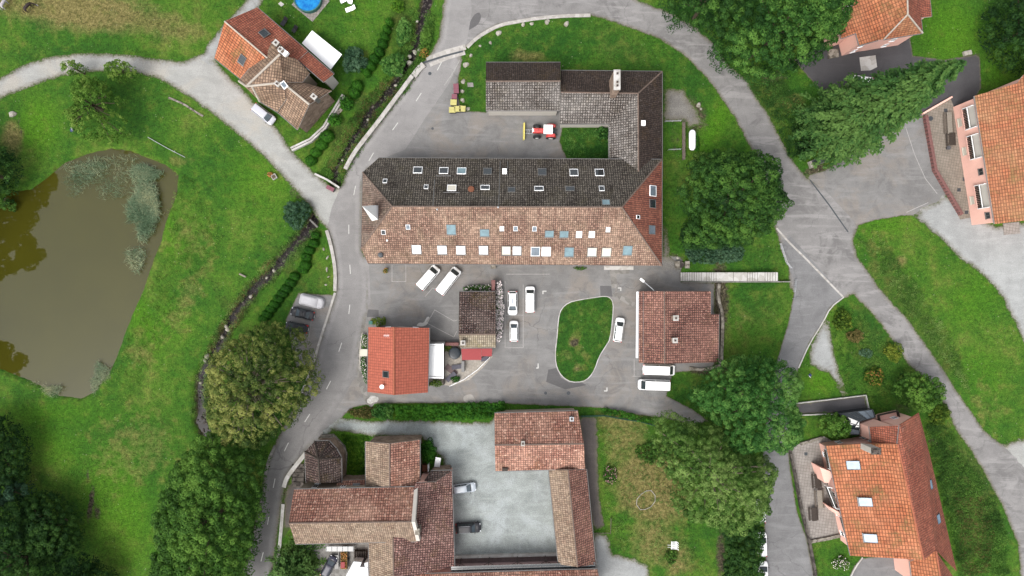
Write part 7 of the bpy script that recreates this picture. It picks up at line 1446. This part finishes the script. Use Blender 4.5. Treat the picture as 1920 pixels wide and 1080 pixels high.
# shrubs and hedges
S = shrub
S('round yellow green shrub at the corner of the pink house', ell(1760, 776, 20, 20), 2.2, 'leaf_yellow', .5, .24); S('golden flowering shrub in the sloping lawn', ell(1640, 707, 18, 17), 1.4, 'leaf_yellow', .4, .2, 3, flowers='flower_orange', fl_n=.04)
S('yellow green round shrub beside the narrow lane', ell(1676, 660, 17, 18), 1.5, 'leaf_yellow', .45, .22); S('dull grey green low shrub in the sloping lawn', ell(1624, 662, 13, 8), .6, 'leaf_blue', .35, .2)
S('brownish tangled shrub beside the feathery bush', ell(1603, 630, 14, 12), .9, 'leaf_rust', .4, .22)
r_ = S('feathery bright green bush at the top of the sloping lawn', ell(1580, 601, 17, 20), 1.6, 'leaf_yellow', .45, .34, 2.6)
S('blue green spiky bush at the stream culvert', ell(557, 401, 25, 26), 2.8, 'leaf_blue', .6, .24, 3.6); S('grey green round shrub beside the white canopy', ell(665, 114, 23, 24), 2.6, 'leaf_blue', .6, .26, 3.0); S('bright rounded shrub above the stream opposite the canopy', ell(738, 122, 23, 22), 2.6, 'leaf_bright', .6, .28)
S('dark green shrub under the garden wall bend', ell(649, 194, 13, 12), 1.8, 'leaf_hedge', .45, .24); S('dark shrub near the zigzag garden wall', ell(628, 225, 12, 11), 1.6, 'leaf_hedge', .45, .24); S('round light bush at the top of the stream bank', ell(746, 12, 12, 12), 1.6, 'leaf_box', .45, .24)
S('leafy stream bank shrub above the weir', ell(757, 60, 14, 26, rot=8), 1.6, 'leaf_bright', .5, .26); S('yellow flowering shrub by the drain grating', ell(795, 100, 8, 9), 1.0, 'leaf_yellow', .3, .18, 3, flowers='flower_orange', fl_n=.1); S('shrub on the far stream bank beside the road', ell(800, 70, 11, 30, rot=12), .8, 'leaf_mid', .4, .22)
S('leafy round shrub between chapel wing and gravel', ell(803, 846, 14, 23), 2.4, 'leaf_hedge', .6, .26); S('round shrub at the head of the driveway hedge', ell(719, 772, 21, 15), 2.0, 'leaf_bright', .5, .24)
S('yellow green shrub below the white canopy by the cottage', ell(818, 719, 13, 6), .9, 'leaf_yellow', .32, .2); S('small round shrub above the hot tub', ell(839, 652, 8, 7), .9, 'leaf_yellow', .3, .2); S('dark shrub inside the curved garden fence', ell(854, 711, 9, 6), .9, 'leaf_hedge', .3, .2)
S('green bush at the top corner of the cottage', ell(711, 603, 15, 9), 1.3, 'leaf_yellow', .4, .22); S('leafy flower border along the cottage road side', [(678, 628), (684, 626), (688, 630), (688, 652), (682, 654), (678, 650)], .9, 'leaf_mid', .3, .18, 3, 'flower bed', name='flower_bed', flowers='flower_white', fl_n=.08); S('curved clipped flower border below the porch of the cottage', [(677, 668), (684, 668), (688, 690), (688, 722), (682, 712), (677, 690)], .9, 'leaf_hedge', .3, .18, 3, 'flower bed', name='flower_bed', flowers='flower_white', fl_n=.04)
S('big bed of white hydrangeas beside the small barn', [(931, 530), (938, 528), (942, 545), (944, 570), (943, 600), (940, 630), (932, 645), (930, 600)], 1.4, 'leaf_hedge', .38, .24, 3.2, 'flower bed', name='flower_bed', flowers='flower_white', fl_n=.42, zlow=.7)
S('green flower border on the north side of the small barn', [(869, 540), (885, 535), (905, 534), (921, 536), (921, 546), (869, 546)], 1.1, 'leaf_bright', .35, .22, 3, 'flower bed', name='flower_bed', flowers='flower_white', fl_n=.07)
S('long clipped hedge between the lane and the gravel drive', [(741, 760), (800, 759), (870, 757), (945, 752), (946, 772), (940, 786), (928, 785), (860, 787), (800, 788), (741, 788)], 1.3, 'leaf_hedge', .5, .2, 4.0, 'hedge', name='hedge', zlow=1.0); S('low overgrown bank at the drive mouth', [(650, 770), (680, 763), (705, 763), (705, 782), (690, 786), (660, 780)], .8, 'leaf_rust', .4, .22, 2.6, 'bank plants')
S('long clipped hedge strip above the dry lawn', [(1131, 766), (1160, 769), (1200, 780), (1228, 790), (1226, 796), (1195, 789), (1160, 782), (1131, 776)], 1.2, 'leaf_hedge', .4, .2, 3.6, 'hedge', name='hedge', zlow=.9)
S('dark clipped hedge on the lawn below the large tree', [(1288, 466), (1320, 462), (1360, 460), (1395, 462), (1395, 486), (1370, 492), (1330, 496), (1300, 494), (1286, 482)], 1.5, 'leaf_blue', .45, .2, 4.2, 'hedge', name='hedge', zlow=1.2)
S('tall dark conifer hedge beside the lane of white cars', [(1362, 975), (1385, 995), (1410, 980), (1432, 972), (1433, 1000), (1430, 1040), (1434, 1110), (1358, 1110), (1362, 1040)], 4.5, 'leaf_deep', .9, .34, 3.6, 'hedge', name='hedge', zlow=3.6)
S('ground cover strip below the chapel wall', [(640, 815), (690, 818), (690, 850), (688, 900), (655, 900), (655, 850)], .35, 'leaf_box', .4, .18, 2.6, 'ground cover', name='undergrowth', kind='stuff')
S('scrub with flowers in the dry lawn border', ell(1144, 890, 13, 18), .9, 'leaf_mid', .35, .22, 2.6, flowers='flower_pink', fl_n=.06); S('sprawling bush at the walnut edge of the dry lawn', ell(1215, 850, 22, 20), 1.0, 'leaf_mid', .45, .26, 2.4); S('fern like shrub in the grassy nook of the wing', ell(1128, 249, 14, 12), 1.4, 'leaf_bright', .4, .34, 2.6); S('weedy bush beside the gas tank', ell(1304, 268, 8, 16), .9, 'leaf_hedge', .35, .2)
S('pale twiggy bush near the gas tank', ell(1318, 296, 18, 12), 1.2, 'leaf_walnut', .4, .22, 1.6); S('small bush beside the lower lawn seat', ell(1258, 1045, 12, 14), .8, 'leaf_mid', .35, .22, 2.2); S('bluish flowering bush in the lower right lawn', ell(1577, 1056, 16, 12), .8, 'leaf_walnut', .35, .2, 2.2, flowers='flower_white', fl_n=.06)
S('flower clump beside the stone planter', ell(506.5, 327.5, 5, 5), .6, 'leaf_rust', .25, .18, 3, 'flowers', name='flower_clump', flowers='flower_orange', fl_n=.35); S('bright potted flowers on the tarmac by the south eave', ell(723, 508, 5, 5), .8, 'leaf_yellow', .25, .18, 3, 'flowers', name='flower_clump', flowers='flower_orange', fl_n=.15); S('weeds under the south eave of the long building', ell(1087, 503, 12, 3), .4, 'leaf_mid', .25, .16, 2.2, 'weeds')
S('dark bush at the foot of the large dark tree', ell(1290, 440, 14, 22), 1.6, 'leaf_dark', .5, .26); S('shadowy bush beside the trunk end of the conifer', ell(1505, 262, 16, 40, rot=-10), 1.2, 'leaf_deep', .5, .28, 2.6)
S('dark shrub mass behind the pond side tree', ell(15, 385, 16, 10), 1.2, 'leaf_dark', .45, .24)
# rows of clipped bushes
rowA = [(730, 42, 7, 8.5), (725, 56, 7, 9), (721, 69, 8, 9.5), (717, 82, 9, 10), (711, 97, 9, 10), (702, 110, 9.5, 10), (695, 123, 10, 10), (688, 136, 7.5, 8.5), (679, 131, 4, 5.5), (670, 161, 10.5, 11), (664, 172, 11, 12)]
O_ = ['first', 'second', 'third', 'fourth', 'fifth', 'sixth', 'seventh', 'eighth', 'ninth', 'tenth', 'eleventh', 'twelfth', 'thirteenth', 'fourteenth', 'fifteenth', 'sixteenth']
for i, (x, y, rx, ry) in enumerate(rowA): clipped(x, y, rx, ry, 1.7, f'{O_[i]} clipped bush from the top in the row beside the pool lawn', 'leaf_hedge', 'clipped bushes beside the pool lawn', -25)
rowB = [(612, 256, 14, 12), (602, 271, 12, 11), (592, 285, 11, 10), (583, 300, 11, 10)]
for i, (x, y, rx, ry) in enumerate(rowB): clipped(x, y, rx, ry, 1.5, f'{O_[i]} clipped bush from the top in the short row below the zigzag wall', 'leaf_hedge', 'clipped bushes below the zigzag wall', -30)
rowC = [(592, 441, 9, 7), (588, 456, 10, 8), (580, 469, 10, 8), (574, 482, 10, 8), (572, 497, 11, 9), (568, 505, 10, 8), (552, 518, 10, 8), (545, 530, 10.5, 8), (537, 541, 10.5, 8), (530, 550, 10.5, 7.5), (522, 560, 10.5, 7.5), (515, 570, 10.5, 7.5), (508, 579, 10.5, 7.5), (501, 589, 10.5, 7.5), (494, 598, 10, 7.5)]
for i, (x, y, rx, ry) in enumerate(rowC): clipped(x, y, rx, ry, 1.3, f'{O_[i]} clipped bush from the top in the row between stream and parking bay', 'leaf_hedge', 'clipped bushes between stream and parking bay', 12)
# stuff nobody could count
def strip_poly(pts, w_): L, Rr = ribbon_pts(pts, w_); return [tuple(p) for p in L] + [tuple(p) for p in Rr[::-1]]
def scatter(name, label, polys, n, mats, size, h, kind='stuff', cat='plants'):
    for poly, cnt, mat in zip(polys, n, mats):
        q = np.array(poly, float); lo, hi = q.min(0), q.max(0); pts = np.zeros((0, 2))
        while len(pts) < cnt: u = rng.uniform(lo, hi, (cnt * 2, 2)); pts = np.vstack([pts, u[inside_poly(u[:, 0], u[:, 1], q)]])
        pts = pts[:cnt]; pm_ = np.column_stack([(pts[:, 0] - 960) * .1, (540 - pts[:, 1]) * .1]); pts = pts[np.minimum(dist_line(pm_[:, 0], pm_[:, 1], px2m(STREAM_A)), dist_line(pm_[:, 0], pm_[:, 1], px2m(STREAM_B))) > .6]; pts = pts[~inside_poly(pts[:, 0], pts[:, 1], np.array(POND) * 1.0)]; cnt = len(pts); dens = np.sin(pts[:, 0] * .09 + np.sin(pts[:, 1] * .06) * 2) * np.sin(pts[:, 1] * .1) ; pts = pts[dens > rng.uniform(-1.2, .5, cnt)]
        m = len(pts); k = 14; c = np.repeat(np.column_stack([(pts[:, 0] - 960) * .1, (540 - pts[:, 1]) * .1, np.zeros(m)]), k, 0); hh = np.repeat(rng.uniform(.4, 1, m) * h, k)
        d = rng.normal(size=(m * k, 3)) * .28 * size / .25; d[:, 2] = np.abs(d[:, 2]) * 1.2; c = c + d; c[:, 2] = np.minimum(c[:, 2] * 1.0, hh) + .04; gz = np.clip(-.02, -.02, 0); c[:, 2] += gz
        o = leaf_obj(name, c, d + np.array([0, 0, .4]) + rng.normal(0, .2, d.shape), size * rng.uniform(.6, 1.3, m * k), mat, np.repeat(np.clip(rng.normal(.5, .2, m), 0, 1), k), None, .4); tag(o, label, cat, None, kind); NL[0] += m * k
bankA = strip_poly([(795, 20), (784, 82), (745, 155), (706, 200), (676, 240), (640, 300), (618, 335)], 46); bankB = strip_poly([(583, 425), (540, 476), (478, 540), (430, 608), (390, 690), (374, 780)], 34)
scatter('undergrowth', 'mixed weeds and brambles along the upper stream', [bankA], [2300], ['leaf_mid'], .26, .7)
scatter('undergrowth', 'rusty dry stems scattered along the upper stream', [strip_poly([(735, 160), (690, 215), (660, 260), (630, 320)], 34)], [620], ['leaf_rust'], .24, .8)
scatter('undergrowth', 'weeds and brown stems along the lower stream', [bankB], [1500], ['leaf_walnut'], .22, .5)
scatter('undergrowth', 'rust brown bank plants along the lower stream', [strip_poly([(520, 490), (478, 535), (415, 635), (395, 672)], 26)], [420], ['leaf_rust'], .22, .6)
scatter('undergrowth', 'leafy slope cover behind the big orange roof', [[(1735, 790), (1775, 790), (1800, 850), (1860, 930), (1885, 1000), (1890, 1080), (1800, 1080), (1770, 940), (1748, 860)]], [2600], ['leaf_mid'], .26, .9)
scatter('undergrowth', 'rusty patches on the slope behind the big orange roof', [[(1790, 930), (1840, 930), (1860, 1000), (1850, 1080), (1805, 1080)]], [600], ['leaf_rust'], .24, .7)
scatter('undergrowth', 'weedy scrub on the bank under the tall trees', [[(1400, 160), (1470, 150), (1500, 190), (1510, 300), (1480, 300), (1450, 220)]], [900], ['leaf_dark'], .24, .5)
scatter('undergrowth', 'rough tall weeds on the grass mound', [[(1610, 450), (1650, 440), (1720, 540), (1790, 640), (1820, 740), (1790, 700), (1700, 580)]], [1000], ['leaf_walnut'], .2, .3)
scatter('undergrowth', 'low herbs scattered on the sloping lawn', [[(1570, 580), (1620, 590), (1700, 690), (1660, 750), (1590, 740), (1560, 640)]], [700], ['leaf_mid'], .2, .3)
scatter('undergrowth', 'tall meadow herbs around the pond', [[(300, 300), (360, 330), (420, 450), (330, 600), (240, 760), (180, 760), (262, 590), (320, 440)]], [900], ['leaf_light'], .18, .22)
scatter('undergrowth', 'weeds in the dry fenced lawn', [[(1125, 800), (1220, 800), (1270, 900), (1300, 1000), (1330, 1080), (1230, 1060), (1150, 1020), (1130, 900)]], [900], ['leaf_walnut'], .18, .22)
scatter('undergrowth', 'weeds in the grassy nook of the tiled wing', [[(1056, 245), (1142, 240), (1141, 298), (1068, 300), (1056, 275)]], [260], ['leaf_bright'], .2, .3)
def stones(label, pts, n, spread):
    mb = MB(); L = [Vector(p) for p in smooth_line(px2m(pts))]
    for _ in range(n):
        i = random.randrange(len(L) - 1); d = (L[i + 1] - L[i]); p = L[i] + d * random.random(); nn = Vector((-d.y, d.x)).normalized(); p = p + nn * random.gauss(0, spread); s_ = random.uniform(.1, .42) * random.uniform(.5, 1); a = random.uniform(0, 6)
        vs = [Vector((p.x + s_ * random.uniform(.7, 1.2) * math.cos(a + k * 1.047), p.y + s_ * random.uniform(.6, 1.1) * math.sin(a + k * 1.047), -.84)) for k in range(6)]; tp = [v.lerp(Vector((p.x, p.y, -.8)), .35) + Vector((0, 0, s_ * .55 + .06)) for v in vs]
        mb.add(vs + tp, [(k, (k + 1) % 6, (k + 1) % 6 + 6, k + 6) for k in range(6)] + [tuple(range(6, 12))])
    tag(mb.build('pebbles', M['stone_dark']), label, 'stones', None, 'stuff')
stones('wet pebbles and rocks scattered down the upper stream bed', STREAM_A, 330, .75); stones('wet pebbles and rocks scattered down the lower stream bed', STREAM_B, 300, .65)
def reeds(label, items, mat, seed=1):
    cs, hs = [], []
    for cx, cy, rx, ry, n, h in items:
        n *= 2; a_ = rng.uniform(0, 6.283, n); q_ = np.sqrt(rng.random(n)) * (1 + .25 * np.sin(3 * a_ + cx)) ; u = np.column_stack([np.cos(a_) * q_, np.sin(a_) * q_]) + rng.normal(0, .12, (n, 2)); cs.append(np.column_stack([(cx + u[:, 0] * rx - 960) * .1, (540 - cy - u[:, 1] * ry) * .1])); hs.append(h * rng.uniform(.5, 1.1, n))
    c = np.vstack(cs); h = np.concatenate(hs); n = len(c); lean = rng.normal(0, .26, (n, 2)); up = np.column_stack([lean * h[:, None], h]); cen = np.column_stack([c, np.full(n, -.42)]) + up * .5
    L = np.linalg.norm(up, axis=1); nr = np.column_stack([rng.normal(0, 1, (n, 2)), np.full(n, .9)]); o = leaf_obj('reeds', cen, nr, L, mat, np.clip(rng.normal(.5, .22, n), 0, 1), None, .04, up); tag(o, label, 'reeds', None, 'stuff'); NL[0] += n
reeds('dense grey green reeds standing in the pond corner', [(270, 385, 26, 34, 1700, 1.7), (272, 326, 26, 15, 700, 1.6), (272, 425, 15, 24, 500, 1.5), (282, 370, 17, 22, 400, 1.7)], 'reed')
reeds('thin scattered reeds across the pond top', [(160, 320, 36, 16, 420, 1.1), (180, 306, 24, 12, 150, 1.1), (215, 330, 44, 24, 280, 1.0), (150, 335, 30, 14, 230, 1.0), (215, 360, 30, 14, 130, 1.1), (255, 485, 18, 22, 300, 1.2), (140, 355, 16, 14, 80, 1.0), (230, 300, 30, 10, 70, 1.1)], 'reed')
reeds('pale bent grass tufts at the pond foot', [(190, 700, 14, 18, 420, 1.1), (98, 732, 18, 10, 300, 1.0), (178, 722, 8, 14, 220, .9), (60, 720, 14, 6, 60, .6)], 'reed')
# flowers on the trailer
n = 260; c = np.column_stack([rng.uniform(-.58, .58, n), rng.uniform(-1.7, 1.75, n), rng.uniform(.75, 1.05, n)]) + np.array(BLOSSOM_TRAILER.location); f = leaf_obj('blossoms', c, rng.normal(0, .5, (n, 3)) + np.array([0, 0, 1]), rng.uniform(.12, .26, n), 'flower_orange', rng.random(n), BLOSSOM_TRAILER, .9)
n = 700; c = np.column_stack([rng.uniform(-.6, .6, n), rng.uniform(-1.75, 1.75, n), rng.uniform(.65, .95, n)]) + np.array(BLOSSOM_TRAILER.location); leaf_obj('foliage', c, rng.normal(0, .5, (n, 3)) + np.array([0, 0, 1]), rng.uniform(.15, .28, n), 'leaf_rust', rng.random(n), BLOSSOM_TRAILER, .8)
# trees standing left of the frame: the pond mirrors them
for i, (X, Y, r, h) in enumerate([(-109, 17, 7, 26), (-108, 8, 6, 26), (-116, -1, 5, 22), (-112, -16, 6, 25)]):
    kk = .1 * (1 - h * .44 / CAM_H); tree('poplar_tree', 'tall tree beyond the photo left edge mirrored in the pond', ell(960 + X / kk, 540 - Y / kk, r / kk, r / kk, seed=i), h, h * .2, 'leaf_dark', 1.8, .8, 5, group='trees mirrored in the pond', limbs=4)
print('LEAVES', NL[0], 'OBJECTS', len(bpy.data.objects))
